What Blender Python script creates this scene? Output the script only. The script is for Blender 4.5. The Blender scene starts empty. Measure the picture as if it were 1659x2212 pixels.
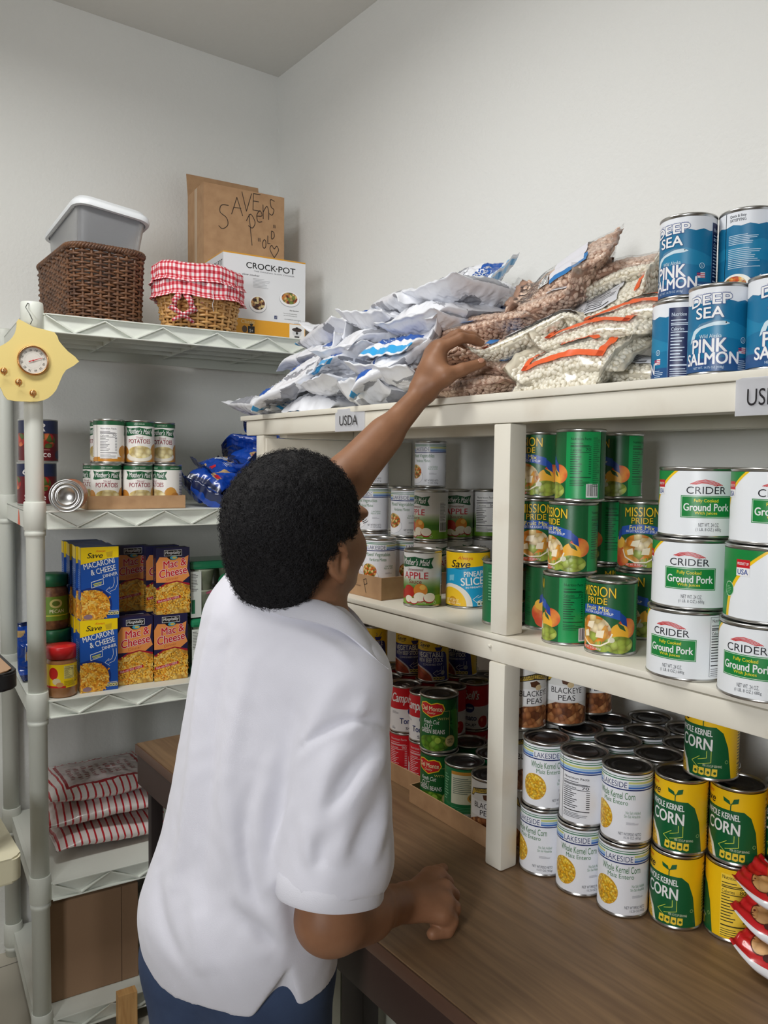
import bpy, bmesh, math, random
import numpy as np
from mathutils import Vector, Matrix, noise as mnoise
PI = math.pi
rnd = random.Random(7)
SC = bpy.context.scene
COL = SC.collection

# ------------------------------------------------------------------ camera (origin of the room coordinates is the lens; floor at FLOOR)
FLOOR, CEIL, WALL_Y, LEFT_X = -1.47, 1.34, 1.40, -2.51
FPX, CXP, CYP = 1717.5, 829.5, 1106.0
CR = Vector((0.5990, 0.8006, 0.0113)); CU = Vector((-0.0536, 0.0260, 0.9982)); CF = Vector((-0.7990, 0.5985, -0.0593))
CF.normalize(); CR = (CR - CF*CR.dot(CF)).normalized(); CU = CR.cross(CF)
cam = bpy.data.cameras.new('camera'); cam_o = bpy.data.objects.new('camera', cam); COL.objects.link(cam_o)
cam.sensor_fit = 'VERTICAL'; cam.sensor_height = 24; cam.lens = 24*FPX/2212
cam.clip_start = 0.02; cam.clip_end = 50
cam_o.matrix_world = Matrix(((CR.x, CU.x, -CF.x, 0), (CR.y, CU.y, -CF.y, 0), (CR.z, CU.z, -CF.z, 0), (0, 0, 0, 1)))
SC.camera = cam_o

# ------------------------------------------------------------------ light
SC.view_settings.view_transform = 'Standard'; SC.view_settings.look = 'None'
SC.cycles.transparent_max_bounces = 40
SC.view_settings.exposure = 0.0; SC.view_settings.gamma = 1.0; SC.view_settings.use_curve_mapping = False
w = bpy.data.worlds.new('world'); SC.world = w; w.use_nodes = True
w.node_tree.nodes['Background'].inputs[0].default_value = (0.9, 0.93, 1.0, 1); w.node_tree.nodes['Background'].inputs[1].default_value = 0.01
LIGHT_W, LIGHT_LOC, LIGHT_SIZE = 22.5, (-1.3, -0.1, CEIL-0.05), (0.30, 1.2)
WIN_W, WIN_LOC, WIN_SIZE = 17.5, (0.62, -1.93, 0.30), (0.62, 0.80)     # daylight from an added, unseen window behind the camera; direction read from shadows

def ray(px, py): return CF + CR*((px-CXP)/FPX) - CU*((py-CYP)/FPX)
def P(px, py, ax, val):
    d = ray(px, py); return d*(val/d[ax])
def PZ(px, py, Z): return ray(px, py)*Z

# ------------------------------------------------------------------ material helpers
def s2l(c): return tuple(((v/255)/12.92 if v <= 10 else (((v/255)+0.055)/1.055)**2.4) for v in c)
MATS = {}
def mat(name, rgb, rough=0.5, metal=0.0, coat=0.0, bump=None, var=None, trans=0.0, alpha=1.0, sheen=0.0, sss=0.0, spec=0.5):
    """bump=(scale, strength, distance); var=(scale, rgb2, lo, hi)"""
    if name in MATS: return MATS[name]
    m = bpy.data.materials.new(name); m.use_nodes = True; MATS[name] = m
    nt = m.node_tree; b = nt.nodes['Principled BSDF']
    b.inputs['Base Color'].default_value = (*s2l(rgb), 1); b.inputs['Roughness'].default_value = rough
    b.inputs['Metallic'].default_value = metal; b.inputs['Coat Weight'].default_value = coat; b.inputs['Coat Roughness'].default_value = 0.15
    b.inputs['Transmission Weight'].default_value = trans; b.inputs['Alpha'].default_value = alpha
    b.inputs['Sheen Weight'].default_value = sheen; b.inputs['Specular IOR Level'].default_value = spec
    if sss: b.inputs['Subsurface Weight'].default_value = sss; b.inputs['Subsurface Radius'].default_value = (0.01, 0.004, 0.002)
    tc = nt.nodes.new('ShaderNodeTexCoord')
    if var:
        n = nt.nodes.new('ShaderNodeTexNoise'); n.inputs['Scale'].default_value = var[0]; n.inputs['Detail'].default_value = 6
        cr = nt.nodes.new('ShaderNodeValToRGB'); cr.color_ramp.elements[0].position = var[2]; cr.color_ramp.elements[1].position = var[3]
        cr.color_ramp.elements[0].color = (*s2l(rgb), 1); cr.color_ramp.elements[1].color = (*s2l(var[1]), 1)
        nt.links.new(tc.outputs['Object'], n.inputs['Vector']); nt.links.new(n.outputs['Fac'], cr.inputs['Fac']); nt.links.new(cr.outputs['Color'], b.inputs['Base Color'])
    if bump:
        n2 = nt.nodes.new('ShaderNodeTexNoise'); n2.inputs['Scale'].default_value = bump[0]; n2.inputs['Detail'].default_value = 4
        bp = nt.nodes.new('ShaderNodeBump'); bp.inputs['Strength'].default_value = bump[1]; bp.inputs['Distance'].default_value = bump[2]
        nt.links.new(tc.outputs['Object'], n2.inputs['Vector']); nt.links.new(n2.outputs['Fac'], bp.inputs['Height']); nt.links.new(bp.outputs['Normal'], b.inputs['Normal'])
    return m
def food(name, cols, scale, rough=0.35, bump=0.25, rnd_=1.0):
    """printed or real food: voronoi lumps in a handful of colours"""
    if name in MATS: return MATS[name]
    m = bpy.data.materials.new(name); m.use_nodes = True; MATS[name] = m
    nt = m.node_tree; b = nt.nodes['Principled BSDF']; b.inputs['Roughness'].default_value = rough
    tc = nt.nodes.new('ShaderNodeTexCoord'); v = nt.nodes.new('ShaderNodeTexVoronoi'); v.inputs['Scale'].default_value = scale; v.inputs['Randomness'].default_value = rnd_
    sp = nt.nodes.new('ShaderNodeSeparateColor'); cr = nt.nodes.new('ShaderNodeValToRGB'); cr.color_ramp.interpolation = 'CONSTANT'
    el = cr.color_ramp.elements
    while len(el) < len(cols): el.new(0.5)
    for i, c in enumerate(cols): el[i].position = i/len(cols); el[i].color = (*s2l(c), 1)
    e = nt.nodes.new('ShaderNodeValToRGB'); e.color_ramp.elements[0].position = 0.25; e.color_ramp.elements[1].position = 0.75
    e.color_ramp.elements[0].color = (1, 1, 1, 1); e.color_ramp.elements[1].color = (0.45, 0.38, 0.3, 1)
    mx = nt.nodes.new('ShaderNodeMix'); mx.data_type = 'RGBA'; mx.blend_type = 'MULTIPLY'; mx.inputs[0].default_value = 0.8
    nt.links.new(tc.outputs['Object'], v.inputs['Vector']); nt.links.new(v.outputs['Color'], sp.inputs['Color']); nt.links.new(sp.outputs[0], cr.inputs['Fac'])
    nt.links.new(v.outputs['Distance'], e.inputs['Fac']); nt.links.new(cr.outputs['Color'], mx.inputs[6]); nt.links.new(e.outputs['Color'], mx.inputs[7])
    nt.links.new(mx.outputs[2], b.inputs['Base Color'])
    if bump:
        bp = nt.nodes.new('ShaderNodeBump'); bp.invert = True; bp.inputs['Strength'].default_value = bump; bp.inputs['Distance'].default_value = 0.003
        nt.links.new(v.outputs['Distance'], bp.inputs['Height']); nt.links.new(bp.outputs['Normal'], b.inputs['Normal'])
    return m
INKS = {}
def ink(r, g, b, rough=0.38):
    k = (r, g, b)
    if k not in INKS: INKS[k] = mat('ink_%02x%02x%02x' % k, k, rough)
    return INKS[k]

# ------------------------------------------------------------------ object helpers
def tag(o, label, cat, group=None, kind=None):
    if label: o['label'] = label
    if cat: o['category'] = cat
    if group: o['group'] = group
    if kind: o['kind'] = kind
    return o
def thing(name, label, cat, loc=(0, 0, 0), rz=0.0, group=None):
    o = bpy.data.objects.new(name, None); COL.objects.link(o); o.empty_display_size = 0.05
    o.location = loc; o.rotation_euler = (0, 0, rz)
    return tag(o, label, cat, group)
def link(name, me, mats, parent=None, loc=None, smooth=False, rot=None):
    o = bpy.data.objects.new(name, me); COL.objects.link(o)
    if mats is not None and len(me.materials) == 0:
        for m in (mats if isinstance(mats, (list, tuple)) else [mats]): me.materials.append(m)
    if parent: o.parent = parent
    if loc is not None: o.location = loc
    if rot is not None: o.rotation_euler = rot
    if smooth:
        me.polygons.foreach_set('use_smooth', [True]*len(me.polygons))
    return o
def bm2me(bm, name='mesh', smooth=None):
    me = bpy.data.meshes.new(name); bm.to_mesh(me); bm.free()
    if smooth is not None:
        if smooth is True: me.polygons.foreach_set('use_smooth', [True]*len(me.polygons))
        else: me.set_sharp_from_angle(angle=math.radians(smooth)); me.polygons.foreach_set('use_smooth', [True]*len(me.polygons)); me.set_sharp_from_angle(angle=math.radians(smooth))
    return me
def obj(name, bm, mats, parent=None, loc=None, smooth=None, rot=None):
    return link(name, bm2me(bm, name, smooth), mats, parent, loc, False, rot)
def box(bm, x0, y0, z0, x1, y1, z1, bev=0.0, mi=0, M=None):
    r = bmesh.ops.create_cube(bm, size=1.0); vs = r['verts']
    for v in vs: v.co = Vector(((x0+x1)/2+v.co.x*(x1-x0), (y0+y1)/2+v.co.y*(y1-y0), (z0+z1)/2+v.co.z*(z1-z0)))
    fs = list({f for v in vs for f in v.link_faces})
    if bev:
        es = list({e for v in vs for e in v.link_edges})
        rr = bmesh.ops.bevel(bm, geom=es, offset=bev, segments=2, affect='EDGES', profile=0.6)
        fs = [f for f in rr['faces']] + [f for f in fs if f.is_valid]
        vs = list({v for f in fs for v in f.verts})
    for f in fs: f.material_index = mi
    if M is not None:
        for v in vs: v.co = M @ v.co
    return vs
def tube(bm, pts, r, seg=8, mi=0, cap=True):
    pts = [Vector(p) for p in pts]; n = len(pts); rings = []
    up = Vector((0, 0, 1))
    for i, p in enumerate(pts):
        t = (pts[min(i+1, n-1)]-pts[max(i-1, 0)]).normalized()
        a = t.cross(up)
        if a.length < 1e-3: a = t.cross(Vector((1, 0, 0)))
        a.normalize(); b = t.cross(a)
        rr = r[i] if isinstance(r, (list, tuple)) else r
        rings.append([bm.verts.new(p+a*math.cos(2*PI*k/seg)*rr+b*math.sin(2*PI*k/seg)*rr) for k in range(seg)])
    for i in range(n-1):
        for k in range(seg):
            f = bm.faces.new((rings[i][k], rings[i][(k+1) % seg], rings[i+1][(k+1) % seg], rings[i+1][k])); f.material_index = mi; f.smooth = True
    if cap:
        bm.faces.new(rings[0][::-1]).material_index = mi; bm.faces.new(rings[-1]).material_index = mi
def lathe(bm, prof, seg=36, mi=0, c=(0, 0)):
    rings = []
    for (r, z) in prof:
        if r < 1e-6: rings.append([bm.verts.new((c[0], c[1], z))])
        else: rings.append([bm.verts.new((c[0]+r*math.cos(2*PI*k/seg), c[1]+r*math.sin(2*PI*k/seg), z)) for k in range(seg)])
    for a, b in zip(rings, rings[1:]):
        for k in range(seg):
            k2 = (k+1) % seg
            if len(a) == 1 and len(b) == 1: continue
            if len(a) == 1: f = bm.faces.new((a[0], b[k2], b[k]))
            elif len(b) == 1: f = bm.faces.new((a[k], a[k2], b[0]))
            else: f = bm.faces.new((a[k], a[k2], b[k2], b[k]))
            f.material_index = mi; f.smooth = True
def prism(bm, pts, z0, z1, mi=0):
    a = [bm.verts.new((x, y, z0)) for x, y in pts]; b = [bm.verts.new((x, y, z1)) for x, y in pts]; n = len(pts)
    fs = [bm.faces.new(a[::-1]), bm.faces.new(b)]
    for i in range(n): fs.append(bm.faces.new((a[i], a[(i+1) % n], b[(i+1) % n], b[i])))
    for f in fs: f.material_index = mi
    return a+b
def copy_tree(o, parent=None):
    c = o.copy(); COL.objects.link(c)
    if parent: c.parent = parent
    for ch in o.children: copy_tree(ch, c)
    return c

# ------------------------------------------------------------------ printed labels: flat shapes and lettering, laid flat or wrapped round a can
_txt = {}
def text_mesh(s, bold, shear):
    k = (s, bold, shear)
    if k not in _txt:
        c = bpy.data.curves.new('t', 'FONT'); c.body = s; c.size = 1; c.resolution_u = 4; c.offset = bold; c.shear = shear; c.fill_mode = 'FRONT'; c.space_character = 1.0+bold*2
        o = bpy.data.objects.new('t', c); me = bpy.data.meshes.new_from_object(o)
        vs = np.zeros(len(me.vertices)*3); me.vertices.foreach_get('co', vs); vs = vs.reshape(-1, 3)[:, :2]
        fs = [tuple(p.vertices) for p in me.polygons]
        bpy.data.objects.remove(o); bpy.data.curves.remove(c); bpy.data.meshes.remove(me)
        _txt[k] = (vs, fs)
    return _txt[k]
EPS = 0.00015
class Lab:
    """units: millimetres; x to the right, y up"""
    def __init__(s): s.items = []
    def poly(s, pts, m, z=1): s.items.append((np.array(pts, float), [tuple(range(len(pts)))], m, z)); return s
    def rect(s, x0, y0, x1, y1, m, z=1): return s.poly([(x0, y0), (x1, y0), (x1, y1), (x0, y1)], m, z)
    def ell(s, cx, cy, rx, ry, m, z=1, n=28, a0=0, a1=360):
        full = a1-a0 >= 360
        return s.poly([(cx+rx*math.cos(math.radians(a0+(a1-a0)*i/(n if full else n-1))), cy+ry*math.sin(math.radians(a0+(a1-a0)*i/(n if full else n-1)))) for i in range(n)], m, z)
    def arc(s, pts, wd, m, z=1):
        pts = [Vector(p) for p in pts]
        for a, b in zip(pts, pts[1:]):
            d = (b-a).normalized(); nn = Vector((-d.y, d.x))*wd/2; e = d*wd*0.3
            s.poly([a-nn-e, b-nn+e, b+nn+e, a+nn-e], m, z)
        return s
    def text(s, t, cx, cy, w_, h_, m, z=3, bold=0.0, shear=0.0, rot=0.0, bow=0.0, outline=None):
        if outline:
            ro = 0.8+bold*h_*0.5
            for k in range(8): s.text(t, cx+ro*math.cos(k*PI/4), cy+ro*math.sin(k*PI/4), w_, h_, outline, z-0.6+0.02*k, 0, shear, rot, bow)
        if bold >= 0.02:
            b_ = bold*h_*0.55
            for k, (dx, dy) in enumerate(((-b_, 0), (b_, 0), (0, b_*0.7), (0, -b_*0.7))): s.text(t, cx+dx, cy+dy, w_, h_, m, z-0.1+0.02*k, 0, shear, rot, bow)
        vs, fs = text_mesh(t, 0.0, shear)
        lo, hi = vs.min(0), vs.max(0); q = (vs-(lo+hi)/2)/(hi-lo)*np.array([w_, h_])
        if bow: q[:, 1] += bow*(1-(2*q[:, 0]/w_)**2)
        c, sn = math.cos(rot), math.sin(rot); q = q @ np.array([[c, sn], [-sn, c]])+np.array([cx, cy])
        s.items.append((q, fs, m, z)); return s
    def lines(s, x0, y0, x1, y1, n, m, z=2, frac=0.35, seed=1, full=False):
        r = random.Random(seed); dy = (y1-y0)/n
        for i in range(n):
            y = y1-(i+1)*dy; e = x1 if full else x0+(x1-x0)*r.uniform(0.55, 1)
            s.rect(x0, y, e, y+dy*frac, m, z)
        return s
    def nutrition(s, x0, y0, x1, y1, m, bg=None, cal='70', z=2):
        w_ = x1-x0; h_ = y1-y0
        if bg: s.rect(x0, y0, x1, y1, bg, z-0.6)
        s.text('Nutrition Facts', (x0+x1)/2, y1-h_*0.05, w_*0.9, h_*0.055, m, z, 0.02)
        s.lines(x0+1, y1-h_*0.19, x1-2, y1-h_*0.1, 2, m, z, 0.3)
        s.rect(x0+1, y1-h_*0.215, x1-1, y1-h_*0.2, m, z)
        s.text('Calories', x0+w_*0.28, y1-h_*0.27, w_*0.48, h_*0.05, m, z, 0.02); s.text(cal, x1-w_*0.17, y1-h_*0.265, w_*0.24, h_*0.065, m, z, 0.02)
        s.rect(x0+1, y1-h_*0.325, x1-1, y1-h_*0.312, m, z)
        for i in range(9):
            y = y1-h_*(0.37+i*0.048); s.rect(x0+1, y, x0+w_*(0.35+0.25*((i*37) % 10)/10), y+h_*0.016, m, z); s.rect(x1-w_*0.14, y, x1-1, y+h_*0.016, m, z)
        s.rect(x0+1, y0+h_*0.17, x1-1, y0+h_*0.19, m, z)
        s.lines(x0+1, y0+1, x1-1, y0+h_*0.15, 4, m, z, 0.3)
        return s
    def barcode(s, x0, y0, x1, y1, z=2):
        s.rect(x0, y0, x1, y1, ink(236, 236, 236), z-0.4); r = random.Random(3); x = x0+1.2
        while x < x1-1.5:
            wd = r.choice((0.3, 0.5, 0.8)); s.rect(x, y0+2, x+wd, y1-0.8, ink(20, 20, 20), z); x += wd+r.choice((0.4, 0.6, 0.9))
        return s
    def build(s, R=None, z0=0.0, step=3.0, surf=None):
        """R (m): wrap round a vertical cylinder, x=0 facing local -Y.  else flat in local XZ facing -Y"""
        mats = []; co = []; faces = []; mids = []; base = 0
        for (q, fs, m, z) in s.items:
            if m not in mats: mats.append(m)
            mi = mats.index(m)
            if (R or surf) and (q[:, 0].max()-q[:, 0].min() > step or (surf and q[:, 1].max()-q[:, 1].min() > step)):
                b = bmesh.new(); vv = [b.verts.new((x, y, 0)) for x, y in q]
                for f in fs:
                    try: b.faces.new([vv[i] for i in f])
                    except ValueError: pass
                x = math.floor(q[:, 0].min()/step)*step+step
                while x < q[:, 0].max():
                    bmesh.ops.bisect_plane(b, geom=b.verts[:]+b.edges[:]+b.faces[:], plane_co=(x, 0, 0), plane_no=(1, 0, 0)); x += step
                if surf:
                    x = math.floor(q[:, 1].min()/step)*step+step
                    while x < q[:, 1].max():
                        bmesh.ops.bisect_plane(b, geom=b.verts[:]+b.edges[:]+b.faces[:], plane_co=(0, x, 0), plane_no=(0, 1, 0)); x += step
                b.verts.index_update(); q = np.array([v.co[:2] for v in b.verts]); fs = [tuple(v.index for v in f.verts) for f in b.faces]; b.free()
            if R:
                rr = R+z*EPS; a = q[:, 0]/1000/R
                p = np.stack([rr*np.sin(a), -rr*np.cos(a), q[:, 1]/1000+z0], 1)
            elif surf: p = np.array([surf(x_/1000, y_/1000, z*EPS) for x_, y_ in q])
            else: p = np.stack([q[:, 0]/1000, np.full(len(q), -z*EPS), q[:, 1]/1000+z0], 1)
            # keep all shapes facing outwards
            for f in fs:
                a2 = sum(q[f[i]][0]*q[f[(i+1) % len(f)]][1]-q[f[(i+1) % len(f)]][0]*q[f[i]][1] for i in range(len(f)))
                faces.append(tuple(base+i for i in (f if a2 > 0 else f[::-1]))); mids.append(mi)
            co.append(p); base += len(p)
        me = bpy.data.meshes.new('label'); me.from_pydata(np.concatenate(co).tolist(), [], faces)
        for m in mats: me.materials.append(m)
        me.polygons.foreach_set('material_index', mids)
        if R or surf: me.polygons.foreach_set('use_smooth', [True]*len(me.polygons))
        me.update(); return me
# ================================================================== the room
M_wall = mat('wall_paint', (239, 240, 237), 0.75, bump=(90, 0.35, 0.004))
M_wall2 = mat('dark_unseen_wall', (112, 92, 74), 0.7)  # unseen walls coloured dark to cut the bounced light
M_ceil = mat('ceiling_paint', (226, 225, 220), 0.85, bump=(60, 0.3, 0.004))
M_wood = mat('cream_painted_wood', (229, 225, 212), 0.42, bump=(14, 0.25, 0.003), var=(9, (214, 206, 190), 0.52, 0.78))
M_glassw = mat('window_glass', (240, 244, 248), 0.02, trans=1.0)
M_metal = mat('tinned_steel', (200, 200, 198), 0.28, 1.0)
M_darkmetal = mat('dark_can_lid', (104, 104, 108), 0.3, 1.0)
M_card = mat('corrugated_cardboard', (186, 148, 110), 0.8, var=(30, (170, 132, 96), 0.4, 0.75))
def tiles(name, c1, c2, size):
    m = bpy.data.materials.new(name); m.use_nodes = True; nt = m.node_tree; b = nt.nodes['Principled BSDF']; b.inputs['Roughness'].default_value = 0.35
    tc = nt.nodes.new('ShaderNodeTexCoord'); br = nt.nodes.new('ShaderNodeTexBrick'); br.offset = 0; br.inputs['Scale'].default_value = 1/size
    br.inputs['Brick Width'].default_value = 1; br.inputs['Row Height'].default_value = 1; br.inputs['Mortar Size'].default_value = 0.008
    br.inputs['Color1'].default_value = (*s2l(c1), 1); br.inputs['Color2'].default_value = (*s2l(c2), 1); br.inputs['Mortar'].default_value = (*s2l((120, 116, 106)), 1)
    nt.links.new(tc.outputs['Object'], br.inputs['Vector']); nt.links.new(br.outputs['Color'], b.inputs['Base Color']); return m
def struct(name, bm, m): 
    o = obj(name, bm, m); o['kind'] = 'structure'; return o
X1, Y0 = 1.3, -2.0
bm = bmesh.new(); box(bm, LEFT_X-0.1, Y0-0.1, FLOOR-0.1, X1+0.1, WALL_Y+0.1, FLOOR); struct('floor', bm, tiles('vinyl_tile', (196, 190, 176), (188, 182, 168), 0.305))
bm = bmesh.new(); box(bm, LEFT_X-0.1, Y0-0.1, CEIL, X1+0.1, WALL_Y+0.1, CEIL+0.1); struct('ceiling', bm, M_ceil)
bm = bmesh.new(); box(bm, LEFT_X-0.1, WALL_Y, FLOOR, X1+0.1, WALL_Y+0.1, CEIL); struct('wall_right', bm, M_wall)
bm = bmesh.new(); box(bm, LEFT_X-0.1, Y0-0.1, FLOOR, LEFT_X, WALL_Y, CEIL); struct('wall_left', bm, M_wall)
wx, wy, wz = WIN_LOC; hw_, hh_ = WIN_SIZE[0]/2+0.02, WIN_SIZE[1]/2+0.02
bm = bmesh.new()
for b_ in ((LEFT_X, Y0-0.1, FLOOR, wx-hw_, Y0, CEIL), (wx+hw_, Y0-0.1, FLOOR, X1+0.1, Y0, CEIL), (wx-hw_, Y0-0.1, FLOOR, wx+hw_, Y0, wz-hh_), (wx-hw_, Y0-0.1, wz+hh_, wx+hw_, Y0, CEIL)): box(bm, *b_)
struct('wall_rear', bm, M_wall2)
bm = bmesh.new()
for b_ in ((wx-hw_, Y0-0.09, wz-hh_, wx-hw_+0.035, Y0+0.012, wz+hh_), (wx+hw_-0.035, Y0-0.09, wz-hh_, wx+hw_, Y0+0.012, wz+hh_), (wx-hw_+0.035, Y0-0.09, wz-hh_, wx+hw_-0.035, Y0+0.012, wz-hh_+0.035), (wx-hw_+0.035, Y0-0.09, wz+hh_-0.035, wx+hw_-0.035, Y0+0.012, wz+hh_), (wx-hw_+0.035, Y0-0.06, wz-0.012, wx+hw_-0.035, Y0-0.03, wz+0.012)): box(bm, *b_, 0.002)
wf = struct('added_window_1', bm, mat('white_window_paint', (228, 228, 224), 0.45))
bm = bmesh.new(); box(bm, wx-hw_+0.035, Y0-0.062, wz-hh_+0.035, wx+hw_-0.035, Y0-0.058, wz+hh_-0.035); gl = obj('glass', bm, M_glassw, wf)
wl = bpy.data.lights.new('low_front_light', 'AREA'); wl.shape = 'RECTANGLE'; wl.size, wl.size_y = WIN_SIZE; wl.energy = WIN_W; wl.spread = math.radians(95); wl.color = (0.98, 0.99, 1.0)
wo = bpy.data.objects.new('low_front_light', wl); COL.objects.link(wo); wo.location = (wx, Y0+0.03, wz); wo.rotation_euler = (Vector((-1.0, 1.0, 0.0)) - wo.location).to_track_quat('-Z', 'Y').to_euler()
bm = bmesh.new(); box(bm, X1, Y0, FLOOR, X1+0.1, WALL_Y, CEIL); struct('wall_near', bm, M_wall2)
# ceiling lamp (behind the photographer): housing, diffuser, and the lamp itself
lx, ly, lz = LIGHT_LOC
lt = thing('ceiling_light', 'long white fluorescent ceiling fixture on the ceiling in front of the shelves', 'ceiling light', (lx, ly, CEIL))
bm = bmesh.new(); box(bm, -LIGHT_SIZE[0]/2-0.03, -LIGHT_SIZE[1]/2-0.03, -0.045, LIGHT_SIZE[0]/2+0.03, LIGHT_SIZE[1]/2+0.03, 0, 0.004); obj('housing', bm, mat('white_enamel', (235, 235, 232), 0.4), lt)
ld = bpy.data.lights.new('lamp', 'AREA'); ld.shape = 'RECTANGLE'; ld.size, ld.size_y = LIGHT_SIZE; ld.energy = LIGHT_W; ld.color = (1.0, 0.985, 0.95)
ld.spread = math.radians(170); lo = bpy.data.objects.new('lamp', ld); COL.objects.link(lo); lo.location = (0, 0, -0.05); lo.parent = lt

# ================================================================== wooden shelving along the right wall
Dz = 0.939   # front plane
TOPZ, MIDZ, CNT = 0.120, -0.280, -0.679
XL, XR = -1.86, 0.45
sh = thing('wooden_shelf_unit', 'cream painted wooden shelf unit standing on the brown counter along the wall', 'shelf', (-0.7, 1.17, CNT))
def part(parent, name, boxes, m, bev=0.003):
    bm = bmesh.new(); o = parent.location
    for b in boxes: box(bm, b[0]-o.x, b[1]-o.y, b[2]-o.z, b[3]-o.x, b[4]-o.y, b[5]-o.z, bev)
    return obj(name, bm, m, parent, smooth=40)
part(sh, 'shelf_board', [(XL-0.01, Dz-0.004, TOPZ-0.012, XR, WALL_Y-0.003, TOPZ)], M_wood, 0.002)
part(sh, 'front_rail', [(XL+0.015, Dz, 0.070, XR, Dz+0.038, 0.1075)], M_wood, 0.004)
part(sh, 'shelf_board', [(XL, Dz-0.001, MIDZ-0.010, XR, WALL_Y-0.003, MIDZ)], M_wood, 0.002)
part(sh, 'front_rail', [(XL, Dz, -0.327, XR, Dz+0.038, MIDZ-0.0115)], M_wood, 0.004)
part(sh, 'back_rail', [(XL+0.07, 1.178, 0.063, XR, 1.216, 0.1075)], M_wood, 0.003)
part(sh, 'side_rail', [(-1.745, Dz+0.04, 0.063, -1.707, 1.177, 0.1075)], M_wood, 0.003)
for (x0, x1) in ((-1.790, -1.752), (-0.952, -0.914), (0.3, 0.338)):
    part(sh, 'post', [(x0, Dz, MIDZ+0.0005, x1, Dz+0.038, 0.0695)], M_wood, 0.003)
    part(sh, 'post', [(x0, Dz-0.002, CNT+0.0005, x1, Dz+0.036, -0.3275)], M_wood, 0.004)
part(sh, 'side_panel', [(-1.750, Dz+0.002, MIDZ+0.0005, -1.738, WALL_Y-0.004, 0.062)], M_wood, 0.002)
part(sh, 'side_panel', [(-1.750, Dz+0.002, CNT+0.0005, -1.738, WALL_Y-0.004, -0.3275)], M_wood, 0.002)
bm = bmesh.new(); bmesh.ops.create_icosphere(bm, subdivisions=2, radius=0.0035); pn = P(1058, 1395, 1, Dz-0.001)
obj('screw_head', bm, M_wood, sh, pn-sh.location)
# paper shelf tags
def paper_tag(px0, py0, px1, py1, txt, w, h, label, tx=0.0):
    a_, b_ = P(px0, py0, 1, Dz), P(px1, py1, 1, Dz); c = (a_+b_)/2; c.y = Dz-0.0035; w = b_.x-a_.x
    t = thing('shelf_tag', label, 'label', c, 0, 'paper shelf tags on the top rail')
    bm = bmesh.new(); n = 12
    vs = [[bm.verts.new((-w/2+w*i/n, -0.0012*math.sin(5*i/n)+ (0.002*(i/n-0.7) if i/n > 0.7 else 0), z)) for z in (-h/2, h/2)] for i in range(n+1)]
    for i in range(n): bm.faces.new((vs[i][0], vs[i+1][0], vs[i+1][1], vs[i][1]))
    bmesh.ops.solidify(bm, geom=bm.faces[:], thickness=0.0004)
    bmesh.ops.recalc_face_normals(bm, faces=bm.faces[:]); obj('paper', bm, mat('white_paper', (240, 241, 246), 0.7), t)
    L = Lab(); L.text(txt, tx, -1, 1000*w*0.62*(len(txt)/4), 1000*h*0.44, ink(40, 38, 42), 1)
    link('lettering', L.build(), None, t, (0, -0.0025, 0)); return t
paper_tag(727, 887, 789, 928, 'USDA', 0.084, 0.047, 'small white paper tag reading USDA at the left of the top rail')
paper_tag(1593, 825, 1745, 886, 'USDA', 0.128, 0.046, 'white paper tag starting with a U at the right edge of the top rail')

# ================================================================== counter (old brown laminate table)
def woodgrain(name, c1, c2, rough, sx=2.0, sy=30.0):
    m = bpy.data.materials.new(name); m.use_nodes = True; nt = m.node_tree; b = nt.nodes['Principled BSDF']; b.inputs['Roughness'].default_value = rough
    tc = nt.nodes.new('ShaderNodeTexCoord'); mp = nt.nodes.new('ShaderNodeMapping'); mp.inputs['Scale'].default_value = (sx, sy, sy)
    n = nt.nodes.new('ShaderNodeTexNoise'); n.inputs['Scale'].default_value = 3; n.inputs['Detail'].default_value = 8; n.inputs['Distortion'].default_value = 0.4
    cr = nt.nodes.new('ShaderNodeValToRGB'); cr.color_ramp.elements[0].position = 0.35; cr.color_ramp.elements[1].position = 0.68
    cr.color_ramp.elements[0].color = (*s2l(c1), 1); cr.color_ramp.elements[1].color = (*s2l(c2), 1)
    nt.links.new(tc.outputs['Object'], mp.inputs['Vector']); nt.links.new(mp.outputs['Vector'], n.inputs['Vector']); nt.links.new(n.outputs['Fac'], cr.inputs['Fac']); nt.links.new(cr.outputs['Color'], b.inputs['Base Color'])
    return m
M_lam = woodgrain('brown_laminate', (108, 84, 61), (130, 104, 76), 0.42)  # browns darkened to stand in for the photographer's shade
M_apron = mat('dark_brown_apron', (60, 42, 36), 0.5)
CY0 = 0.657; CXL = -1.866
ct = thing('counter_table', 'long brown laminate counter table under the wooden shelves', 'table', (-0.7, 1.0, FLOOR))
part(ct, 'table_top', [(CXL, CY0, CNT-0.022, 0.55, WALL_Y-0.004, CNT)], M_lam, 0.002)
part(ct, 'edge_band', [(CXL-0.001, CY0-0.003, CNT-0.024, 0.55, CY0-0.0002, CNT-0.002)], mat('edge_band_brown', (92, 66, 52), 0.4), 0.0005)
part(ct, 'apron', [(CXL, CY0+0.002, CNT-0.10, 0.55, CY0+0.024, CNT-0.0225)], M_apron, 0.001)
part(ct, 'apron', [(CXL, CY0+0.026, CNT-0.10, CXL+0.022, WALL_Y-0.02, CNT-0.0225)], M_apron, 0.001)
M_leg = mat('dark_metal_leg', (52, 44, 44), 0.45, 0.3)
for (x, y) in ((CXL+0.004, CY0+0.026), (P(738, 2120, 1, CY0+0.03).x, CY0+0.03), (0.45, CY0+0.026), (CXL+0.004, 1.33), (0.45, 1.33)):
    wd = 0.022 if x < -1.5 else 0.06
    part(ct, 'leg', [(x, y, FLOOR+0.001, x+wd, y+0.03, CNT-0.0225 if y > CY0+0.0262 and x > -1.5 else CNT-0.1005)], M_leg, 0.002)
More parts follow.
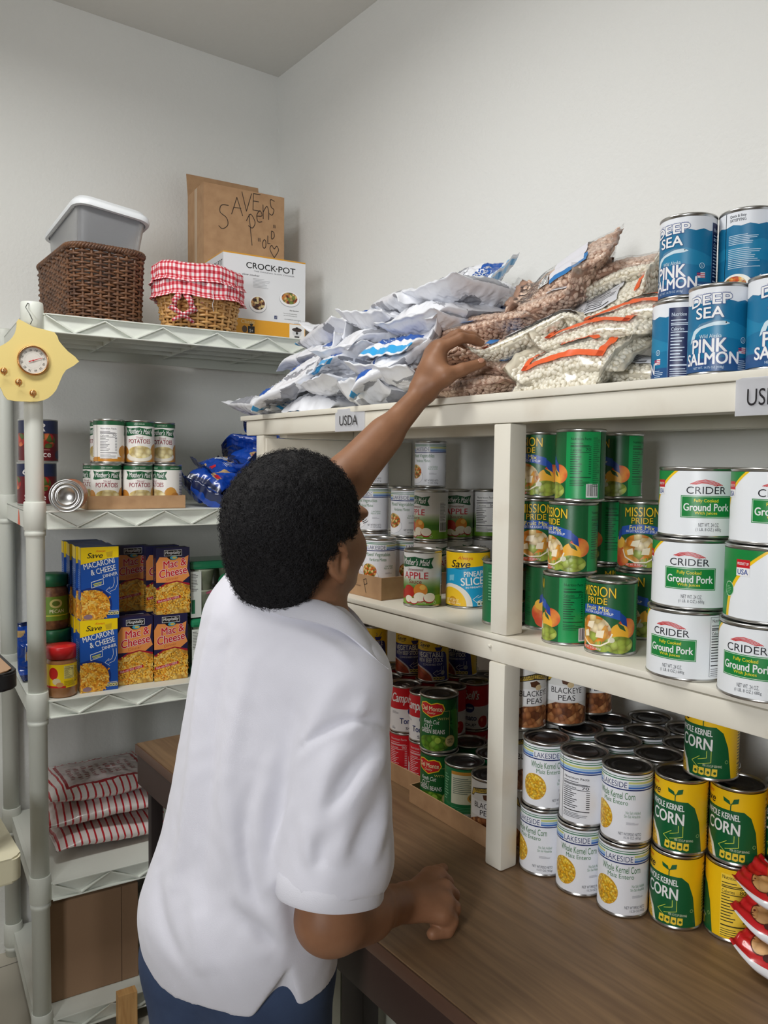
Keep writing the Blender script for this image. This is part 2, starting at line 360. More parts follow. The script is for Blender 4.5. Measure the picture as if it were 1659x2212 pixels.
part(ct, 'end_panel', [(-1.842, 0.715, FLOOR+0.03, -1.836, 1.34, CNT-0.1005)], mat('pale_end_panel', (168, 172, 158), 0.6), 0.001)
# pale cabinet stored beneath the counter
cb0 = thing('storage_cabinet', 'pale grey green cabinet standing under the counter behind the boy', 'cabinet', (-0.7, 0.75, FLOOR))
M_cab = mat('pale_grey_green_paint', (176, 178, 164), 0.55)
part(cb0, 'cabinet_body', [(-1.60, 0.762, FLOOR+0.06, 0.40, 1.30, CNT-0.105)], M_cab, 0.004)
part(cb0, 'plinth', [(-1.59, 0.772, FLOOR+0.0005, 0.39, 1.29, FLOOR+0.0598)], mat('beige_plinth', (196, 184, 160), 0.6), 0.002)
for k in range(4): part(cb0, 'door', [(-1.595+k*0.495, 0.748, FLOOR+0.075, -1.11+k*0.495, 0.7615, CNT-0.12)], M_cab, 0.003)
# ================================================================== white plastic shelving along the left wall
SA = 0.0964; SRZ = PI/2-SA
S0 = Vector((-2.03, 0.472, 0))
SM = Matrix.Translation(S0) @ Matrix.Rotation(SRZ, 4, 'Z'); SMI = SM.inverted()
def S(px, py, yl):
    """pixel -> shelf coordinates (x along the front, z up) on the vertical plane yl behind the front"""
    o = SMI @ Vector((0, 0, 0)); d = (SMI.to_3x3() @ ray(px, py)); t = (yl-o.y)/d.y; q = o+d*t; return q.x, q.z
def W(x, y, z): return SM @ Vector((x, y, z))
TIERS = [0.350, -0.121, -0.584, -1.043, -1.393]
M_pl = mat('white_plastic', (226, 230, 222), 0.45, bump=(220, 0.12, 0.001))
SL, SD, TH = 0.885, 0.46, 0.044
ps = thing('plastic_shelf_unit', 'white plastic shelving unit with round posts and truss edged shelves by the left wall', 'shelf', (S0.x, S0.y, FLOOR), SRZ)
for (x, y) in ((0, 0), (SL, 0), (-0.015, SD), (SL, SD)):
    bm = bmesh.new(); lathe(bm, [(0, 0.001), (0.0215, 0.001), (0.0212, 1.822), (0.020, 1.842), (0.0, 1.842)], 28)
    po = obj('post', bm, M_pl, ps, (x, y, 0))
    for tz in TIERS:
        bm = bmesh.new(); z = tz-FLOOR
        lathe(bm, [(0.0217, z-TH-0.016), (0.0240, z-TH-0.015), (0.0240, z-TH-0.004), (0.0225, z-TH-0.003), (0.0258, z-TH), (0.0258, z+0.004), (0.0250, z+0.021), (0.0235, z+0.0235), (0.0214, z+0.021)], 28)
        obj('collar', bm, M_pl, po, (0, 0, 0))
for tz in TIERS:
    bm = bmesh.new(); z = tz-FLOOR
    xs = (-0.004, SL+0.004)
    box(bm, xs[0], -0.012, z-0.004, xs[1], SD+0.012, z, 0.001)                       # deck
    box(bm, xs[0], -0.010, z-TH, xs[1], -0.006, z-0.004)                            # front web
    box(bm, xs[0], SD+0.006, z-TH, xs[1], SD+0.010, z-0.004)
    box(bm, xs[0]-0.012, 0.0, z-TH, xs[0]-0.008, SD, z-0.001); box(bm, xs[1]+0.008, 0.0, z-TH, xs[1]+0.012, SD, z-0.001)
    box(bm, xs[0]-0.012, 0.0, z-0.004, xs[0], SD, z); box(bm, xs[1], 0.0, z-0.004, xs[1]+0.012, SD, z)
    box(bm, 0.026, -0.020, z-0.003, SL-0.026, -0.010, z, 0.0008); box(bm, 0.026, -0.020, z-TH, SL-0.026, -0.010, z-TH+0.003, 0.0008)
    pk = [(0.028, z-0.004)]; x = 0.092; up = False
    while x < SL-0.03: pk.append((x, z-0.004 if up else z-TH+0.004)); x += 0.0715; up = not up
    for (a, b) in zip(pk, pk[1:]):
        d = Vector((b[0]-a[0], b[1]-a[1])); ln = d.length; an = math.atan2(d.y, d.x)
        Mx = Matrix.Translation(((a[0]+b[0])/2, -0.0145, (a[1]+b[1])/2)) @ Matrix.Rotation(-an, 4, 'Y')
        box(bm, -ln/2, -0.0045, -0.0014, ln/2, 0.0045, 0.0014, 0, 0, Mx)
    for k in range(1, 5): box(bm, 0.03, SD*k/5-0.0015, z-0.026, SL-0.03, SD*k/5+0.0015, z-0.004)
    for k in range(1, 4): box(bm, SL*k/4-0.0015, 0.0, z-0.022, SL*k/4+0.0015, SD, z-0.004)
    if tz != TIERS[0]:
        so = obj('shelf_tray', bm, M_pl, ps)
    else:
        # the top tray sags towards the middle
        for v in bm.verts:
            u = max(0.0, min(1.0, v.co.x/SL)); v.co.z -= 0.0035*math.sin(PI*u)
        so = obj('shelf_tray', bm, M_pl, ps)
    if tz == TIERS[1]:
        bm = bmesh.new(); prism(bm, [(-0.020, -0.017), (0.020, -0.017), (0.0, 0.022)], 0, 0.0006)
        obj('warning_sticker', bm, mat('orange_sticker', (238, 92, 48), 0.5), so, (-0.0165, 0.165, z-0.026), rot=(PI/2, 0, -PI/2))
        bm = bmesh.new(); box(bm, -0.0006, -0.017, -0.016, 0.0006, 0.017, 0.016); obj('paper_sticker', bm, mat('pale_sticker', (206, 206, 196), 0.6), so, (-0.0165, 0.062, z-0.022))

# ------------------------------------------------------------------ cartons
def rrect(w, d, r, n=5):
    pts = []
    for (cx, cy, a0) in ((w/2-r, d/2-r, 0), (-w/2+r, d/2-r, 90), (-w/2+r, -d/2+r, 180), (w/2-r, -d/2+r, 270)):
        for i in range(n+1): a = math.radians(a0+90*i/n); pts.append((cx+r*math.cos(a), cy+r*math.sin(a)))
    return pts
def carton(name, label, cat, loc, rz, w, d, h, m, front=None, side=None, group=None, top=None):
    t = thing(name, label, cat, loc, rz, group)
    bm = bmesh.new(); box(bm, -w/2, 0, 0.0003, w/2, d, h, 0.0012); obj('carton', bm, m, t)
    if front: link('printed_front', front, None, t, (0, -0.0004, 0))
    if side: link('printed_side', side, None, t, (-w/2-0.0004, d/2, 0), rot=(0, 0, -PI/2))
    if top: link('printed_top', top, None, t, (0, d/2, h+0.0004), rot=(-PI/2, 0, 0))
    return t
F_mac = food('macaroni', [(250, 190, 70), (244, 168, 48), (252, 206, 98), (236, 150, 44)], 110)
F_mac2 = food('macaroni_pale', [(238, 196, 96), (226, 172, 70), (244, 210, 120), (214, 158, 62)], 100)
BLUE, YEL, WHITE, NAVY, RED, BLACK = ink(26, 84, 176), ink(250, 216, 20), ink(240, 240, 240), ink(24, 34, 96), ink(206, 30, 40), ink(20, 20, 22)
def macs(L, x0, y0, x1, y1, cx, cy, rx, ry, n, seed, z=1.6):
    """noodles as short curved strokes on the printed picture"""
    r = random.Random(seed); cols = [ink(252, 196, 72), ink(246, 176, 52), ink(255, 214, 112), ink(232, 150, 40)]
    for i in range(n):
        a, q = r.uniform(0, 2*PI), math.sqrt(r.random()); x, y = cx+rx*q*math.cos(a), cy+ry*q*math.sin(a)
        if not (x0+2 < x < x1-2 and y0+2 < y < y1-2): continue
        t = r.uniform(0, PI); l = r.uniform(5.5, 9); k = r.uniform(-2.2, 2.2)
        pts = [(min(x1, max(x0, x+math.cos(t)*l*u-math.sin(t)*k*(1-u*u))), min(y1, max(y0, y+math.sin(t)*l*u+math.cos(t)*k*(1-u*u)))) for u in (-1, -0.4, 0.4, 1)]
        L.arc(pts, r.uniform(3.0, 4.0), cols[i % 4], z+i*0.012)
    return L
def lab_mac_blue():
    L = Lab(); w, h = 92, 184
    L.rect(-46, 0, 46, h, BLUE, 0); L.poly([(-46, h), (46, h), (46, 156), (20, 154), (-46, 141)], YEL, 1)
    L.text('Always', 2, 173, 24, 7, ink(232, 110, 30), 2, 0.02, 0.25); L.text('Save', -12, 163, 38, 13, ink(40, 36, 30), 2.4, 0.035, 0.25)
    L.poly([(14, 170), (32, 173), (30, 158), (18, 157)], ink(226, 190, 40), 2); L.lines(17, 159, 31, 170, 5, ink(120, 96, 30), 2.3, 0.15, full=True)
    L.text('MACARONI', -2, 142, 76, 14, WHITE, 3, 0.03, 0, 0.19); L.text('& CHEESE', 8, 125, 62, 14, WHITE, 3, 0.03, 0, 0.19); L.text('DINNER', 25, 112, 36, 8, WHITE, 3, 0.03, 0, 0.19)
    L.poly([(-22, 96), (8, 104), (9, 88), (-21, 80)], WHITE, 1.5); L.poly([(-20.5, 94.5), (7, 102), (7.8, 89), (-19.8, 81.7)], BLUE, 1.8); L.poly([(-17, 91), (4, 96), (4, 93.4), (-17, 88.4)], ink(214, 216, 90), 2.2); L.poly([(-15, 87), (3, 91.4), (3, 89), (-15, 84.6)], ink(214, 216, 90), 2.2)
    L.arc([(34, 106), (35, 92), (31, 80), (22, 76)], 1.0, WHITE, 2); L.arc([(42, 106), (43, 88), (37, 74), (24, 69)], 1.0, WHITE, 2); L.arc([(24, 81), (14, 72), (26, 63)], 1.0, WHITE, 2)
    bowl = [(-46, 78)]+[(-20+49*math.cos(math.radians(a)), 36+46*math.sin(math.radians(a))) for a in range(112, -48, -8)]+[(10, 0), (-46, 0)]
    bowl = [(max(-46, min(46, x)), max(0, y)) for x, y in bowl]; L.poly(bowl, ink(20, 52, 130), 1.0)
    bo2 = [(-46, 72)]+[(-20+44*math.cos(math.radians(a)), 34+42*math.sin(math.radians(a))) for a in range(118, -52, -8)]+[(8, 0), (-46, 0)]
    L.poly([(max(-46, x), max(0, y)) for x, y in bo2], F_mac, 1.3); macs(L, -46, 0, 24, 74, -20, 34, 42, 40, 90, 4)
    for k in range(4): L.poly([(18+k*7, 9), (24+k*7, 9), (24+k*7, 17), (18+k*7, 17)], ink(232, 222, 150), 3); L.rect(19.4+k*7, 11, 22.6+k*7, 14, ink(60, 60, 50), 3.3)
    L.rect(20, 19, 44, 20.2, WHITE, 3); L.ell(-30, 8, 11, 6, ink(150, 120, 130), 3)
    return L.build()
def lab_mac_hosp():
    L = Lab(); w, h = 90, 178; nv = ink(34, 34, 74); orr = ink(240, 154, 84)
    L.rect(-45, 0, 45, h, nv, 0)
    L.poly([(-45, 138), (-36, 154), (30, 150), (42, 156), (38, 120), (45, 100), (24, 84), (-45, 86)], orr, 1)
    L.ell(0, 158, 17, 13, BLACK, 1.5); L.rect(-24, 156, 24, 172, WHITE, 1.6); L.rect(-23, 157, 23, 171, BLACK, 1.8); L.text('Hospitality', 0, 164, 42, 11, WHITE, 3, 0.02, 0.3); L.ell(2, 151, 10, 5, ink(72, 168, 196), 2); L.ell(4, 151, 6, 3, ink(212, 186, 84), 2.3)
    L.text('Mac &', 4, 136, 62, 20, RED, 3.4, 0.05, 0.15, 0.14, 0, WHITE); L.text('Cheese', 0, 113, 74, 21, RED, 3.4, 0.05, 0.15, 0.14, 0, WHITE); L.text('Dinner', -2, 95, 34, 7, ink(206, 120, 70), 3, 0, 0.1, 0.14)
    L.poly([(-45, 70), (-20, 84), (10, 89), (45, 80), (45, 0), (-45, 0)], ink(168, 28, 46), 1.2)
    L.poly([(-45, 64), (-20, 80), (10, 86), (45, 74), (45, 0), (-45, 0)], F_mac2, 1.5); macs(L, -45, 0, 45, 82, 0, 38, 52, 42, 120, 9, 1.7)
    L.poly([(-44, 31), (20, 42), (20, 49), (-44, 39)], ink(190, 26, 44), 3.6); L.text('Made with REAL CHEESE', -12, 40.5, 58, 6, ink(244, 206, 206), 4, 0.02, 0.2, 0.17)
    return L.build()
LB1, LB2 = lab_mac_blue(), lab_mac_hosp()
L = Lab(); L.rect(-17, 0, 17, 184, BLUE, 0); L.rect(-17, 152, 17, 184, YEL, 1); L.lines(-14, 70, 14, 130, 12, ink(150, 176, 220), 1); L.rect(-17, 0, 17, 50, F_mac, 1); LB1s = L.build()
L = Lab(); L.rect(-17, 0, 17, 178, ink(34, 34, 74), 0); L.rect(-17, 0, 17, 72, F_mac2, 1); L.lines(-13, 10, 13, 60, 9, ink(30, 26, 24), 2); L.text('Mac & Cheese', 0, 120, 60, 10, ink(216, 120, 90), 2, 0.03, 0, PI/2); LB2s = L.build()
M_boxblue, M_boxnavy = mat('blue_carton', (26, 84, 176), 0.4), mat('navy_carton', (34, 34, 74), 0.4)
gz = TIERS[2]+0.0005
GB, GH = 'blue and yellow macaroni boxes on the plastic shelf', 'navy mac and cheese boxes on the plastic shelf'
def shelf_carton(px, yl, z, *a, dr=0.0, **k):
    x, _ = S(px, 1300, yl); return x, W(x, yl, z), SRZ+dr
bx, loc, rz = shelf_carton(213, 0.012, gz)
for lvl, nrow in ((0, 5), (1, 6)):
    for k in range(nrow):
        x2 = bx-0.001*k+(0.004 if (k+lvl) % 2 else 0); yl = 0.012+k*0.0365
        where = ['front box of the', 'second box back in the', 'third box back in the', 'fourth box back in the', 'fifth box back in the', 'rearmost box of the'][k]
        carton('macaroni_box', 'blue and yellow macaroni and cheese box, %s %s row' % (where, 'upper' if lvl else 'lower'), 'box', W(x2, yl, gz+lvl*0.1845), SRZ, 0.092, 0.035, 0.184, M_boxblue, LB1, LB1s, GB)
for (px, yl, lvl, lab) in ((292, 0.035, 0, 'navy mac and cheese box at the bottom left, touching the blue macaroni boxes'), (369, 0.030, 0, 'navy mac and cheese box at the bottom right beside the green pack'),
                           (374, 0.030, 1, 'bright navy mac and cheese box at the upper right of its stack'), (288, 0.125, 1, 'shaded navy mac and cheese box set back behind the upper blue box'), (352, 0.090, 1, 'navy mac and cheese box half hidden behind the upper right one'),
                           (290, 0.110, 0, 'second navy mac and cheese box behind the bottom left one'), (366, 0.080, 0, 'second navy mac and cheese box behind the bottom right one')):
    x, loc, rz = shelf_carton(px, yl, gz+lvl*0.1785)
    carton('mac_and_cheese_box', lab, 'box', loc, rz, 0.086, 0.035, 0.178, M_boxnavy, LB2, LB2s, GH)
# ------------------------------------------------------------------ jars on the third shelf
M_glass = mat('clear_plastic', (244, 246, 246), 0.06, trans=1.0, alpha=0.35)
M_pb = mat('peanut_butter', (170, 118, 72), 0.4, coat=0.6, var=(40, (150, 98, 56), 0.4, 0.7))
def jar(label, loc, rz, R, h, lidm, body, lab, lid_h=0.026, cat='jar', name='jar'):
    t = thing(name, label, cat, loc, rz)
    bm = bmesh.new(); lathe(bm, [(0, 0.0005), (R*0.9, 0.0005), (R, 0.006), (R, h-lid_h-0.016), (R*0.93, h-lid_h-0.005), (R*0.86, h-lid_h), (0, h-lid_h)], 36); obj('jar_body', bm, body, t)
    bm = bmesh.new(); lathe(bm, [(R*0.88, h-lid_h-0.0005), (R*0.97, h-lid_h), (R*0.97, h-0.003), (R*0.92, h), (0, h)], 48)
    obj('lid', bm, lidm, t)
    if lab: link('label', lab, None, t)
    return t
L = Lab(); L.rect(-113, 26, 113, 84, YEL, 0); L.ell(-30, 62, 12, 15, ink(206, 40, 36), 1); L.ell(-22, 42, 10, 8, ink(226, 210, 170), 1.2); L.ell(-14, 34, 9, 6, ink(206, 150, 90), 1.4)
L.nutrition(-4, 48, 22, 80, ink(50, 48, 30), ink(240, 228, 140), '190'); L.lines(24, 40, 40, 78, 12, ink(120, 110, 30), 2); L.lines(-4, 30, 36, 44, 6, ink(150, 130, 20), 2); L.rect(-113, 26, 0, 31, RED, 0.6)
pbl = L.build(R=0.0362, z0=0)
x, _ = S(133, 1490, 0.03); jar('round peanut butter jar with a red lid and a yellow label beside the post', W(x, 0.025, gz), SRZ+0.1, 0.036, 0.126, mat('red_plastic', (206, 34, 36), 0.35, bump=(300, 0.1, 0.001)), M_pb, pbl, 0.03, name='peanut_butter_jar')
L = Lab(); L.rect(-110, 25, 110, 88, ink(108, 142, 40), 0); L.ell(4, 70, 16, 12, ink(206, 196, 120), 1); L.ell(4, 70, 10, 7, ink(96, 120, 40), 1.3); L.text('PECAN', 6, 50, 36, 9, ink(240, 236, 200), 2, 0.03); L.rect(-110, 37, 110, 40, ink(206, 200, 70), 1)
pcl = L.build(R=0.0402, z0=0)
for (px, yl, lvl, lab) in ((118, 0.155, 0, 'lower nut jar with a green lid standing behind the peanut butter jar'), (113, 0.16, 1, 'upper nut jar with a green label stacked behind the peanut butter jar')):
    x, _ = S(px, 1350, yl); jar(lab, W(x, yl, gz+lvl*0.1445), SRZ, 0.040, 0.144, mat('green_plastic', (30, 104, 66), 0.4), mat('nut_brown', (140, 96, 62), 0.45, var=(70, (104, 66, 40), 0.4, 0.6)), pcl, 0.03, name='nut_jar')
# green topped clear packs at the right of the third shelf
M_film = bpy.data.materials.new('clear_film'); M_film.use_nodes = True
nt = M_film.node_tree; nt.nodes.remove(nt.nodes['Principled BSDF']); g = nt.nodes.new('ShaderNodeBsdfGlossy'); g.inputs['Roughness'].default_value = 0.12; tr = nt.nodes.new('ShaderNodeBsdfTransparent'); mxs = nt.nodes.new('ShaderNodeMixShader'); fr = nt.nodes.new('ShaderNodeFresnel'); fr.inputs['IOR'].default_value = 1.45
mn = nt.nodes.new('ShaderNodeMath'); mn.operation = 'MINIMUM'; mn.inputs[1].default_value = 0.22; nt.links.new(fr.outputs[0], mn.inputs[0]); nt.links.new(mn.outputs[0], mxs.inputs[0]); nt.links.new(tr.outputs[0], mxs.inputs[1]); nt.links.new(g.outputs[0], mxs.inputs[2]); nt.links.new(mxs.outputs[0], nt.nodes['Material Output'].inputs['Surface'])
for lvl in (0, 1):
    x, _ = S(470, 1400, 0.07); z = gz+lvl*0.158
    t = thing('cup_pack', 'clear pack of cups with green trim, %s' % ('upper of the two beside the navy boxes' if lvl else 'lower of the two, resting on the shelf'), 'pack', W(x, 0.04+0.01*lvl, z), SRZ, 'green trimmed clear packs')
    bm = bmesh.new(); box(bm, -0.085, 0, 0.001, 0.085, 0.12, 0.016, 0.006); obj('green_tray', bm, mat('green_plastic_film', (34, 140, 96), 0.25, coat=0.5), t)
    bm = bmesh.new(); box(bm, -0.085, 0, 0.132, 0.085, 0.12, 0.155, 0.008); obj('green_top', bm, MATS['green_plastic_film'], t)
    for k in range(2):
        for j in range(2):
            bm = bmesh.new(); lathe(bm, [(0, 0.0165), (0.026, 0.0165), (0.033, 0.070), (0.036, 0.074), (0, 0.074)], 20); lathe(bm, [(0, 0.075), (0.026, 0.075), (0.033, 0.126), (0.036, 0.131), (0, 0.131)], 20)
            obj('cup', bm, mat('cup_filling', (164, 170, 150), 0.25, coat=0.6, var=(18, (130, 150, 120), 0.4, 0.6)), t, (-0.042+0.084*k, 0.03+0.06*j, 0))
    L = Lab(); L.rect(-84, 1, -54, 128, ink(226, 232, 226), 0); L.rect(-82, 12, -72, 50, ink(40, 120, 84), 1); L.lines(-82, 74, -62, 124, 12, ink(90, 90, 90), 1)
    link('side_label', L.build(), None, t, (0, -0.0025, 0)); L = Lab()
    L.ell(24, 98, 30, 22, ink(34, 130, 84), 0.5); L.lines(6, 90, 44, 102, 2, ink(190, 220, 200), 1); L.poly([(-40, 72), (50, 82), (50, 74), (-40, 64)], ink(180, 96, 120), 0.8)
    link('film_print', L.build(), None, t, (0, -0.0025, 0)); L = Lab()
    L.rect(-20, 4, 22, 46, ink(226, 236, 230), 0.6); L.rect(-14, 10, 16, 40, ink(20, 90, 60), 1); L.rect(-11, 13, 13, 37, ink(226, 236, 230), 1.3)
    link('window_print', L.build(), None, t, (0, -0.0025, 0))
    bm = bmesh.new(); box(bm, -0.087, -0.002, 0.014, 0.087, 0.122, 0.134, 0.006); obj('film', bm, M_film, t)

# ------------------------------------------------------------------ things on the top shelf
tz0 = TIERS[0]
def wicker(name, label, loc, rz, foot, flare, h, rows, stakes, m, r_s, parts_name='woven_side', rim_r=0.007, oval=None):
    """woven basket: foot = outline function u->(x,y); rows of strands weaving in front of and behind upright stakes"""
    t = thing(name, label, 'basket', loc, rz)
    bm = bmesh.new(); N = stakes*4
    for i in range(rows):
        z = 0.006+(h-0.016)*(i+0.5)/rows; f = 1+flare*(z/h); jit = rnd.uniform(-0.0012, 0.0012)
        pts = []
        for k in range(N+1):
            x, y, nx, ny = foot(k/N); wv = r_s*1.15*math.sin(PI*(k/4)+PI*i)
            pts.append((x*f+nx*(wv+jit), y*f+ny*(wv+jit), z+0.0011*math.sin(2*PI*3*k/N+i*1.7)+rnd.uniform(-0.0005, 0.0005)))
        tube(bm, pts, r_s*rnd.uniform(0.86, 1.08), 6, 0, False)
    obj(parts_name, bm, m, t)
    bm = bmesh.new()
    for k in range(stakes):
        x, y, nx, ny = foot((k+0.5)/stakes*1.0)
        tube(bm, [(x*(1+flare*u), y*(1+flare*u), 0.003+(h-0.006)*u) for u in (0, 0.25, 0.5, 0.75, 1)], r_s*1.1, 6)
    obj('upright_stakes', bm, m, t)
    bm = bmesh.new()
    for j in range(3):
        pts = []
        for k in range(N*2+1):
            x, y, nx, ny = foot(k/(N*2)); a = 2*PI*k/8+2*PI*j/3; f = 1+flare
            pts.append((x*f+nx*rim_r*0.7*math.cos(a), y*f+ny*rim_r*0.7*math.cos(a), h-rim_r+rim_r*0.7*math.sin(a)))
        tube(bm, pts, rim_r*0.62, 6, 0, False)
    obj('braided_rim', bm, m, t)
    bm = bmesh.new(); f = bm.faces.new([bm.verts.new((foot(k/48)[0]*0.985, foot(k/48)[1]*0.985, 0.004)) for k in range(48)]); bmesh.ops.recalc_face_normals(bm, faces=bm.faces[:]); bmesh.ops.solidify(bm, geom=bm.faces[:], thickness=0.004)
    obj('woven_base', bm, m, t)
    return t
def rr_foot(w, d, r):
    segs = []; pts = rrect(w, d, r, 8); P2 = [Vector(p) for p in pts]; P2.append(P2[0]); cum = [0]
    for a, b in zip(P2, P2[1:]): cum.append(cum[-1]+(b-a).length)
    def f(u):
        s = (u % 1.0)*cum[-1]
        for i in range(len(cum)-1):
            if s <= cum[i+1]+1e-9:
                q = (s-cum[i])/(cum[i+1]-cum[i]+1e-12); p = P2[i].lerp(P2[i+1], q); d_ = (P2[i+1]-P2[i]).normalized(); return p.x, p.y, d_.y, -d_.x
    return f
def ov_foot(a, b): return lambda u: (a*math.cos(2*PI*u), b*math.sin(2*PI*u), math.cos(2*PI*u), math.sin(2*PI*u))
M_wick = mat('dark_wicker', (120, 80, 50), 0.55, coat=0.25, var=(35, (84, 54, 36), 0.38, 0.66))
M_wick2 = mat('honey_wicker', (206, 160, 96), 0.5, coat=0.3, var=(30, (170, 120, 66), 0.4, 0.7))
xa, _ = S(141, 690, 0.03); xb, _ = S(318, 700, 0.03)
bw = xb-xa-0.012; bd = 0.345
wicker('wicker_basket', 'large dark brown rectangular wicker basket on the top plastic shelf', W((xa+xb)/2-0.006, 0.036+bd/2, tz0+0.0005), SRZ+math.radians(5), rr_foot(bw*0.97, bd*0.97, 0.045), 0.06, 0.19, 25, 46, M_wick, 0.0034)
# clear tub with a white lid standing in the basket
tw, td, thh = 0.185, 0.30, 0.115
x0, z0 = S(143, 462, 0.045); x1, z1 = S(303, 512, 0.045)
tb = thing('plastic_tub', 'clear plastic tub with a white lid standing in the wicker basket', 'tub', W((xa+xb)/2+0.002, 0.05+td/2, tz0+0.164), SRZ)
tb.rotation_euler = (math.radians(-6), math.radians(6), SRZ+math.radians(5))
M_tub = mat('frosted_plastic', (206, 208, 212), 0.3, trans=0.55, alpha=0.75)
def loft(bm, loops, close=True, mi=0):
    rings = [[bm.verts.new(p) for p in lp] for lp in loops]; n = len(rings[0])
    for a, b in zip(rings, rings[1:]):
        for k in range(n if close else n-1): bm.faces.new((a[k], a[(k+1) % n], b[(k+1) % n], b[k])).material_index = mi
    return rings
bm = bmesh.new(); lps = [[(x*s, y*s, z) for x, y in rrect(tw, td, 0.03)] for s, z in ((0.84, 0.0), (0.86, 0.0), (0.96, thh-0.01), (1.0, thh-0.008), (1.0, thh))]
rg = loft(bm, lps); bm.faces.new(rg[0][::-1]); bmesh.ops.solidify(bm, geom=bm.faces[:], thickness=0.0015); obj('tub_body', bm, M_tub, tb, smooth=40)
bm = bmesh.new(); lps = [[(x*s, y*s, z) for x, y in rrect(tw, td, 0.035)] for s, z in ((1.0, thh-0.012), (1.07, thh-0.012), (1.08, thh-0.006), (1.06, thh+0.004), (1.0, thh+0.008), (0.97, thh+0.016), (0.93, thh+0.018), (0.90, thh+0.014), (0.2, thh+0.014))]
rg = loft(bm, lps); bm.faces.new(rg[-1]); obj('lid', bm, mat('white_lid_plastic', (236, 240, 244), 0.35), tb, smooth=50)
# two small nested baskets lined with red gingham
M_ging = bpy.data.materials.new('red_gingham'); M_ging.use_nodes = True; nt = M_ging.node_tree; b_ = nt.nodes['Principled BSDF']; b_.inputs['Roughness'].default_value = 0.85
tc = nt.nodes.new('ShaderNodeTexCoord'); sx = nt.nodes.new('ShaderNodeSeparateXYZ'); nt.links.new(tc.outputs['UV'], sx.inputs[0])
def tri(out):
    a = nt.nodes.new('ShaderNodeMath'); a.operation = 'FRACT'; nt.links.new(out, a.inputs[0]); c = nt.nodes.new('ShaderNodeMath'); c.operation = 'GREATER_THAN'; c.inputs[1].default_value = 0.5; nt.links.new(a.outputs[0], c.inputs[0]); return c
a1, a2 = tri(sx.outputs[0]), tri(sx.outputs[1]); ad = nt.nodes.new('ShaderNodeMath'); nt.links.new(a1.outputs[0], ad.inputs[0]); nt.links.new(a2.outputs[0], ad.inputs[1])
cr = nt.nodes.new('ShaderNodeValToRGB'); cr.color_ramp.interpolation = 'CONSTANT'; el = cr.color_ramp.elements; el.new(0.5); dv = nt.nodes.new('ShaderNodeMath'); dv.operation = 'DIVIDE'; dv.inputs[1].default_value = 2.01; nt.links.new(ad.outputs[0], dv.inputs[0]); nt.links.new(dv.outputs[0], cr.inputs['Fac'])
for i, (p_, c_) in enumerate(((0, (240, 232, 232)), (0.3, (222, 120, 130)), (0.8, (190, 30, 48)))): el[i].position = p_; el[i].color = (*s2l(c_), 1)
nt.links.new(cr.outputs['Color'], b_.inputs['Base Color'])
def cloth_band(parent, a, b, h, flare, ph):
    """gathered cloth folded over the rim"""
    bm = bmesh.new(); uvl = bm.loops.layers.uv.new('UVMap'); N = 96; prof = [(-0.012, -0.035), (-0.008, 0.004), (0.003, 0.009), (0.010, 0.002), (0.011, -0.014), (0.009, -0.030), (0.011, -0.034), (0.016, -0.041)]
    grid = []
    for k in range(N):
        u = 2*PI*k/N; row = []
        for j, (dn, dz) in enumerate(prof):
            ga = 0.0022*math.sin(u*17+ph+j*0.6)*(0.4+j/8)+0.0016*math.sin(u*31+ph*2); f = 1+flare
            row.append(bm.verts.new((a*f*math.cos(u)+(dn+ga)*math.cos(u), b*f*math.sin(u)+(dn+ga)*math.sin(u), h+dz+0.003*math.sin(u*5+ph)+0.002*math.sin(u*2))))
        grid.append(row)
    for k in range(N):
        for j in range(len(prof)-1):
            f = bm.faces.new((grid[k][j], grid[(k+1) % N][j], grid[(k+1) % N][j+1], grid[k][j+1])); f.smooth = True
            for lp, (uu, vv) in zip(f.loops, ((k, j), (k+1, j), (k+1, j+1), (k, j+1))): lp[uvl].uv = (uu*62.0/N, vv*0.95)
    o = obj('gingham_lining', bm, M_ging, parent); return o
xg, _ = S(430, 700, 0.055)
for lvl in (0, 1):
    a, b, h = 0.110, 0.070, 0.120
    t = wicker('gingham_basket', 'oval honey wicker basket with red gingham lining, %s' % ('nested inside the one below it' if lvl else 'lower one standing on the shelf'), W(xg-0.002*lvl, 0.055, tz0+0.0005+lvl*0.0385), SRZ, ov_foot(a*0.86, b*0.86), 0.20, h, 12, 26, M_wick2, 0.0036, rim_r=0.005)
    t['group'] = 'gingham lined baskets'
    cb = cloth_band(t, a*0.86, b*0.86, h, 0.20, lvl*2.0)
    if lvl == 0:
        bm = bmesh.new(); uvl = bm.loops.layers.uv.new('UVMap')
        for s in (-1, 1):
            for q in (0, 1):
                pts = [(-0.066+s*0.004, -0.066, 0.084), (-0.066+s*0.013, -0.074, 0.080-0.006*q), (-0.068+s*(0.022+0.012*q), -0.076, 0.064-0.016*q), (-0.066+s*(0.018+0.010*q)*(-1 if q else 1), -0.072, 0.044-0.030*q)]
                tube(bm, pts, [0.004, 0.007, 0.008, 0.004], 8)
        for f in bm.faces:
            for lp in f.loops: lp[uvl].uv = (lp.vert.co.x*120, lp.vert.co.z*120)
        obj('ribbon_bow', bm, M_ging, t)
        bm = bmesh.new(); tube(bm, [(0.010, -0.083, 0.092), (0.013, -0.082, 0.078), (0.010, -0.079, 0.064), (0.014, -0.077, 0.046)], 0.0009, 6); obj('white_string', bm, mat('white_paper', (240, 241, 246), 0.7), t)
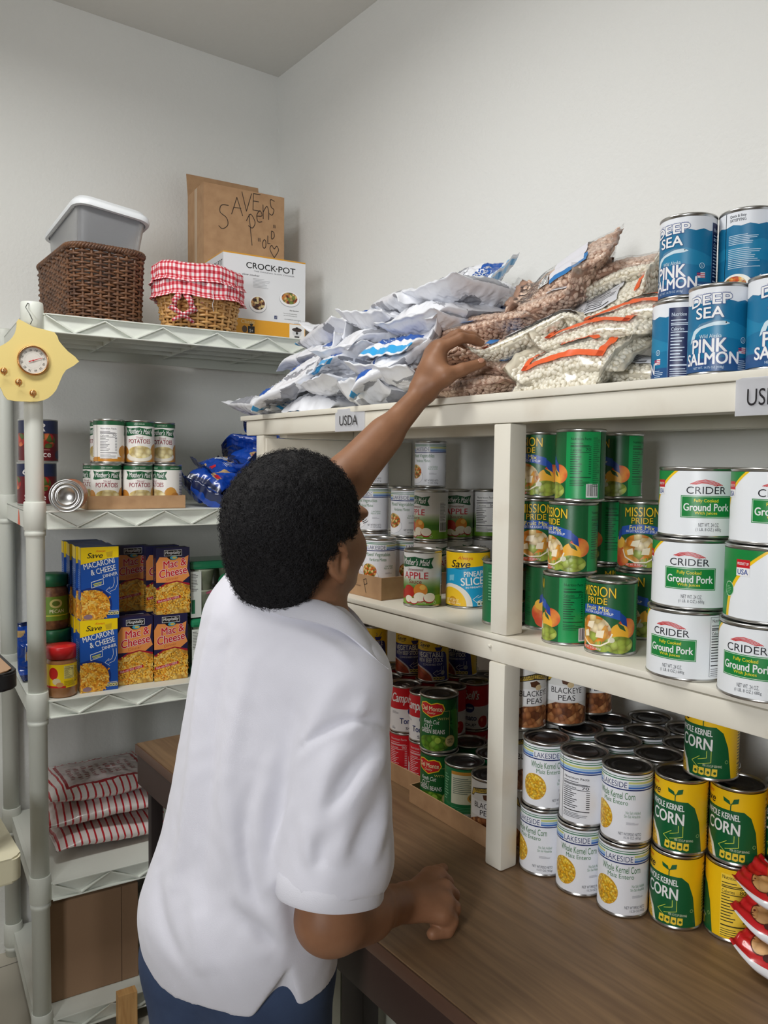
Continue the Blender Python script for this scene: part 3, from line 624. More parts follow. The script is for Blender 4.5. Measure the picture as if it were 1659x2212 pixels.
# slow cooker box
xa, za = S(482, 540, 0.14); xb, _ = S(659, 700, 0.14); cw = xb-xa
ch = za-tz0-0.001; OFF = 22; W1, H1 = cw*1000, ch*1000
L = Lab(); hw = W1/2
L.rect(-hw, 0, hw, H1, ink(234, 236, 240), 0); L.rect(-hw, 0, hw, 46, ink(232, 166, 40), 0.6); L.rect(-hw, H1-4, hw, H1, ink(222, 160, 50), 0.6)
L.text('CROCK', -hw*0.10, H1-31-OFF, hw*0.72, 17, BLACK, 2, 0.03); L.ell(hw*0.275, H1-31-OFF, 2, 2.2, BLACK, 2); L.text('POT', hw*0.53, H1-31-OFF, hw*0.42, 17, BLACK, 2, 0.03); L.text('THE ORIGINAL SLOW COOKER', hw*0.22, H1-46-OFF, hw*1.0, 3.4, ink(90, 90, 96), 2)
L.text('slow cooker', -hw*0.35, H1-58-OFF, hw*0.42, 5, ink(50, 50, 54), 2, 0.02, 0.2); L.lines(-hw*0.30, H1-92-OFF, hw*0.14, H1-64-OFF, 7, ink(176, 178, 184), 2, 0.3)
def plate(cx, cy, rx, ry, foodm):
    L.ell(cx, cy-2, rx+1.2, ry+0.5, ink(180, 182, 190), 1); L.ell(cx, cy, rx, ry, ink(246, 246, 248), 1.3); L.ell(cx, cy+1.5, rx*0.80, ry*0.78, foodm, 1.7)
plate(hw*0.60, 118, 32, 22, food('stew', [(150, 58, 44), (206, 130, 60), (112, 46, 40), (222, 190, 120), (120, 140, 60)], 120)); plate(-hw*0.18, 92, 27, 24, food('roast', [(98, 52, 38), (232, 214, 160), (70, 40, 34), (190, 140, 90)], 150))
L.text('Easy Appetizers', hw*0.72, 84, 30, 4.5, ink(50, 46, 46), 2, 0.02, 0.15); L.text('For savory, time-saving recipes', hw*0.62, 74, 44, 3.6, ink(70, 66, 66), 2); L.text('visit us at www.crockpot.com', hw*0.62, 68, 44, 3.6, ink(70, 66, 66), 2)
L.rect(hw*0.22, 54, hw*0.22+9, 64, ink(40, 56, 104), 2); L.text('f', hw*0.22+5.5, 58.5, 3, 7, WHITE, 3, 0.03); L.text('www.facebook.com/crockpot', hw*0.68, 57, 54, 4, ink(50, 50, 56), 2); L.text('SCR400-SP', hw*0.8, 47.5, 20, 2.6, ink(140, 140, 146), 2)
L.text('Classic', -hw*0.42, 38, 42, 11, ink(246, 222, 160), 2, 0.03); L.rect(-hw*0.42, 6, -hw*0.26, 26, BLACK, 1); L.text('5+', -hw*0.34, 13, 11, 9, WHITE, 2, 0.03); L.ell(-hw*0.5, 16, 8, 10, ink(90, 70, 50), 1.1); L.ell(-hw*0.34, 31, 5, 5, BLACK, 1.2)
L.rect(hw*0.60, 2, hw-2, 44, ink(240, 240, 240), 1); L.ell(hw*0.79, 20, 15, 12, ink(214, 216, 220), 1.4); L.ell(hw*0.79, 29, 16, 6, ink(60, 46, 42), 1.6); L.rect(hw*0.79-8, 6, hw*0.79+8, 10, ink(40, 40, 42), 1.8); L.ell(hw*0.79, 34, 5, 3, ink(20, 20, 20), 1.8); L.ell(hw*0.79, 19, 4, 4, ink(40, 40, 42), 1.9)
for it in L.items[1:]:
    if it[0][:, 1].min() > 1 or it[0][:, 1].max() < 60: it[0][:, 1] += OFF
L.rect(-hw, 0, hw, OFF+1, ink(232, 166, 40), 0.5); L.items = [it for it in L.items if it[0][:, 1].max() < H1+0.5]; L.rect(-hw, H1-4, hw, H1, ink(222, 160, 50), 0.6)
fr_ = L.build()
dp = 0.155; L = Lab(); L.rect(-dp*500, 0, dp*500, H1, ink(226, 228, 232), 0); L.rect(-dp*500, 0, dp*500, 46+OFF, ink(232, 166, 40), 0.6); L.rect(-dp*500, H1-4, dp*500, H1, ink(222, 160, 50), 0.6); L.text('CROCK-POT', 14, H1-31, 116, 17, BLACK, 2, 0.03); L.ell(10, 120, 50, 34, ink(196, 198, 204), 1); L.ell(10, 126, 48, 20, ink(90, 60, 46), 1.3)
si_ = L.build()
carton('slow_cooker_box', 'white slow cooker box with orange bands and food pictures on the top shelf', 'box', W((xa+xb)/2, 0.14, tz0+0.0005), SRZ, cw, dp, ch, mat('white_carton', (234, 236, 240), 0.4), fr_, si_)
# brown cardboard box with marker writing
xa, za = S(440, 390, 0.298); xb, _ = S(614, 430, 0.298); bw, bh, bdp = xb-xa, za-tz0-0.004, 0.155
cb = thing('cardboard_box', 'brown cardboard box with handwritten marker words and an open flap behind the white box', 'box', W((xa+xb)/2, 0.298, tz0+0.0005), SRZ)
bm = bmesh.new(); hw2 = bw/2
for (x0_, y0_, x1_, y1_) in ((-hw2, 0, hw2, 0.004), (-hw2, bdp-0.004, hw2, bdp), (-hw2, 0.0041, -hw2+0.004, bdp-0.0041), (hw2-0.004, 0.0041, hw2, bdp-0.0041)): box(bm, x0_, y0_, 0, x1_, y1_, bh)
box(bm, -hw2+0.0041, 0.0041, 0, hw2-0.0041, bdp-0.0041, 0.004); obj('box_body', bm, M_card, cb)
bm = bmesh.new(); box(bm, -hw2, 0, 0, hw2-0.02, 0.004, 0.075); obj('flap', bm, M_card, cb, (0, bdp-0.004, bh), rot=(math.radians(-12), 0, 0))
bm = bmesh.new(); box(bm, -0.0006, 0.06, bh-0.30, 0.0, 0.085, bh); obj('packing_tape', bm, mat('clear_tape', (196, 166, 132), 0.2), cb, (-hw2-0.0001, 0, 0))
L = Lab(); PEN = ink(58, 46, 40); k = bw*1000/2; H = bh*1000
def stroke(pts, wd=2.2):
    if len(pts) > 3:
        o = []
        for i in range(len(pts)-1):
            a0, a1, a2, a3 = (Vector(pts[min(max(i+j, 0), len(pts)-1)]) for j in (-1, 0, 1, 2))
            for t in (0, 0.25, 0.5, 0.75): o.append(0.5*((2*a1)+(a2-a0)*t+(2*a0-5*a1+4*a2-a3)*t*t+(3*a1-a0-3*a2+a3)*t**3))
        pts = o+[Vector(pts[-1])]
    L.arc(pts, wd, PEN, 1)
def glyphs(seq, x0, y0, sx, sy, sl):
    for pts in seq: stroke([(x0+u*sx, y0+v*sy+u*sl) for u, v in pts])
pm = bw*1000/174.0
def G(seq, px, py, sx, sy, sl=0.0): glyphs(seq, (px-527)*pm, H-(py-0)*pm, sx*pm, sy*pm, sl*pm)
# baselines in photo-sized units below the top edge, rising to the right
G([[(0.75, 1), (0.2, 0.95), (0.1, 0.65), (0.6, 0.45), (0.7, 0.15), (0.3, -0.05), (0, 0.05)]], 471, 83, 27, 46)
G([[(0, 0), (0.45, 1), (0.95, 0)], [(0.2, 0.4), (0.8, 0.42)]], 498, 53, 25, 35)
G([[(0, 1), (0.45, 0), (0.95, 1)]], 520, 42, 22, 37)
G([[(0, 0), (0.05, 1)], [(0.05, 1), (0.9, 1.02)], [(0.05, 0.55), (0.7, 0.56)], [(0, 0), (0.85, 0)]], 544, 37, 18, 33)
G([[(0.25, 1), (0.55, -0.9)], [(0.0, 0.6), (0.4, 1.05), (0.85, 0.6), (0.6, 0.2), (0.2, 0.3)]], 530, 80, 22, 32)
G([[(0, 0.5), (0.8, 0.6), (0.5, 1), (0.05, 0.6), (0.2, 0.05), (0.8, 0.1)]], 552, 60, 15, 24)
G([[(0, 1), (0.05, 0)], [(0.05, 0.5), (0.5, 0.95), (0.75, 0.6), (0.75, 0)]], 566, 51, 17, 28)
G([[(0.8, 0.9), (0.2, 0.95), (0.3, 0.5), (0.75, 0.35), (0.5, 0), (0, 0.05)]], 580, 40, 14, 32)
G([[(0, 1), (0.02, 0.6)], [(0.25, 1), (0.27, 0.6)]], 556, 108, 14, 16)
G([[(0.4, 1), (0.05, 0.6), (0.2, 0), (0.7, 0.1), (0.75, 0.8), (0.4, 1)]], 565, 110, 10, 17); G([[(0.1, 1), (0.1, 0), (0.7, 0.05)]], 576, 100, 9, 16); G([[(0.05, 1), (0.05, 0), (0.7, 0.3), (0.6, 0.85), (0.05, 1)]], 585, 89, 9, 16)
G([[(0, 1), (0.02, 0.6)], [(0.25, 1), (0.27, 0.6)]], 590, 74, 12, 14)
G([[(0.5, 0), (0, 0.6), (0.2, 0.95), (0.5, 0.7), (0.8, 0.95), (1, 0.6), (0.5, 0)]], 582, 127, 19, 26)
link('marker_writing', L.build(), None, cb, (0, -0.0005, 0))

# ------------------------------------------------------------------ yellow hanging thermometer
yl = -0.048
def sp(px, py): return S(px, py, yl)
out = [(40, 689), (72, 706), (118, 718), (127, 736), (147, 759), (171, 781), (143, 799), (131, 820), (121, 843), (104, 860), (82, 867), (49, 867), (16, 863), (4, 843), (-6, 824), (-18, 806), (-40, 792), (-62, 781), (-38, 764), (-16, 756), (0, 748), (20, 736), (32, 720), (36, 704)]
c0 = sp(70, 790)
th = thing('hanging_thermometer', 'yellow star shaped hanging thermometer with three brass cup hooks on the shelf post', 'thermometer', W(c0[0], yl, c0[1]), SRZ)
pl = [(sp(*p)[0]-c0[0], sp(*p)[1]-c0[1]) for p in out]
def smooth2(pts):
    n = len(pts); r = []
    for i in range(n):
        p0, p1, p2, p3 = (Vector(pts[(i+j-1) % n]) for j in range(4))
        for t_ in (0, 0.5): r.append(tuple(0.5*((2*p1)+(p2-p0)*t_+(2*p0-5*p1+4*p2-p3)*t_*t_+(3*p1-p0-3*p2+p3)*t_**3)))
    return r
bm = bmesh.new(); prism(bm, smooth2(pl), 0, 0.006); obj('board', bm, mat('yellow_paint', (236, 214, 138), 0.5), th, (0, 0.006, 0), rot=(PI/2, 0, 0))
M_brass = mat('brass', (214, 160, 110), 0.25, 1.0)
bm = bmesh.new(); lathe(bm, [(0.029, 0), (0.0335, 0), (0.0345, 0.004), (0.0335, 0.009), (0.031, 0.010), (0.030, 0.006)], 48); dx, dz = sp(71, 779); dx -= c0[0]; dz -= c0[1]
dial = obj('dial_rim', bm, M_brass, th, (dx, 0, dz), rot=(PI/2, 0, 0))
L = Lab(); L.ell(0, 0, 30.5, 30.5, ink(226, 222, 214), 0, 48)
for i in range(12):
    a = 2*PI*i/12+0.3; L.text(str(10*i+10), 24*math.sin(a), 24*math.cos(a), 6, 5, ink(60, 58, 54), 1, 0.02, 0, -a)
for i in range(40): a = 2*PI*i/40; L.arc([(17*math.sin(a), 17*math.cos(a)), (18.5*math.sin(a), 18.5*math.cos(a))], 0.3, ink(110, 104, 98), 1)
link('dial_face', L.build(), None, th, (dx, -0.003, dz))
bm = bmesh.new(); prism(bm, [(-0.010, -0.001), (0.021, -0.0004), (0.021, 0.0004), (-0.010, 0.001)], 0, 0.0005); lathe(bm, [(0, 0.001), (0.002, 0.001), (0.002, 0)], 12); obj('needle', bm, mat('red_needle', (206, 40, 48), 0.4), th, (dx, -0.005, dz), rot=(PI/2, -math.radians(20), 0))
for (px, py) in ((8, 801), (40, 825), (71, 849)):
    x, z = sp(px, py); bm = bmesh.new()
    lathe(bm, [(0, 0.0045), (0.0035, 0.0045), (0.0075, 0.0015), (0.0075, 0.0)], 20); n0 = len(bm.verts)
    tube(bm, [(0, 0, 0.004), (0, 0, 0.010), (0.001, -0.005, 0.014), (0.001, -0.010, 0.012), (0, -0.011, 0.006), (-0.001, -0.006, 0.016), (-0.003, 0.004, 0.018)][:5]+[(0, -0.009, 0.017), (-0.003, 0.006, 0.019)], 0.0012, 8)
    obj('cup_hook', bm, M_brass, th, (x-c0[0], 0.0, z-c0[1]), rot=(PI/2, 0, 0))
bm = bmesh.new(); hx, hz = sp(66, 700); ux, uz = sp(60, 656)
tube(bm, [(hx-c0[0], 0.002, hz-c0[1]), (hx-c0[0]+0.004, -0.001, hz-c0[1]+0.01), (ux-c0[0]+0.004, 0.010, (hz+uz)/2-c0[1]+0.004), (ux-c0[0]-0.003, 0.014, uz-c0[1]-0.006), (ux-c0[0]+0.002, 0.018, uz-c0[1]+0.004), (ux-c0[0]+0.008, 0.030, uz-c0[1]+0.006), (ux-c0[0]+0.01, 0.036, uz-c0[1]+0.004)], 0.0011, 8)
obj('wire_hanger', bm, mat('dull_wire', (110, 112, 108), 0.35, 1.0), th)

# ------------------------------------------------------------------ bottom shelf things, and the cart at the left edge
xa, _ = S(108, 2190, 0.05); xb, _ = S(300, 2130, 0.05); z5 = TIERS[4]+0.0005
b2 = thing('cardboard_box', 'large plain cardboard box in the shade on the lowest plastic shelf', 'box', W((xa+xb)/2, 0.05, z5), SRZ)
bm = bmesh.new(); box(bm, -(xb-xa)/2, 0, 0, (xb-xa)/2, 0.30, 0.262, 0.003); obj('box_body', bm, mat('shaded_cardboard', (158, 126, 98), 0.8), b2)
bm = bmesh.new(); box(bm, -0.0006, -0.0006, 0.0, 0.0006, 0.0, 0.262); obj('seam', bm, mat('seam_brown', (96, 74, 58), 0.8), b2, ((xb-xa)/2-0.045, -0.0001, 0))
xw, zw = S(272, 2140, -0.03)
wb = thing('wood_block', 'light pine wood block standing at the front of the lowest shelf', 'wood block', W(xw, -0.052, FLOOR), SRZ)
bm = bmesh.new(); box(bm, -0.024, 0, 0.0005, 0.024, 0.028, zw-FLOOR+0.004, 0.001); obj('block', bm, woodgrain('pine', (196, 146, 88), (222, 176, 116), 0.6, 30, 3), wb)
# utility cart corner
cz, cz2 = P(40, 1450, 0, -1.62).z, P(42, 1850, 0, -1.62).z
cyr = P(43, 1480, 0, -1.62).y
cart = thing('utility_cart', 'utility cart with a brown top and black edge at the left edge of the view', 'cart', (-1.80, cyr-0.3, FLOOR))
def rslab(x0, y0, x1, y1, z0, z1, r, name, m):
    bm = bmesh.new(); vs = prism(bm, [((x0+x1)/2+a, (y0+y1)/2+b) for a, b in rrect(x1-x0, y1-y0, r)], z0, z1)
    bmesh.ops.bevel(bm, geom=[e for e in bm.edges if abs(e.verts[0].co.z-e.verts[1].co.z) < 1e-5], offset=0.004, segments=2, affect='EDGES')
    for v in bm.verts: v.co -= cart.location
    obj(name, bm, m, cart, smooth=50)
rslab(-1.98, cyr-0.62, -1.62, cyr, cz-0.036, cz-0.002, 0.03, 'edge_band', mat('black_rubber', (26, 26, 28), 0.45))
rslab(-1.972, cyr-0.612, -1.628, cyr-0.008, cz-0.006, cz, 0.025, 'cart_top', mat('tan_laminate', (176, 138, 104), 0.4))
rslab(-1.98, cyr-0.62, -1.62, cyr, cz2-0.05, cz2, 0.02, 'lower_tray', mat('cream_plastic', (226, 220, 190), 0.5))
for (x, y) in ((-1.95, cyr-0.06), (-1.66, cyr-0.06), (-1.95, cyr-0.58), (-1.66, cyr-0.58)):
    bm = bmesh.new(); tube(bm, [(x-cart.location.x, y-cart.location.y, 0.001), (x-cart.location.x, y-cart.location.y, cz-FLOOR-0.036)], 0.012, 10); obj('leg', bm, mat('grey_steel_leg', (90, 92, 92), 0.4, 0.8), cart)
# ================================================================== cans
GREEN, DKG, CREAM = ink(14, 112, 58), ink(16, 78, 44), ink(240, 238, 230)
F_corn = food('corn', [(250, 208, 60), (244, 190, 44), (252, 220, 96), (238, 176, 36)], 300)
F_veg = food('mixed_vegetables', [(206, 84, 36), (232, 172, 84), (226, 120, 44), (244, 214, 140), (120, 130, 50)], 210)
F_fruit = food('fruit_mix', [(246, 178, 70), (238, 214, 150), (240, 150, 50), (170, 186, 80), (250, 232, 190)], 90)
F_grape = food('green_grapes', [(158, 176, 70), (180, 196, 96), (138, 160, 60)], 100)
F_peach = mat('peach_print', (206, 78, 46), 0.4, var=(26, (240, 172, 76), 0.42, 0.66))
F_bean = food('stewed_beans', [(150, 92, 54), (178, 116, 70), (120, 70, 42), (196, 140, 90)], 110)
F_pot = food('sliced_potatoes', [(240, 222, 150), (232, 208, 128), (246, 234, 180)], 75)
F_soup = food('red_soup', [(216, 92, 50), (206, 82, 44), (228, 120, 66)], 60)
F_nuts = food('peanuts', [(206, 112, 66), (222, 136, 86), (186, 92, 54)], 130)
F_gbean = food('green_beans_print', [(104, 160, 40), (140, 190, 70), (84, 140, 36)], 90)
C15, R15, HC = 0.0377, 118.4, 0.1125
def lakeside(title, sub, foodm, note, sub2, net, fx, ellip):
    L = Lab(); w = R15; L.rect(-w, 5, w, 107, ink(238, 240, 246), 0)
    for (y0, y1, c) in ((102.5, 103.6, (36, 110, 70)), (99, 100.6, (60, 130, 90)), (94, 97, (206, 212, 130)), (90, 93, (150, 190, 222)), (86.5, 89.4, (60, 110, 190)), (83.5, 85.4, (34, 50, 110))): L.rect(-w, y0, w, y1, ink(*c), 1)
    L.rect(-24, 86, 22, 97.5, ink(238, 240, 246), 1.6); L.text('LAKESIDE', -1, 91.6, 42, 8.6, ink(40, 52, 106), 2, 0.0)
    L.text(title, 2, 75, 60, 10.5, ink(56, 120, 62), 2, 0.0); L.text(sub, 2, 64.5, 40, 7, ink(74, 128, 80), 2)
    if ellip: L.ell(fx, 37, 21, 22, ink(214, 160, 50), 1); L.ell(fx, 37, 20.3, 21.3, foodm, 1.4, 36)
    else:
        L.ell(fx, 26, 25, 18, ink(206, 210, 220), 0.8); L.ell(fx, 26, 23.6, 17, ink(246, 246, 250), 1); L.ell(fx, 38, 20, 17, foodm, 1.4)
    L.text(note, 30, 50, 22, 4.4, ink(110, 150, 120), 2); L.text(sub2, 29, 44.5, 24, 4.4, ink(110, 150, 120), 2); L.lines(20, 32, 40, 36, 3, ink(150, 150, 160), 2)
    L.text('NET WT/PESO NETO', 26, 17, 34, 4.4, ink(70, 72, 84), 2); L.text(net, 30, 11, 26, 4.4, ink(70, 72, 84), 2)
    L.nutrition(-w+2, 12, -70, 80, ink(40, 40, 46), None, '70'); L.lines(74, 44, 104, 80, 11, ink(90, 90, 98), 2); L.barcode(76, 8, 106, 38); return L
def maid_banner(L, y): 
    L.poly([(-38, y-11), (-30, y-12.5), (0, y-8), (32, y-13), (38, y-12), (33, y-2), (39, y+9), (20, y+6), (0, y+10), (-24, y+7), (-38, y+11), (-33, y)], ink(28, 92, 56), 1.5)
    L.text("Mother's Maid", 0, y-0.5, 60, 13, WHITE, 3, 0.02, 0.3, -0.03)
def apple_sauce():
    L = Lab(); w = R15; L.rect(-w, 5, w, 107, ink(238, 238, 238), 0); n = 10
    for i in range(n):
        t = i/(n-1); L.rect(-w, 36+i*2.4, w, 36+(i+1)*2.4+0.2, ink(int(84+148*t), int(136+98*t), int(44+180*t)), 0.6+0*i)
    L.rect(-w, 24, w, 36.2, ink(72, 124, 40), 0.6); L.rect(-w, 5, w, 24.1, ink(116, 168, 44), 0.7)
    maid_banner(L, 90); L.text('Unsweetened', 0, 75, 34, 6, ink(150, 90, 90), 2, 0, 0.15); L.text('APPLE', 0, 63, 54, 13, ink(200, 44, 60), 2, 0.02); L.text('Sauce', 0, 51, 28, 8, ink(150, 60, 60), 2, 0, 0.1)
    for (x, y, r, c, z) in ((-14, 30, 14, (190, 48, 34), 1.2), (12, 34, 14, (222, 140, 50), 1.4), (-32, 24, 10, (170, 36, 32), 1.0)): L.ell(x, y, r, r*0.95, ink(*c), z)
    L.ell(16, 40, 6, 5, ink(240, 190, 90), 1.6)
    for (x, y, rx, ry, z) in ((10, 21, 12, 9, 1.9), (30, 20, 12, 9, 2.2), (-14, 16, 9, 7, 2.4), (-2, 13, 8, 5, 2.6)): L.ell(x, y-1.6, rx+0.6, ry+0.8, ink(176, 34, 44), z); L.ell(x+0.5, y, rx, ry, ink(250, 244, 226), z+0.2)
    L.text('NET WT 15 OZ (425g)', 6, 9, 34, 4, ink(226, 240, 200), 2); L.ell(42, 10, 3, 3, ink(226, 240, 200), 1.5); L.ell(42, 10, 2.2, 2.2, ink(116, 168, 44), 2)
    L.rect(60, 20, 82, 88, ink(246, 246, 246), 1); L.lines(62, 44, 80, 86, 16, ink(90, 90, 96), 2); L.barcode(61, 21, 81, 42); L.nutrition(-w+4, 14, -68, 98, ink(40, 40, 46), ink(246, 246, 246), '50'); return L
def potatoes():
    L = Lab(); w = R15; L.rect(-w, 5, w, 107, ink(240, 238, 234), 0); L.rect(-w, 97, w, 107, ink(28, 92, 56), 0.6); L.text('LOW SODIUM', 0, 102, 26, 3.6, ink(214, 226, 210), 1); L.text('LOW SODIUM', 60, 102, 26, 3.6, ink(214, 226, 210), 1)
    maid_banner(L, 84); L.text('Sliced', 0, 68, 18, 6, ink(176, 120, 130), 2); L.text('POTATOES', 0, 58, 58, 11, ink(150, 44, 66), 2, 0.03)
    L.rect(-w, 5, w, 16, ink(206, 140, 50), 0.7); L.ell(-46, 30, 16, 16, ink(196, 136, 62), 1); L.ell(48, 30, 18, 22, ink(206, 150, 70), 1); L.ell(60, 22, 14, 16, ink(186, 124, 56), 1.2)
    L.ell(0, 18, 38, 14, ink(196, 176, 150), 1.2); L.ell(0, 19, 36, 13, ink(240, 234, 220), 1.4); L.ell(2, 30, 32, 16, F_pot, 1.7)
    L.nutrition(-w+8, 12, -66, 92, ink(40, 40, 46), ink(246, 246, 246), '70'); L.rect(72, 14, 104, 92, ink(246, 246, 246), 1); L.lines(74, 16, 102, 90, 18, ink(100, 100, 106), 2); return L
def pineapple():
    w = 136; L = Lab(); L.rect(-w, 5, w, 110, ink(24, 158, 206), 0); L.poly([(-w, 110), (w, 110), (w, 84), (30, 84), (0, 82), (-50, 76), (-w, 74)], ink(250, 206, 24), 1)
    L.text('Always', -4, 99, 30, 8, ink(226, 106, 30), 2, 0.03, 0.25); L.text('Save', -14, 88, 40, 14, ink(40, 36, 30), 2.4, 0.04, 0.25); L.arc([(-26, 80), (-14, 78), (0, 80)], 0.9, ink(40, 36, 30), 2)
    for k in range(7): a = math.radians(40+k*17); L.arc([(42, 84), (42+15*math.cos(a), 90+14*math.sin(a))], 1.6, ink(34, 116, 160), 2)
    L.text('PINEAPPLE', 22, 70, 56, 10, WHITE, 2, 0.04, 0, 0.08); L.text('SLICES', 16, 55, 56, 15, WHITE, 2, 0.05, 0, 0.08); L.text('IN PINEAPPLE JUICE', 24, 43, 52, 5, WHITE, 2, 0.03, 0, 0.08)
    L.poly([(-40, 64), (-27, 66), (-28, 54), (-34, 55), (-40, 52)], ink(120, 196, 226), 1.4)
    pl = [(-34+46*math.cos(math.radians(a)), 5+43*math.sin(math.radians(a))) for a in range(0, 181, 6)]
    L.poly([(x, max(5, y)) for x, y in pl], ink(236, 232, 222), 1.2); L.poly([(-36+36*math.cos(math.radians(a)), 5+36*math.sin(math.radians(a))) for a in range(0, 181, 6)], ink(246, 200, 44), 1.6); L.poly([(-30+10*math.cos(math.radians(a)), 14+9*math.sin(math.radians(a))) for a in range(0, 361, 20)][:-1], ink(206, 150, 30), 1.9)
    L.text('NET WT 20 OZ', -32, 16, 32, 5, ink(250, 236, 190), 2.4, 0.03); L.text('(1 LB 4 OZ) 566g', -30, 9.5, 36, 5, ink(250, 236, 190), 2.4, 0.03)
    L.arc([(34, 36), (34, 26), (22, 22)], 0.9, WHITE, 2); L.arc([(40, 36), (40, 20), (22, 15)], 0.9, WHITE, 2); L.arc([(24, 27), (12, 19), (24, 10)], 0.9, WHITE, 2)
    for k in range(4): L.rect(22+k*8, 6, 29+k*8, 15, ink(240, 240, 220), 2); L.rect(23.5+k*8, 8, 27.5+k*8, 12, ink(60, 90, 60), 2.4)
    L.nutrition(-w+6, 14, -84, 96, ink(40, 40, 40), ink(248, 226, 110), '60'); L.barcode(76, 8, 110, 40); return L
def mission():
    L = Lab(); w = R15; L.rect(-w, 5, w, 107, ink(20, 92, 48), 0); L.rect(62, 5, w, 107, ink(16, 148, 78), 0.6)
    L.text('MISSION', 0, 94, 58, 15, ink(240, 200, 40), 3, 0.01, 0, 0, 1.5, ink(60, 66, 20)); L.text('PRIDE', 0, 81, 34, 9.5, ink(240, 200, 40), 3, 0.01, 0, 0, 0, ink(60, 66, 20))
    L.ell(48, 42, 17, 15, F_peach, 1, 24); L.ell(-46, 30, 16, 17, F_peach, 1, 24); L.ell(36, 32, 15, 17, ink(240, 178, 52), 1.2); L.ell(-42, 44, 14, 10, ink(238, 186, 70), 1.1); L.ell(-38, 17, 18, 12, F_peach, 1.2)
    L.poly([(30, 52), (42, 45), (46, 37), (36, 42)], ink(40, 90, 50), 1.6)
    L.poly([(-36, 70), (-18, 74), (0, 75), (18, 73), (36, 68), (36, 54), (18, 59), (0, 61), (-18, 60), (-36, 56)], ink(36, 84, 176), 2); L.poly([(36, 66), (46, 58), (48, 44), (40, 48), (36, 54)], ink(24, 64, 146), 1.9); L.poly([(-36, 68), (-46, 60), (-48, 46), (-40, 50), (-36, 56)], ink(24, 64, 146), 1.9)
    L.text('Fruit Mix', 0, 69, 40, 7, ink(250, 232, 120), 3, 0.02, 0, -0.02, 1.2); L.text('IN EXTRA LIGHT SYRUP', 0, 62.6, 52, 3.8, WHITE, 3, 0.02, 0, -0.02, 1.2)
    L.ell(-4, 36, 28, 23, F_fruit, 1.4, 30); L.poly([(-14, 48), (-2, 50), (-6, 38), (-18, 40)], ink(250, 236, 206), 2.2); L.poly([(2, 36), (14, 38), (12, 26), (0, 26)], ink(250, 236, 206), 2.2); L.poly([(-24, 32), (-14, 36), (-12, 26), (-22, 24)], ink(250, 236, 206), 2.2)
    L.arc([(-32, 32), (-27, 21), (-10, 13), (8, 14), (20, 21), (25, 33)], 2.2, ink(246, 236, 214), 2.4)
    L.ell(36, 17, 24, 13, F_grape, 1.6, 26); L.ell(10, 13, 14, 8, F_grape, 1.5); L.ell(-12, 8.5, 16, 3.4, ink(206, 84, 50), 1.6)
    L.text('NET WT 15 OZ (425g)', -8, 8.6, 34, 4, WHITE, 3); L.ell(24, 24, 5, 4, ink(216, 214, 190), 2.3)
    L.nutrition(68, 24, 102, 100, ink(10, 60, 36), None, '70'); L.lines(104, 24, 117, 100, 26, ink(14, 96, 52), 2); L.lines(-w+1, 26, -94, 98, 18, ink(14, 96, 52), 2); L.barcode(94, 7, 114, 28); L.lines(-90, 12, -64, 96, 22, ink(14, 60, 34), 1); return L
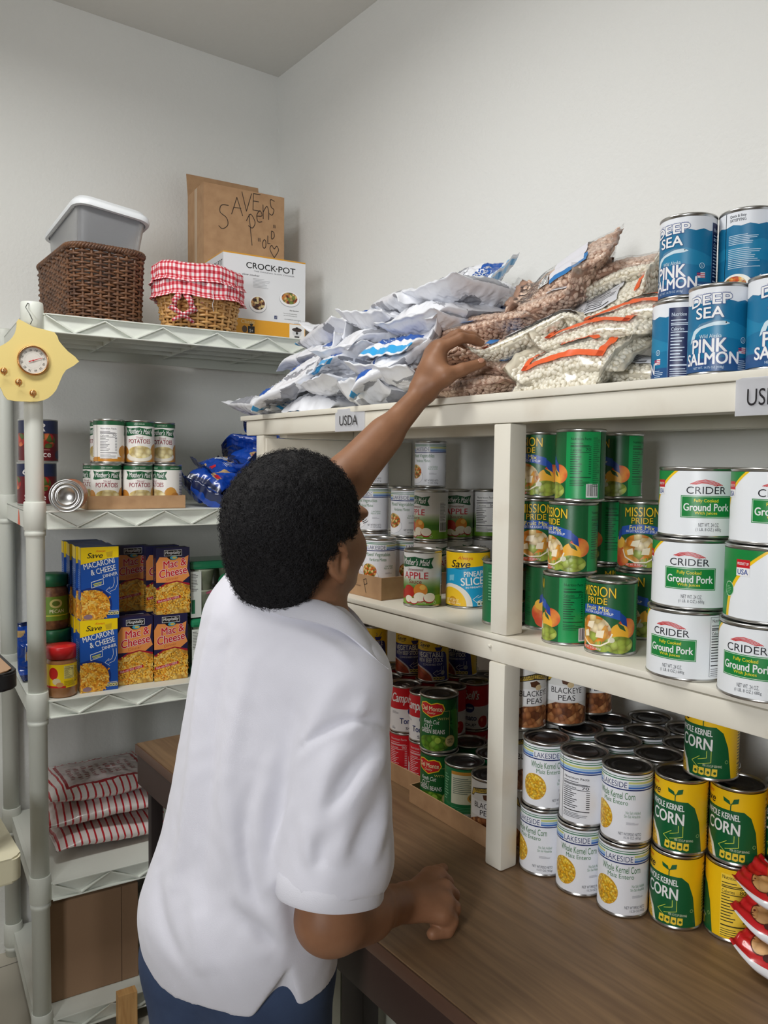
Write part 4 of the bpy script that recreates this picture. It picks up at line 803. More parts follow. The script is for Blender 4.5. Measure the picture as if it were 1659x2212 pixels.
def crider():
    w = 161.7; h1 = 88; L = Lab(); L.rect(-w, 4, w, h1, ink(238, 242, 246), 0); g = ink(22, 132, 60)
    arc_ = [(-64+50*math.sin(math.radians(a))*0.9, 4+ (h1-4)*(1-math.cos(math.radians(a)))) for a in range(0, 91, 6)]
    left = [(-w, 4)]+[(-100, 4)]; edge = [(-100+62*(t**2), 4+(h1-4)*t) for t in [i/14 for i in range(15)]]
    edge = [(-96+54*(t**2.2), 4+(h1-4)*t) for t in [i/14 for i in range(15)]]
    L.poly([(-w, h1), (-w, 4)]+[(x+5.5, y) for x, y in edge], ink(246, 200, 20), 0.6); L.poly([(-w, h1), (-w, 4)]+edge, g, 1)
    L.rect(-78, 66, -60, 76, ink(200, 30, 40), 2); L.text('PRODUCT OF', -69, 71, 15, 3.2, WHITE, 3, 0.03); L.rect(-78, 56, -60, 66, WHITE, 2); L.text('USA', -69, 61, 14, 6.4, ink(40, 70, 150), 3, 0.03)
    for z, r_, c in ((2, 8.5, (200, 226, 200)), (2.4, 7.7, (22, 132, 60))): L.ell(-90, 38, r_, r_*1.1, ink(*c), z)
    L.lines(-95, 33, -85, 43, 5, ink(150, 200, 160), 2.8, 0.25)
    for k in range(4): L.arc([(-20+2*k, 71.2-0.2*k), (-11+1.5*k, 75.2-0.9*k), (-2+k, 76.6-1.5*k), (7+0.2*k, 75.0-1.6*k), (14-0.6*k, 72.4-1.2*k), (20-2.2*k, 69.4)], 0.9, ink(206, 50, 52), 2)
    L.text('CRIDER', 0, 63, 50, 9.4, ink(30, 32, 40), 2, 0.01)
    L.rect(-32, 27, 34, 56, g, 1.6); L.rect(-31, 28, 33, 55, ink(226, 240, 228), 1.8); L.rect(-30.4, 28.6, 32.4, 54.4, g, 2.1)
    L.text('Fully Cooked', 0, 49, 30, 5.6, ink(240, 220, 40), 3, 0.02); L.text('Ground Pork', 1, 41, 58, 9.6, WHITE, 3, 0.05); L.text('With Juices', 0, 33, 28, 4.8, ink(240, 220, 40), 3, 0.02)
    L.text('NET WT. 24 OZ.', 4, 18, 26, 5, ink(60, 62, 70), 2, 0.01); L.text('(1 LB. 8 OZ.) 680g', 4, 11.5, 32, 5, ink(60, 62, 70), 2, 0.01)
    L.rect(52, 7, 86, 86, ink(90, 92, 98), 1.4); L.rect(52.5, 7.5, 85.5, 85.5, ink(238, 242, 246), 1.8); L.nutrition(53, 8, 85, 85, ink(50, 52, 58), None, '120', 2.4)
    L.lines(92, 10, 140, 80, 16, ink(120, 122, 128), 2); L.rect(w-18, 4, w, h1, g, 1); return L
def salmon():
    w = 121; h1 = 112; L = Lab(); bl = ink(16, 112, 156); L.rect(-w, 5, w, h1, bl, 0); L.rect(-w, 5, w, 22, ink(36, 80, 132), 0.5)
    L.poly([(-w, 64), (-70, 74), (-30, 58), (20, 70), (60, 56), (w, 66), (w, 50), (40, 44), (-10, 52), (-60, 44), (-w, 50)], ink(28, 128, 170), 0.6)
    top = [(-w, h1), (w, h1)]; n = 22
    wave = [(w-2*w*i/n, 93+ (2.0 if i % 2 else -0.6)) for i in range(n+1)]; 
    L.poly([(w, h1), (-w, h1)][::-1][::-1]+[(x, y) for x, y in wave[::-1]], ink(232, 236, 242), 1)
    L.text('wild caught - no preservatives', 0, 104, 46, 3.6, ink(150, 150, 180), 2)
    L.text('DEEP', -2, 95.5, 54, 13, WHITE, 3, 0.05, 0, 0.03, 1.5, ink(60, 84, 140)); L.text('SEA', -2, 80, 36, 14, WHITE, 3, 0.05, 0, 0.0, 0, ink(36, 80, 130))
    L.poly([(-28, 50), (-24, 58), (-14, 66), (4, 70), (18, 68), (24, 65), (18, 63), (4, 63), (-12, 60), (-20, 54), (-22, 48), (-30, 42)], ink(206, 226, 236), 2); L.poly([(-22, 60), (-12, 67), (4, 70), (17, 68.4), (4, 67.6), (-12, 63.5)], ink(90, 130, 160), 2.4); L.ell(19, 66.3, 0.9, 0.9, BLACK, 2.8)
    L.text('Wild Alaska', 0, 50, 28, 5, ink(216, 232, 240), 2, 0.01); L.text('PINK', -2, 38, 46, 17, WHITE, 3, 0.06, 0, 0, 0, ink(70, 90, 150)); L.text('SALMON', 0, 21.5, 72, 15, WHITE, 3, 0.06, 0, 0, 0, ink(70, 90, 150)); L.text('NET WT. 14.75 OZ (418g)', -2, 9.5, 40, 4, ink(200, 216, 232), 2, 0.01)
    L.ell(43, 44, 4, 4, ink(210, 226, 236), 2); L.ell(43, 44, 3.2, 3.2, bl, 2.4); L.text('U', 43, 44, 2.4, 3.4, WHITE, 3)
    L.rect(36, 27, 48, 35, ink(226, 226, 232), 2); L.rect(36, 31, 41, 35, ink(40, 60, 120), 2.3)
    for k in range(3): L.rect(36 if k else 41, 27.6+k*2.4, 48, 28.8+k*2.4, ink(200, 70, 90), 2.5)
    L.lines(36, 7, 54, 20, 5, ink(190, 206, 224), 2)
    dk = ink(20, 36, 82); L.rect(60, 5, 100, 105, dk, 1.4); L.rect(59.4, 5, 60, 105, ink(120, 160, 200), 1.6); L.nutrition(62, 8, 98, 100, ink(206, 220, 236), None, '100', 2.4)
    L.lines(-116, 68, -74, 82, 6, ink(196, 216, 232), 2, 0.4); L.lines(-116, 36, -70, 64, 11, ink(190, 212, 228), 2); L.text('Quick & Easy', -104, 106, 22, 4.6, ink(40, 44, 60), 2, 0.03); L.text('SATISFYING', -104, 101, 22, 4, ink(40, 44, 60), 2, 0.03)
    L.ell(-104, 12, 22, 16, ink(236, 236, 228), 1.4); L.ell(-106, 14, 16, 11, F_veg, 1.8); L.poly([(-80, 20), (-72, 26), (-66, 18), (-74, 16)], ink(210, 220, 230), 2); return L
def vegsoup():
    w = 105; L = Lab(); L.rect(-w, 4, w, 97, ink(246, 206, 36), 0); nb = ink(34, 40, 130); L.poly([(-44, 4), (46, 4), (38, 60), (34, 66), (28, 69), (-44, 69)], nb, 1)
    L.text('Always', -14, 90, 22, 5.5, ink(226, 106, 30), 2, 0.03, 0.25); L.text('Save', -16, 82, 26, 9, ink(40, 36, 30), 2.4, 0.04, 0.25); L.arc([(-24, 76), (-14, 74.5), (-6, 76)], 0.8, ink(40, 36, 30), 2)
    L.poly([(8, 78), (26, 78), (22, 70), (12, 70)], nb, 2); L.arc([(13, 80), (14, 84), (12, 87)], 0.9, nb, 2); L.arc([(20, 79), (26, 87)], 1.2, nb, 2)
    L.text('VEGETABLE', -2, 61, 62, 11, WHITE, 2.4, 0.04, 0, 0.06); L.text('WITH BEEF STOCK', -2, 49, 60, 9, WHITE, 2.4, 0.02, 0, 0.06); L.text('CONDENSED SOUP', 4, 40, 44, 4.4, ink(220, 222, 240), 2.4, 0.02, 0, 0.06)
    L.poly([(-44, 4)]+[(-44+52*math.cos(math.radians(a)), 4+32*math.sin(math.radians(a))) for a in range(0, 91, 6)], ink(226, 216, 226), 1.6); L.poly([(-44, 4)]+[(-44+48*math.cos(math.radians(a)), 4+28.5*math.sin(math.radians(a))) for a in range(0, 91, 6)], F_soup, 1.9)
    L.arc([(24, 36), (24, 28), (14, 24)], 0.7, WHITE, 2); L.arc([(30, 36), (30, 23), (14, 18)], 0.7, WHITE, 2); L.arc([(15, 28), (6, 21), (15, 14)], 0.7, WHITE, 2); L.ell(28, 22, 5, 5, ink(170, 172, 180), 2.2)
    for k in range(4): L.rect(6+k*7, 6, 12+k*7, 13, ink(236, 220, 130), 2.2); L.rect(7.4+k*7, 8, 10.6+k*7, 11, ink(80, 70, 50), 2.5)
    L.nutrition(60, 10, 88, 92, ink(60, 54, 30), ink(236, 214, 110), '90'); L.lines(-96, 20, -60, 88, 16, ink(120, 100, 30), 2); return L
def campbell():
    w = 105; L = Lab(); L.rect(-w, 4, w, 97, ink(240, 238, 240), 0); L.rect(-w, 52, w, 97, ink(206, 24, 38), 0.6)
    L.text("Campbell's", 0, 74, 70, 26, WHITE, 2, 0.03, 0.35, 0.0); L.ell(14, 48, 11, 10, ink(36, 44, 120), 1.5); L.text('LOW SODIUM', 14, 48, 14, 4, WHITE, 2.2, 0.03)
    L.text('Tomato', 8, 27, 44, 12, ink(36, 50, 120), 2, 0.04); L.text('SOUP', 14, 11, 30, 6, ink(50, 54, 80), 2, 0.02); L.ell(46, 18, 12, 13, ink(206, 40, 40), 1.4); L.ell(42, 22, 3, 4, ink(236, 130, 110), 1.8); L.lines(-34, 42, -16, 48, 3, ink(150, 150, 160), 2); L.lines(-34, 8, -24, 14, 3, ink(120, 120, 130), 2)
    L.rect(-w, 10, -58, 97, ink(214, 30, 46), 1); L.nutrition(-w+2, 12, -60, 92, ink(244, 206, 210), None, '90'); return L
def delmonte():
    L = Lab(); w = R15; g = ink(18, 96, 46); L.rect(-w, 5, w, 107, g, 0)
    L.poly([(-24, 98), (-12, 101), (0, 97), (12, 101), (24, 98), (28, 88), (22, 78), (10, 74), (0, 70), (-10, 74), (-22, 78), (-28, 88)], ink(240, 206, 40), 1.4); L.poly([(-22, 96.5), (-12, 99), (0, 95.4), (12, 99), (22, 96.5), (26, 88), (20.6, 79.4), (9, 75.6), (0, 72), (-9, 75.6), (-20.6, 79.4), (-26, 88)], ink(206, 30, 38), 1.8); L.text('Del Monte', 0, 88, 44, 9, ink(246, 230, 190), 2.6, 0.04); L.text('Quality', 0, 79, 18, 5, ink(246, 230, 190), 2.6, 0.01, 0.3)
    L.arc([(24, 84), (38, 84), (38, 32)], 0.7, ink(206, 200, 120), 1.5); L.text('WITH', 24, 69, 22, 4.6, ink(214, 206, 120), 2, 0.02); L.text('Fresh Cut', 0, 62, 34, 8, ink(236, 246, 240), 2.2, 0.02, 0.3); L.text('CUT', -6, 52, 20, 8, WHITE, 2, 0.02); L.text('GREEN BEANS', 2, 43, 52, 8.5, WHITE, 2, 0.02)
    for (x, y, r_, a) in ((50, 82, 20, 1.2), (54, 64, 18, 0.2), (48, 50, 16, -0.6), (60, 76, 16, 0.5)): L.poly([(x-r_*0.9*math.cos(a), y-r_*0.9*math.sin(a)), (x+r_*0.35*math.sin(a), y-r_*0.35*math.cos(a)), (x+r_*math.cos(a), y+r_*math.sin(a)), (x-r_*0.35*math.sin(a), y+r_*0.35*math.cos(a))], ink(50, 140, 66), 1.2)
    for k in range(4): L.poly([(40+k*4, 86), (45+k*4, 84), (62+k*6, 8), (54+k*6, 6)], ink(64+k*12, 150+k*6, 60), 1.6+0.1*k)
    L.ell(6, 20, 34, 16, F_gbean, 1.3, 26); L.ell(14, 26, 6, 6, ink(170, 206, 80), 1.8); L.ell(40, 24, 11.5, 11.5, ink(214, 190, 120), 2.4); L.ell(40, 24, 10, 10, ink(236, 220, 160), 2.6); L.text('NON', 40, 27, 12, 4, ink(60, 60, 40), 3, 0.04); L.text('GMO', 40, 21.5, 12, 4, ink(60, 60, 40), 3, 0.04)
    L.nutrition(-112, 14, -80, 98, ink(200, 220, 190), None, '20'); L.barcode(84, 10, 112, 40); return L
def holmes(t1, t2):
    L = Lab(); w = R15; L.rect(-w, 5, w, 107, ink(226, 226, 222), 0)
    for k in range(12): L.rect(-w, 12+k*8, -44, 13+k*8, ink(206, 196, 170), 0.6)
    L.rect(-w, 5, -44, 107, ink(206, 196, 162), 0.4)
    L.poly([(-40, 76), (-34, 92), (0, 99), (34, 92), (40, 76), (32, 78), (28, 84), (0, 88), (-28, 84), (-32, 78)], ink(40, 36, 30), 1.4); L.poly([(-38, 78), (-32, 91), (0, 97), (32, 91), (38, 78), (32, 80), (27, 85), (0, 90), (-27, 85), (-32, 80)], ink(206, 176, 76), 1.7)
    L.text('MARGARET HOLMES', 0, 90, 56, 6.4, ink(44, 38, 30), 2.4, 0.02, 0, 0, 3); L.poly([(-10, 84), (2, 86), (10, 80), (0, 74), (-8, 76)], ink(90, 54, 34), 1.5); L.ell(6, 74, 6, 5, ink(220, 196, 150), 1.8); L.rect(-40, 44, 40, 72, ink(240, 240, 240), 1.2)
    L.text(t1, 0, 64, 56, 10, ink(34, 32, 32), 2, 0.01); L.text(t2, 0, 51, 30, 10, ink(34, 32, 32), 2, 0.01)
    L.poly([(-46, 5), (46, 5), (46, 30), (20, 42), (-20, 42), (-46, 30)], F_bean, 1.4); L.nutrition(-100, 14, -68, 100, ink(70, 64, 50), None, '100'); L.rect(64, 30, 92, 104, ink(206, 170, 60), 1); L.lines(66, 34, 90, 100, 14, ink(120, 94, 30), 2); return L
def corn_as():
    L = Lab(); w = R15; g = ink(10, 92, 50); L.rect(-w, 5, w, 107, ink(244, 196, 16), 0)
    L.poly([(-52, 5), (50, 5), (44, 50), (36, 72), (26, 80), (-52, 80)], g, 1); L.text('Always', -34, 100, 28, 7, ink(226, 106, 30), 2, 0.03, 0.25); L.text('Save', -32, 90, 32, 12, ink(40, 36, 30), 2, 0.04, 0.25)
    L.arc([(8, 80), (8, 86), (9, 90)], 1.4, g, 2); L.poly([(8, 88), (-2, 92), (-3, 98), (6, 94)], g, 2); L.poly([(9, 89), (12, 97), (19, 99), (18, 92)], g, 2)
    L.text('WHOLE KERNEL', -6, 71, 54, 9, WHITE, 2, 0.04, 0, -0.02); L.text('CORN', -4, 54, 50, 17, WHITE, 2, 0.05, 0, -0.02)
    L.arc([(14, 44), (14, 34), (2, 30)], 0.8, ink(206, 220, 80), 2); L.arc([(20, 44), (20, 28), (2, 23)], 0.8, ink(206, 220, 80), 2); L.arc([(4, 35), (-8, 26), (4, 17)], 0.8, ink(206, 220, 80), 2)
    L.poly([(-52, 5), (-12, 5), (-18, 24), (-30, 38), (-52, 44)], ink(238, 232, 216), 1.3); L.poly([(-52, 5), (-18, 5), (-23, 22), (-34, 33), (-52, 39)], F_corn, 1.6)
    for k in range(4): L.poly([(-6+k*9, 9), (-1+k*9, 7.5), (4+k*9-2, 9), (2+k*9, 19), (-5+k*9, 19)], ink(240, 206, 60), 2); L.ell(-1.4+k*9, 13, 2, 2, ink(40, 90, 40), 2.4)
    L.text('PER 1/2 CUP SERVING', 22, 23, 26, 3.4, ink(226, 230, 200), 2); L.ell(42, 30, 2.6, 2.6, ink(160, 190, 120), 2); L.ell(42, 30, 2.0, 2.0, g, 2.4)
    L.nutrition(62, 8, 98, 100, ink(60, 52, 20), ink(250, 214, 70), '80'); L.lines(101, 40, 117, 96, 14, ink(150, 116, 10), 2); L.lines(-w+2, 40, -74, 96, 12, ink(150, 116, 10), 2); return L
def greens():
    L = Lab(); w = R15; L.rect(-w, 5, w, 107, ink(24, 116, 68), 0); L.rect(-30, 40, 34, 100, ink(214, 218, 196), 1); L.rect(-30, 96, 34, 102, ink(206, 150, 60), 1.3); L.lines(-26, 60, 22, 92, 9, ink(120, 140, 130), 2); L.ell(22, 52, 20, 11, ink(206, 160, 80), 1.6); L.ell(22, 53, 17, 9, food('greens_print', [(110, 120, 50), (176, 166, 96), (86, 104, 44)], 120), 2)
    L.rect(-52, 40, -34, 100, ink(24, 104, 64), 1); L.lines(-50, 44, -36, 96, 10, ink(120, 180, 140), 2); L.lines(-30, 12, 34, 36, 8, ink(90, 166, 120), 2); L.barcode(-10, 6, 34, 22, 2.6); return L
def sauce():
    w = 157; L = Lab(); L.rect(-w, 4, w, 112, ink(104, 20, 30), 0); L.rect(-w, 78, w, 112, ink(36, 44, 80), 0.8); L.text("e'R", 0, 94, 46, 22, ink(230, 226, 226), 2, 0.03, 0.25); L.ell(30, 58, 24, 20, food('tomato_print', [(206, 60, 40), (186, 40, 36), (226, 120, 70), (90, 110, 50)], 60), 1); L.ell(-50, 60, 20, 18, MATS['tomato_print'], 1); L.text('Sauce', 10, 22, 56, 16, ink(236, 226, 226), 2, 0.04); L.lines(-16, 33, 40, 39, 2, ink(220, 160, 150), 2); L.ell(70, 20, 16, 12, ink(30, 40, 84), 1.2); L.ell(-80, 20, 16, 12, ink(30, 40, 84), 1.2); return L
def peanuts():
    w = R15; L = Lab(); L.rect(-w, 5, w, 107, F_nuts, 0); return L
KINDS = {  # kind: (radius, height, label, thing name, pull tab, dark lid)
 'corn': (C15, HC, lakeside('Whole Kernel Corn', 'Maiz Entero', F_corn, 'No Salt Added', 'Sin Sal Anadida', '15.25 OZ (432g)', -22, True), 'corn_can', 0),
 'veg': (C15, HC, lakeside('Mixed Vegetables', 'Verduras Mixtas', F_veg, 'Low Sodium', 'Bajo en sodio', '15 OZ (425g)', -20, False), 'vegetable_can', 0),
 'tom': (C15, HC, lakeside('Diced Tomatoes', 'Tomates Picadas', food('tomatoes', [(226, 90, 60), (214, 70, 50), (236, 120, 80)], 60), 'Low Sodium', 'Bajo en sodio', '14.5 OZ (411g)', -16, False), 'tomato_can', 0),
 'apple': (C15, HC, apple_sauce(), 'apple_sauce_can', 0), 'pot': (C15, HC, potatoes(), 'potato_can', 0), 'pine': (0.0433, 0.1155, pineapple(), 'pineapple_can', 0), 'fruit': (C15, HC, mission(), 'fruit_can', 0),
 'pork': (0.0515, 0.0935, crider(), 'pork_can', 0), 'salmon': (0.0385, 0.1175, salmon(), 'salmon_can', 0), 'soup': (0.0335, 0.1015, vegsoup(), 'soup_can', 1), 'tomato': (0.0335, 0.1015, campbell(), 'tomato_soup_can', 1),
 'gbean': (C15, HC, delmonte(), 'green_bean_can', 0), 'pea': (C15, HC, holmes('BLACKEYE', 'PEAS'), 'pea_can', 0), 'pea2': (C15, HC, holmes('BLACKEYE', 'PEAS'), 'pea_can', 0), 'acorn': (C15, HC, corn_as(), 'sweetcorn_can', 0),
 'green': (C15, HC, greens(), 'greens_can', 0), 'sauce': (0.050, 0.116, sauce(), 'sauce_can', 0), 'nuts': (C15, HC, peanuts(), 'peanut_can', 0)}
_canmesh = {}
M_seam = mat('worn_steel', (168, 166, 160), 0.35, 1.0)
def can_meshes(kind):
    if kind in _canmesh: return _canmesh[kind]
    R, h, L, nm, tab = KINDS[kind]
    bm = bmesh.new(); lathe(bm, [(0, 0.004), (R-0.004, 0.004), (R-0.003, 0.0008), (R-0.0006, 0.0002), (R+0.0009, 0.001), (R+0.0010, 0.0032), (R-0.0004, 0.0046), (R-0.0004, h-0.0046), (R+0.0010, h-0.0032), (R+0.0009, h-0.001), (R-0.0004, h-0.0002), (R-0.0022, h-0.0012), (R-0.0030, h-0.0044)], 44)
    body = bm2me(bm, 'body'); body.materials.append(M_metal)
    bm = bmesh.new(); q = h-0.0046; lathe(bm, [(R-0.0030, h-0.0044), (R*0.84, q), (R*0.81, q+0.0012), (R*0.77, q+0.0012), (R*0.74, q-0.0004), (R*0.60, q-0.0004), (R*0.57, q+0.0008), (R*0.53, q+0.0008), (R*0.50, q-0.0006), (0, q-0.0006)], 44)
    lid = bm2me(bm, 'lid'); lid.materials.append(M_darkmetal if kind in ('corn', 'acorn', 'pea', 'pea2', 'gbean', 'green', 'tomato', 'soup') else M_metal)
    lab = L.build(R=R+0.0002); tb = None
    if tab:
        bm = bmesh.new(); tube(bm, [(0.011*math.cos(a)*0.75, -R*0.30+0.010*math.sin(a), h-0.0028) for a in [2*PI*i/14 for i in range(15)]], 0.0011, 6, 0, False); box(bm, -0.004, -R*0.72, h-0.0042, 0.004, -R*0.56, h-0.0026, 0.0004); box(bm, -0.0035, -R*0.60, h-0.0038, 0.0035, -R*0.30, h-0.0028)
        tb = bm2me(bm, 'pull_tab'); tb.materials.append(M_metal)
    _canmesh[kind] = (body, lid, lab, tb); return _canmesh[kind]
PLACED = []
def free(x, y, R, z0, z1):
    """nudge a can sideways until it only touches its neighbours"""
    y = min(y, WALL_Y-R-0.004)
    for it in range(120):
        hit = False
        for (a, b, r, c0, c1) in PLACED:
            if c0 < z1-0.004 and c1 > z0+0.004:
                d = Vector((x-a, y-b)); need = R+r+0.0024
                if d.length < need-1e-5:
                    if d.length < 1e-4: d = Vector((0.3, 1))
                    n_ = d.normalized(); n_ = Vector((n_.x, n_.y*1.0)); x += n_.x*(need-d.length)*0.55; y += n_.y*(need-d.length)*0.55+0.0004; hit = True
        if y > WALL_Y-R-0.003: y = WALL_Y-R-0.004; x += 0.0015
        if not hit: break
    PLACED.append((x, y, R, z0, z1)); return x, y
for _px in (-0.933, 0.319): 
    PLACED.append((_px, Dz+0.018, 0.022, CNT, TOPZ))
def can(kind, x, y, z, delta, label, group=None):
    R, h, L, nm, tab = KINDS[kind]; x, y = free(x, y, R, z, z+h); body, lid, lab, tb = can_meshes(kind)
    rz = math.atan2(-y, -x)+PI/2+math.radians(delta)
    t = thing(nm, label, 'can', (x, y, z+0.0003), rz, group)
    link('body', body, None, t); link('paper_label', lab, None, t); l = link('lid', lid, None, t)
    if tb: link('pull_tab', tb, None, l)
    return t
def col(kind, px, yrow, z0, stack, group=None):
    """a column of cans: stack = [(delta, dx_px, label), ...] from the bottom, None = skip"""
    h = KINDS[kind][1]+0.0006
    for i, s in enumerate(stack):
        if s is None: continue
        d, dpx, lab = s[:3]; p = P(px+dpx, 1106, 1, yrow)
        can(kind if len(s) < 4 else s[3], p.x, yrow, z0+i*h, d, lab, group)
def cbase(kind, px, py, z):
    """x, y of a can whose visible bottom edge is at pixel (px, py) on the level z"""
    p = P(px, py, 2, z); d = Vector((p.x, p.y)); R = KINDS[kind][0]; d += d.normalized()*R; return d.x, d.y
# ---- middle shelf, left bay
Z1 = MIDZ
G = 'cans of mixed vegetables on the middle shelf'; GA = 'cans of apple sauce on the middle shelf'; GF = 'cans of fruit mix on the middle shelf'; GP = 'cans of ground pork on the middle shelf'
ax, ay = cbase('apple', 912, 1313, Z1); can('apple', ax, ay, Z1, -24, 'apple sauce can standing alone at the front of the middle shelf', GA)
col('apple', 931, 1.150, Z1, [(75, 0, 'apple sauce can at the bottom, half hidden behind the front apple sauce can'), (-62, 0, 'apple sauce can with a cut off red word, above and behind the front one')], GA)
col('apple', 986, 1.235, Z1, [(80, 0, 'bottom apple sauce can in the gap between apple sauce and pineapple cans'), (0, 0, 'shaded apple sauce can with its whole banner visible, second row')], GA)
col('apple', 1042, 1.300, Z1, [(120, -8, 'apple sauce can at the bottom behind the pineapple can'), (135, 0, 'apple sauce can turned to its nutrition panel beside the middle post')], GA)
pxn = P(1013, 1106, 1, 1.085); can('pine', pxn.x, 1.085, Z1, -2, 'yellow and blue pineapple slices can at the front beside the middle post')
pxn = P(1092, 1106, 1, 1.020); can('green', pxn.x, 1.020, Z1, 30, 'green can almost hidden behind the middle post beside the pineapple can')
col('veg', 879, 1.160, Z1, [(20, 8, 'mixed vegetable can in the tray behind the front one', 'veg'), (-24, 0, 'mixed vegetable can in the second layer next to the apple sauce')], G)
col('veg', 820, 1.075, Z1+0.003, [(-8, 0, 'mixed vegetable can at the front of the cardboard tray')], G)
col('veg', 806, 1.160, Z1+0.003, [(10, 0, 'mixed vegetable can in the tray behind the boy\'s ear'), (-34, 0, 'mixed vegetable can in the second layer beside the boy\'s face'), (-36, 0, 'diced tomato can on the top layer under the raised arm', 'tom')], G)
col('veg', 928, 1.255, Z1, [(40, -6, 'vegetable can at the bottom back under the tallest vegetable stack'), (60, -4, 'vegetable can in the second layer under the tallest stack'), (-34, 0, 'mixed vegetable can alone on the top layer in front of the bare wall')], G)
col('veg', 866, 1.265, Z1, [(30, 0, 'vegetable can at the back bottom, second stack from the left panel'), (50, 0, 'vegetable can at the back of the second layer with its lid showing')], G)
# tray
ta, tb_ = P(814, 1297, 2, Z1), P(876, 1291, 2, Z1); ang = math.atan2(tb_.y-ta.y, tb_.x-ta.x)
def tray(name, label, loc, rz, w, d, h, fr_only=False):
    t = thing(name, label, 'tray', loc, rz, 'cardboard trays'); th_ = 0.0025
    bm = bmesh.new(); box(bm, 0, 0, 0.0004, w, d, th_); obj('base', bm, M_card, t)
    for (x0, y0, x1, y1) in ((0, 0, w, th_), (0, d-th_, w, d), (0, th_, th_, d-th_), (w-th_, th_, w, d-th_)):
        bm = bmesh.new(); box(bm, x0, y0, th_+0.0002, x1, y1, h); obj('side', bm, M_card, t)
    return t
# front-right corner at ta; right face recedes to tb_
trz = math.atan2(CF.y, CF.x)*0+0.13
tr1 = tray('cardboard_tray', 'low brown cardboard tray holding mixed vegetable cans on the middle shelf', (ta.x-0.29, ta.y+0.004, Z1), 0.0, 0.30, 0.235, 0.047)
L = Lab(); L.lines(6, 22, 50, 30, 2, ink(140, 106, 78), 1); L.arc([(56, 36), (66, 40), (70, 30), (60, 26), (58, 34), (66, 10)], 1.2, ink(50, 40, 36), 1.5); link('box_print', L.build(), None, tr1, (0.18, -0.0006, 0))
# ---- middle shelf, right bay: fruit mix
fr = 'fruit mix can'
fx, fy = cbase('fruit', 1157, 1379, Z1)
col('fruit', 1157, 1.045, Z1, [(52, 0, 'fruit mix can at the bottom left with the blue ribbon cut off, beside the post'), (2, 0, 'fruit mix can in the middle layer showing its whole yellow name, beside the post'), (-42, 10, 'fruit mix can on the top layer nearest the post')], GF)
fx, fy = cbase('fruit', 1227, 1397, Z1); col('fruit', 1229, fy, Z1, [(-112, 0, 'bright green nutrition side of a fruit mix can on the bottom layer'), (-58, 10, 'fruit mix can in the middle layer with peaches and a blue ribbon end'), (-128, 22, 'bright green nutrition side of a fruit mix can on the top layer')], GF)
cx_, cy_ = cbase('fruit', 1317, 1418, Z1); can('fruit', cx_, cy_, Z1, -34, 'fruit mix can standing alone at the front of the middle shelf', GF)
col('fruit', 1314, 1.155, Z1, [(40, 0, 'bottom fruit mix can hidden behind the front one'), (-118, 6, 'shaded nutrition side of a fruit mix can in the middle layer'), (-72, 22, 'darkest fruit mix can on the top layer, farthest from the post')], GF)
col('fruit', 1384, 1.130, Z1, [(-30, 0, 'shaded fruit mix can on the bottom beside the ground pork'), (0, 4, 'fruit mix can in the middle layer beside the ground pork cans')], GF)
col('fruit', 1132, 1.160, Z1, [(0, 0, 'bottom fruit mix can at the back beside the post'), (0, 0, 'middle fruit mix can at the back beside the post'), (20, 0, 'fruit mix can at the back of the top layer with a sliver of yellow letters')], GF)
pj = P(1143, 1106, 1, 1.30); jar('tall dark jar with a grey screw lid behind the fruit mix cans', (pj.x, 1.30, Z1), 0, 0.036, 0.372, mat('grey_lid', (120, 118, 118), 0.5), mat('dark_jar', (52, 34, 32), 0.3), None, 0.05, name='bottle', cat='bottle')
# ---- ground pork
x1_, y1_ = cbase('pork', 1480, 1473, Z1); h = KINDS['pork'][1]+0.0006
for i, (d, dx, dy, lab) in enumerate(((-24, 0, 0, 'ground pork can at the bottom left of the pork stack with a crumpled label'), (-4, 0.002, 0.004, 'ground pork can in the middle of the left pork stack'), (10, 0.004, 0.012, 'ground pork can on top of the left pork stack'))): can('pork', x1_+dx, y1_+dy, Z1+i*h, d, lab, GP)
x2_, y2_ = x1_+0.112, y1_-0.010
for i, (d, dx, dy, lab) in enumerate(((-22, 0, 0, 'ground pork can at the bottom of the right pork stack by the picture edge'), (42, 0.002, 0.004, 'ground pork can turned to its green side in the right pork stack'), (6, 0.004, 0.008, 'ground pork can on top of the right pork stack'))): can('pork', x2_+dx, y2_+dy, Z1+i*h, d, lab, GP)
# ---- salmon on the top shelf
GS = 'cans of pink salmon on the top shelf'; zt = TOPZ
p = P(1468, 760, 1, 1.040); can('salmon', p.x, 1.040, zt, -112, 'salmon can turned to its nutrition panel, under the left salmon can', GS); can('salmon', p.x+0.004, 1.046, zt+0.1181, -34, 'salmon can on top of the left stack beside the bean bags', GS)
p = P(1552, 750, 1, 0.992); can('salmon', p.x, 0.992, zt, -16, 'salmon can standing alone at the very front with its full name showing', GS)
p = P(1584, 700, 1, 1.075); can('salmon', p.x, 1.075, zt, 20, 'salmon can under the one with recipe text, behind the front can', GS); can('salmon', p.x, 1.077, zt+0.1181, 132, 'salmon can with recipe text and a salad picture, highest of all', GS)
p = P(1672, 750, 1, 0.995); can('salmon', p.x, 0.995, zt, 8, 'salmon can cut by the right picture edge at the front', GS)
p = P(1665, 700, 1, 1.085); can('salmon', p.x, 1.085, zt, 30, 'salmon can in the shade behind the rightmost front one', GS); can('salmon', p.x+0.003, 1.087, zt+0.1181, -80, 'dark salmon can at the upper right picture edge', GS)
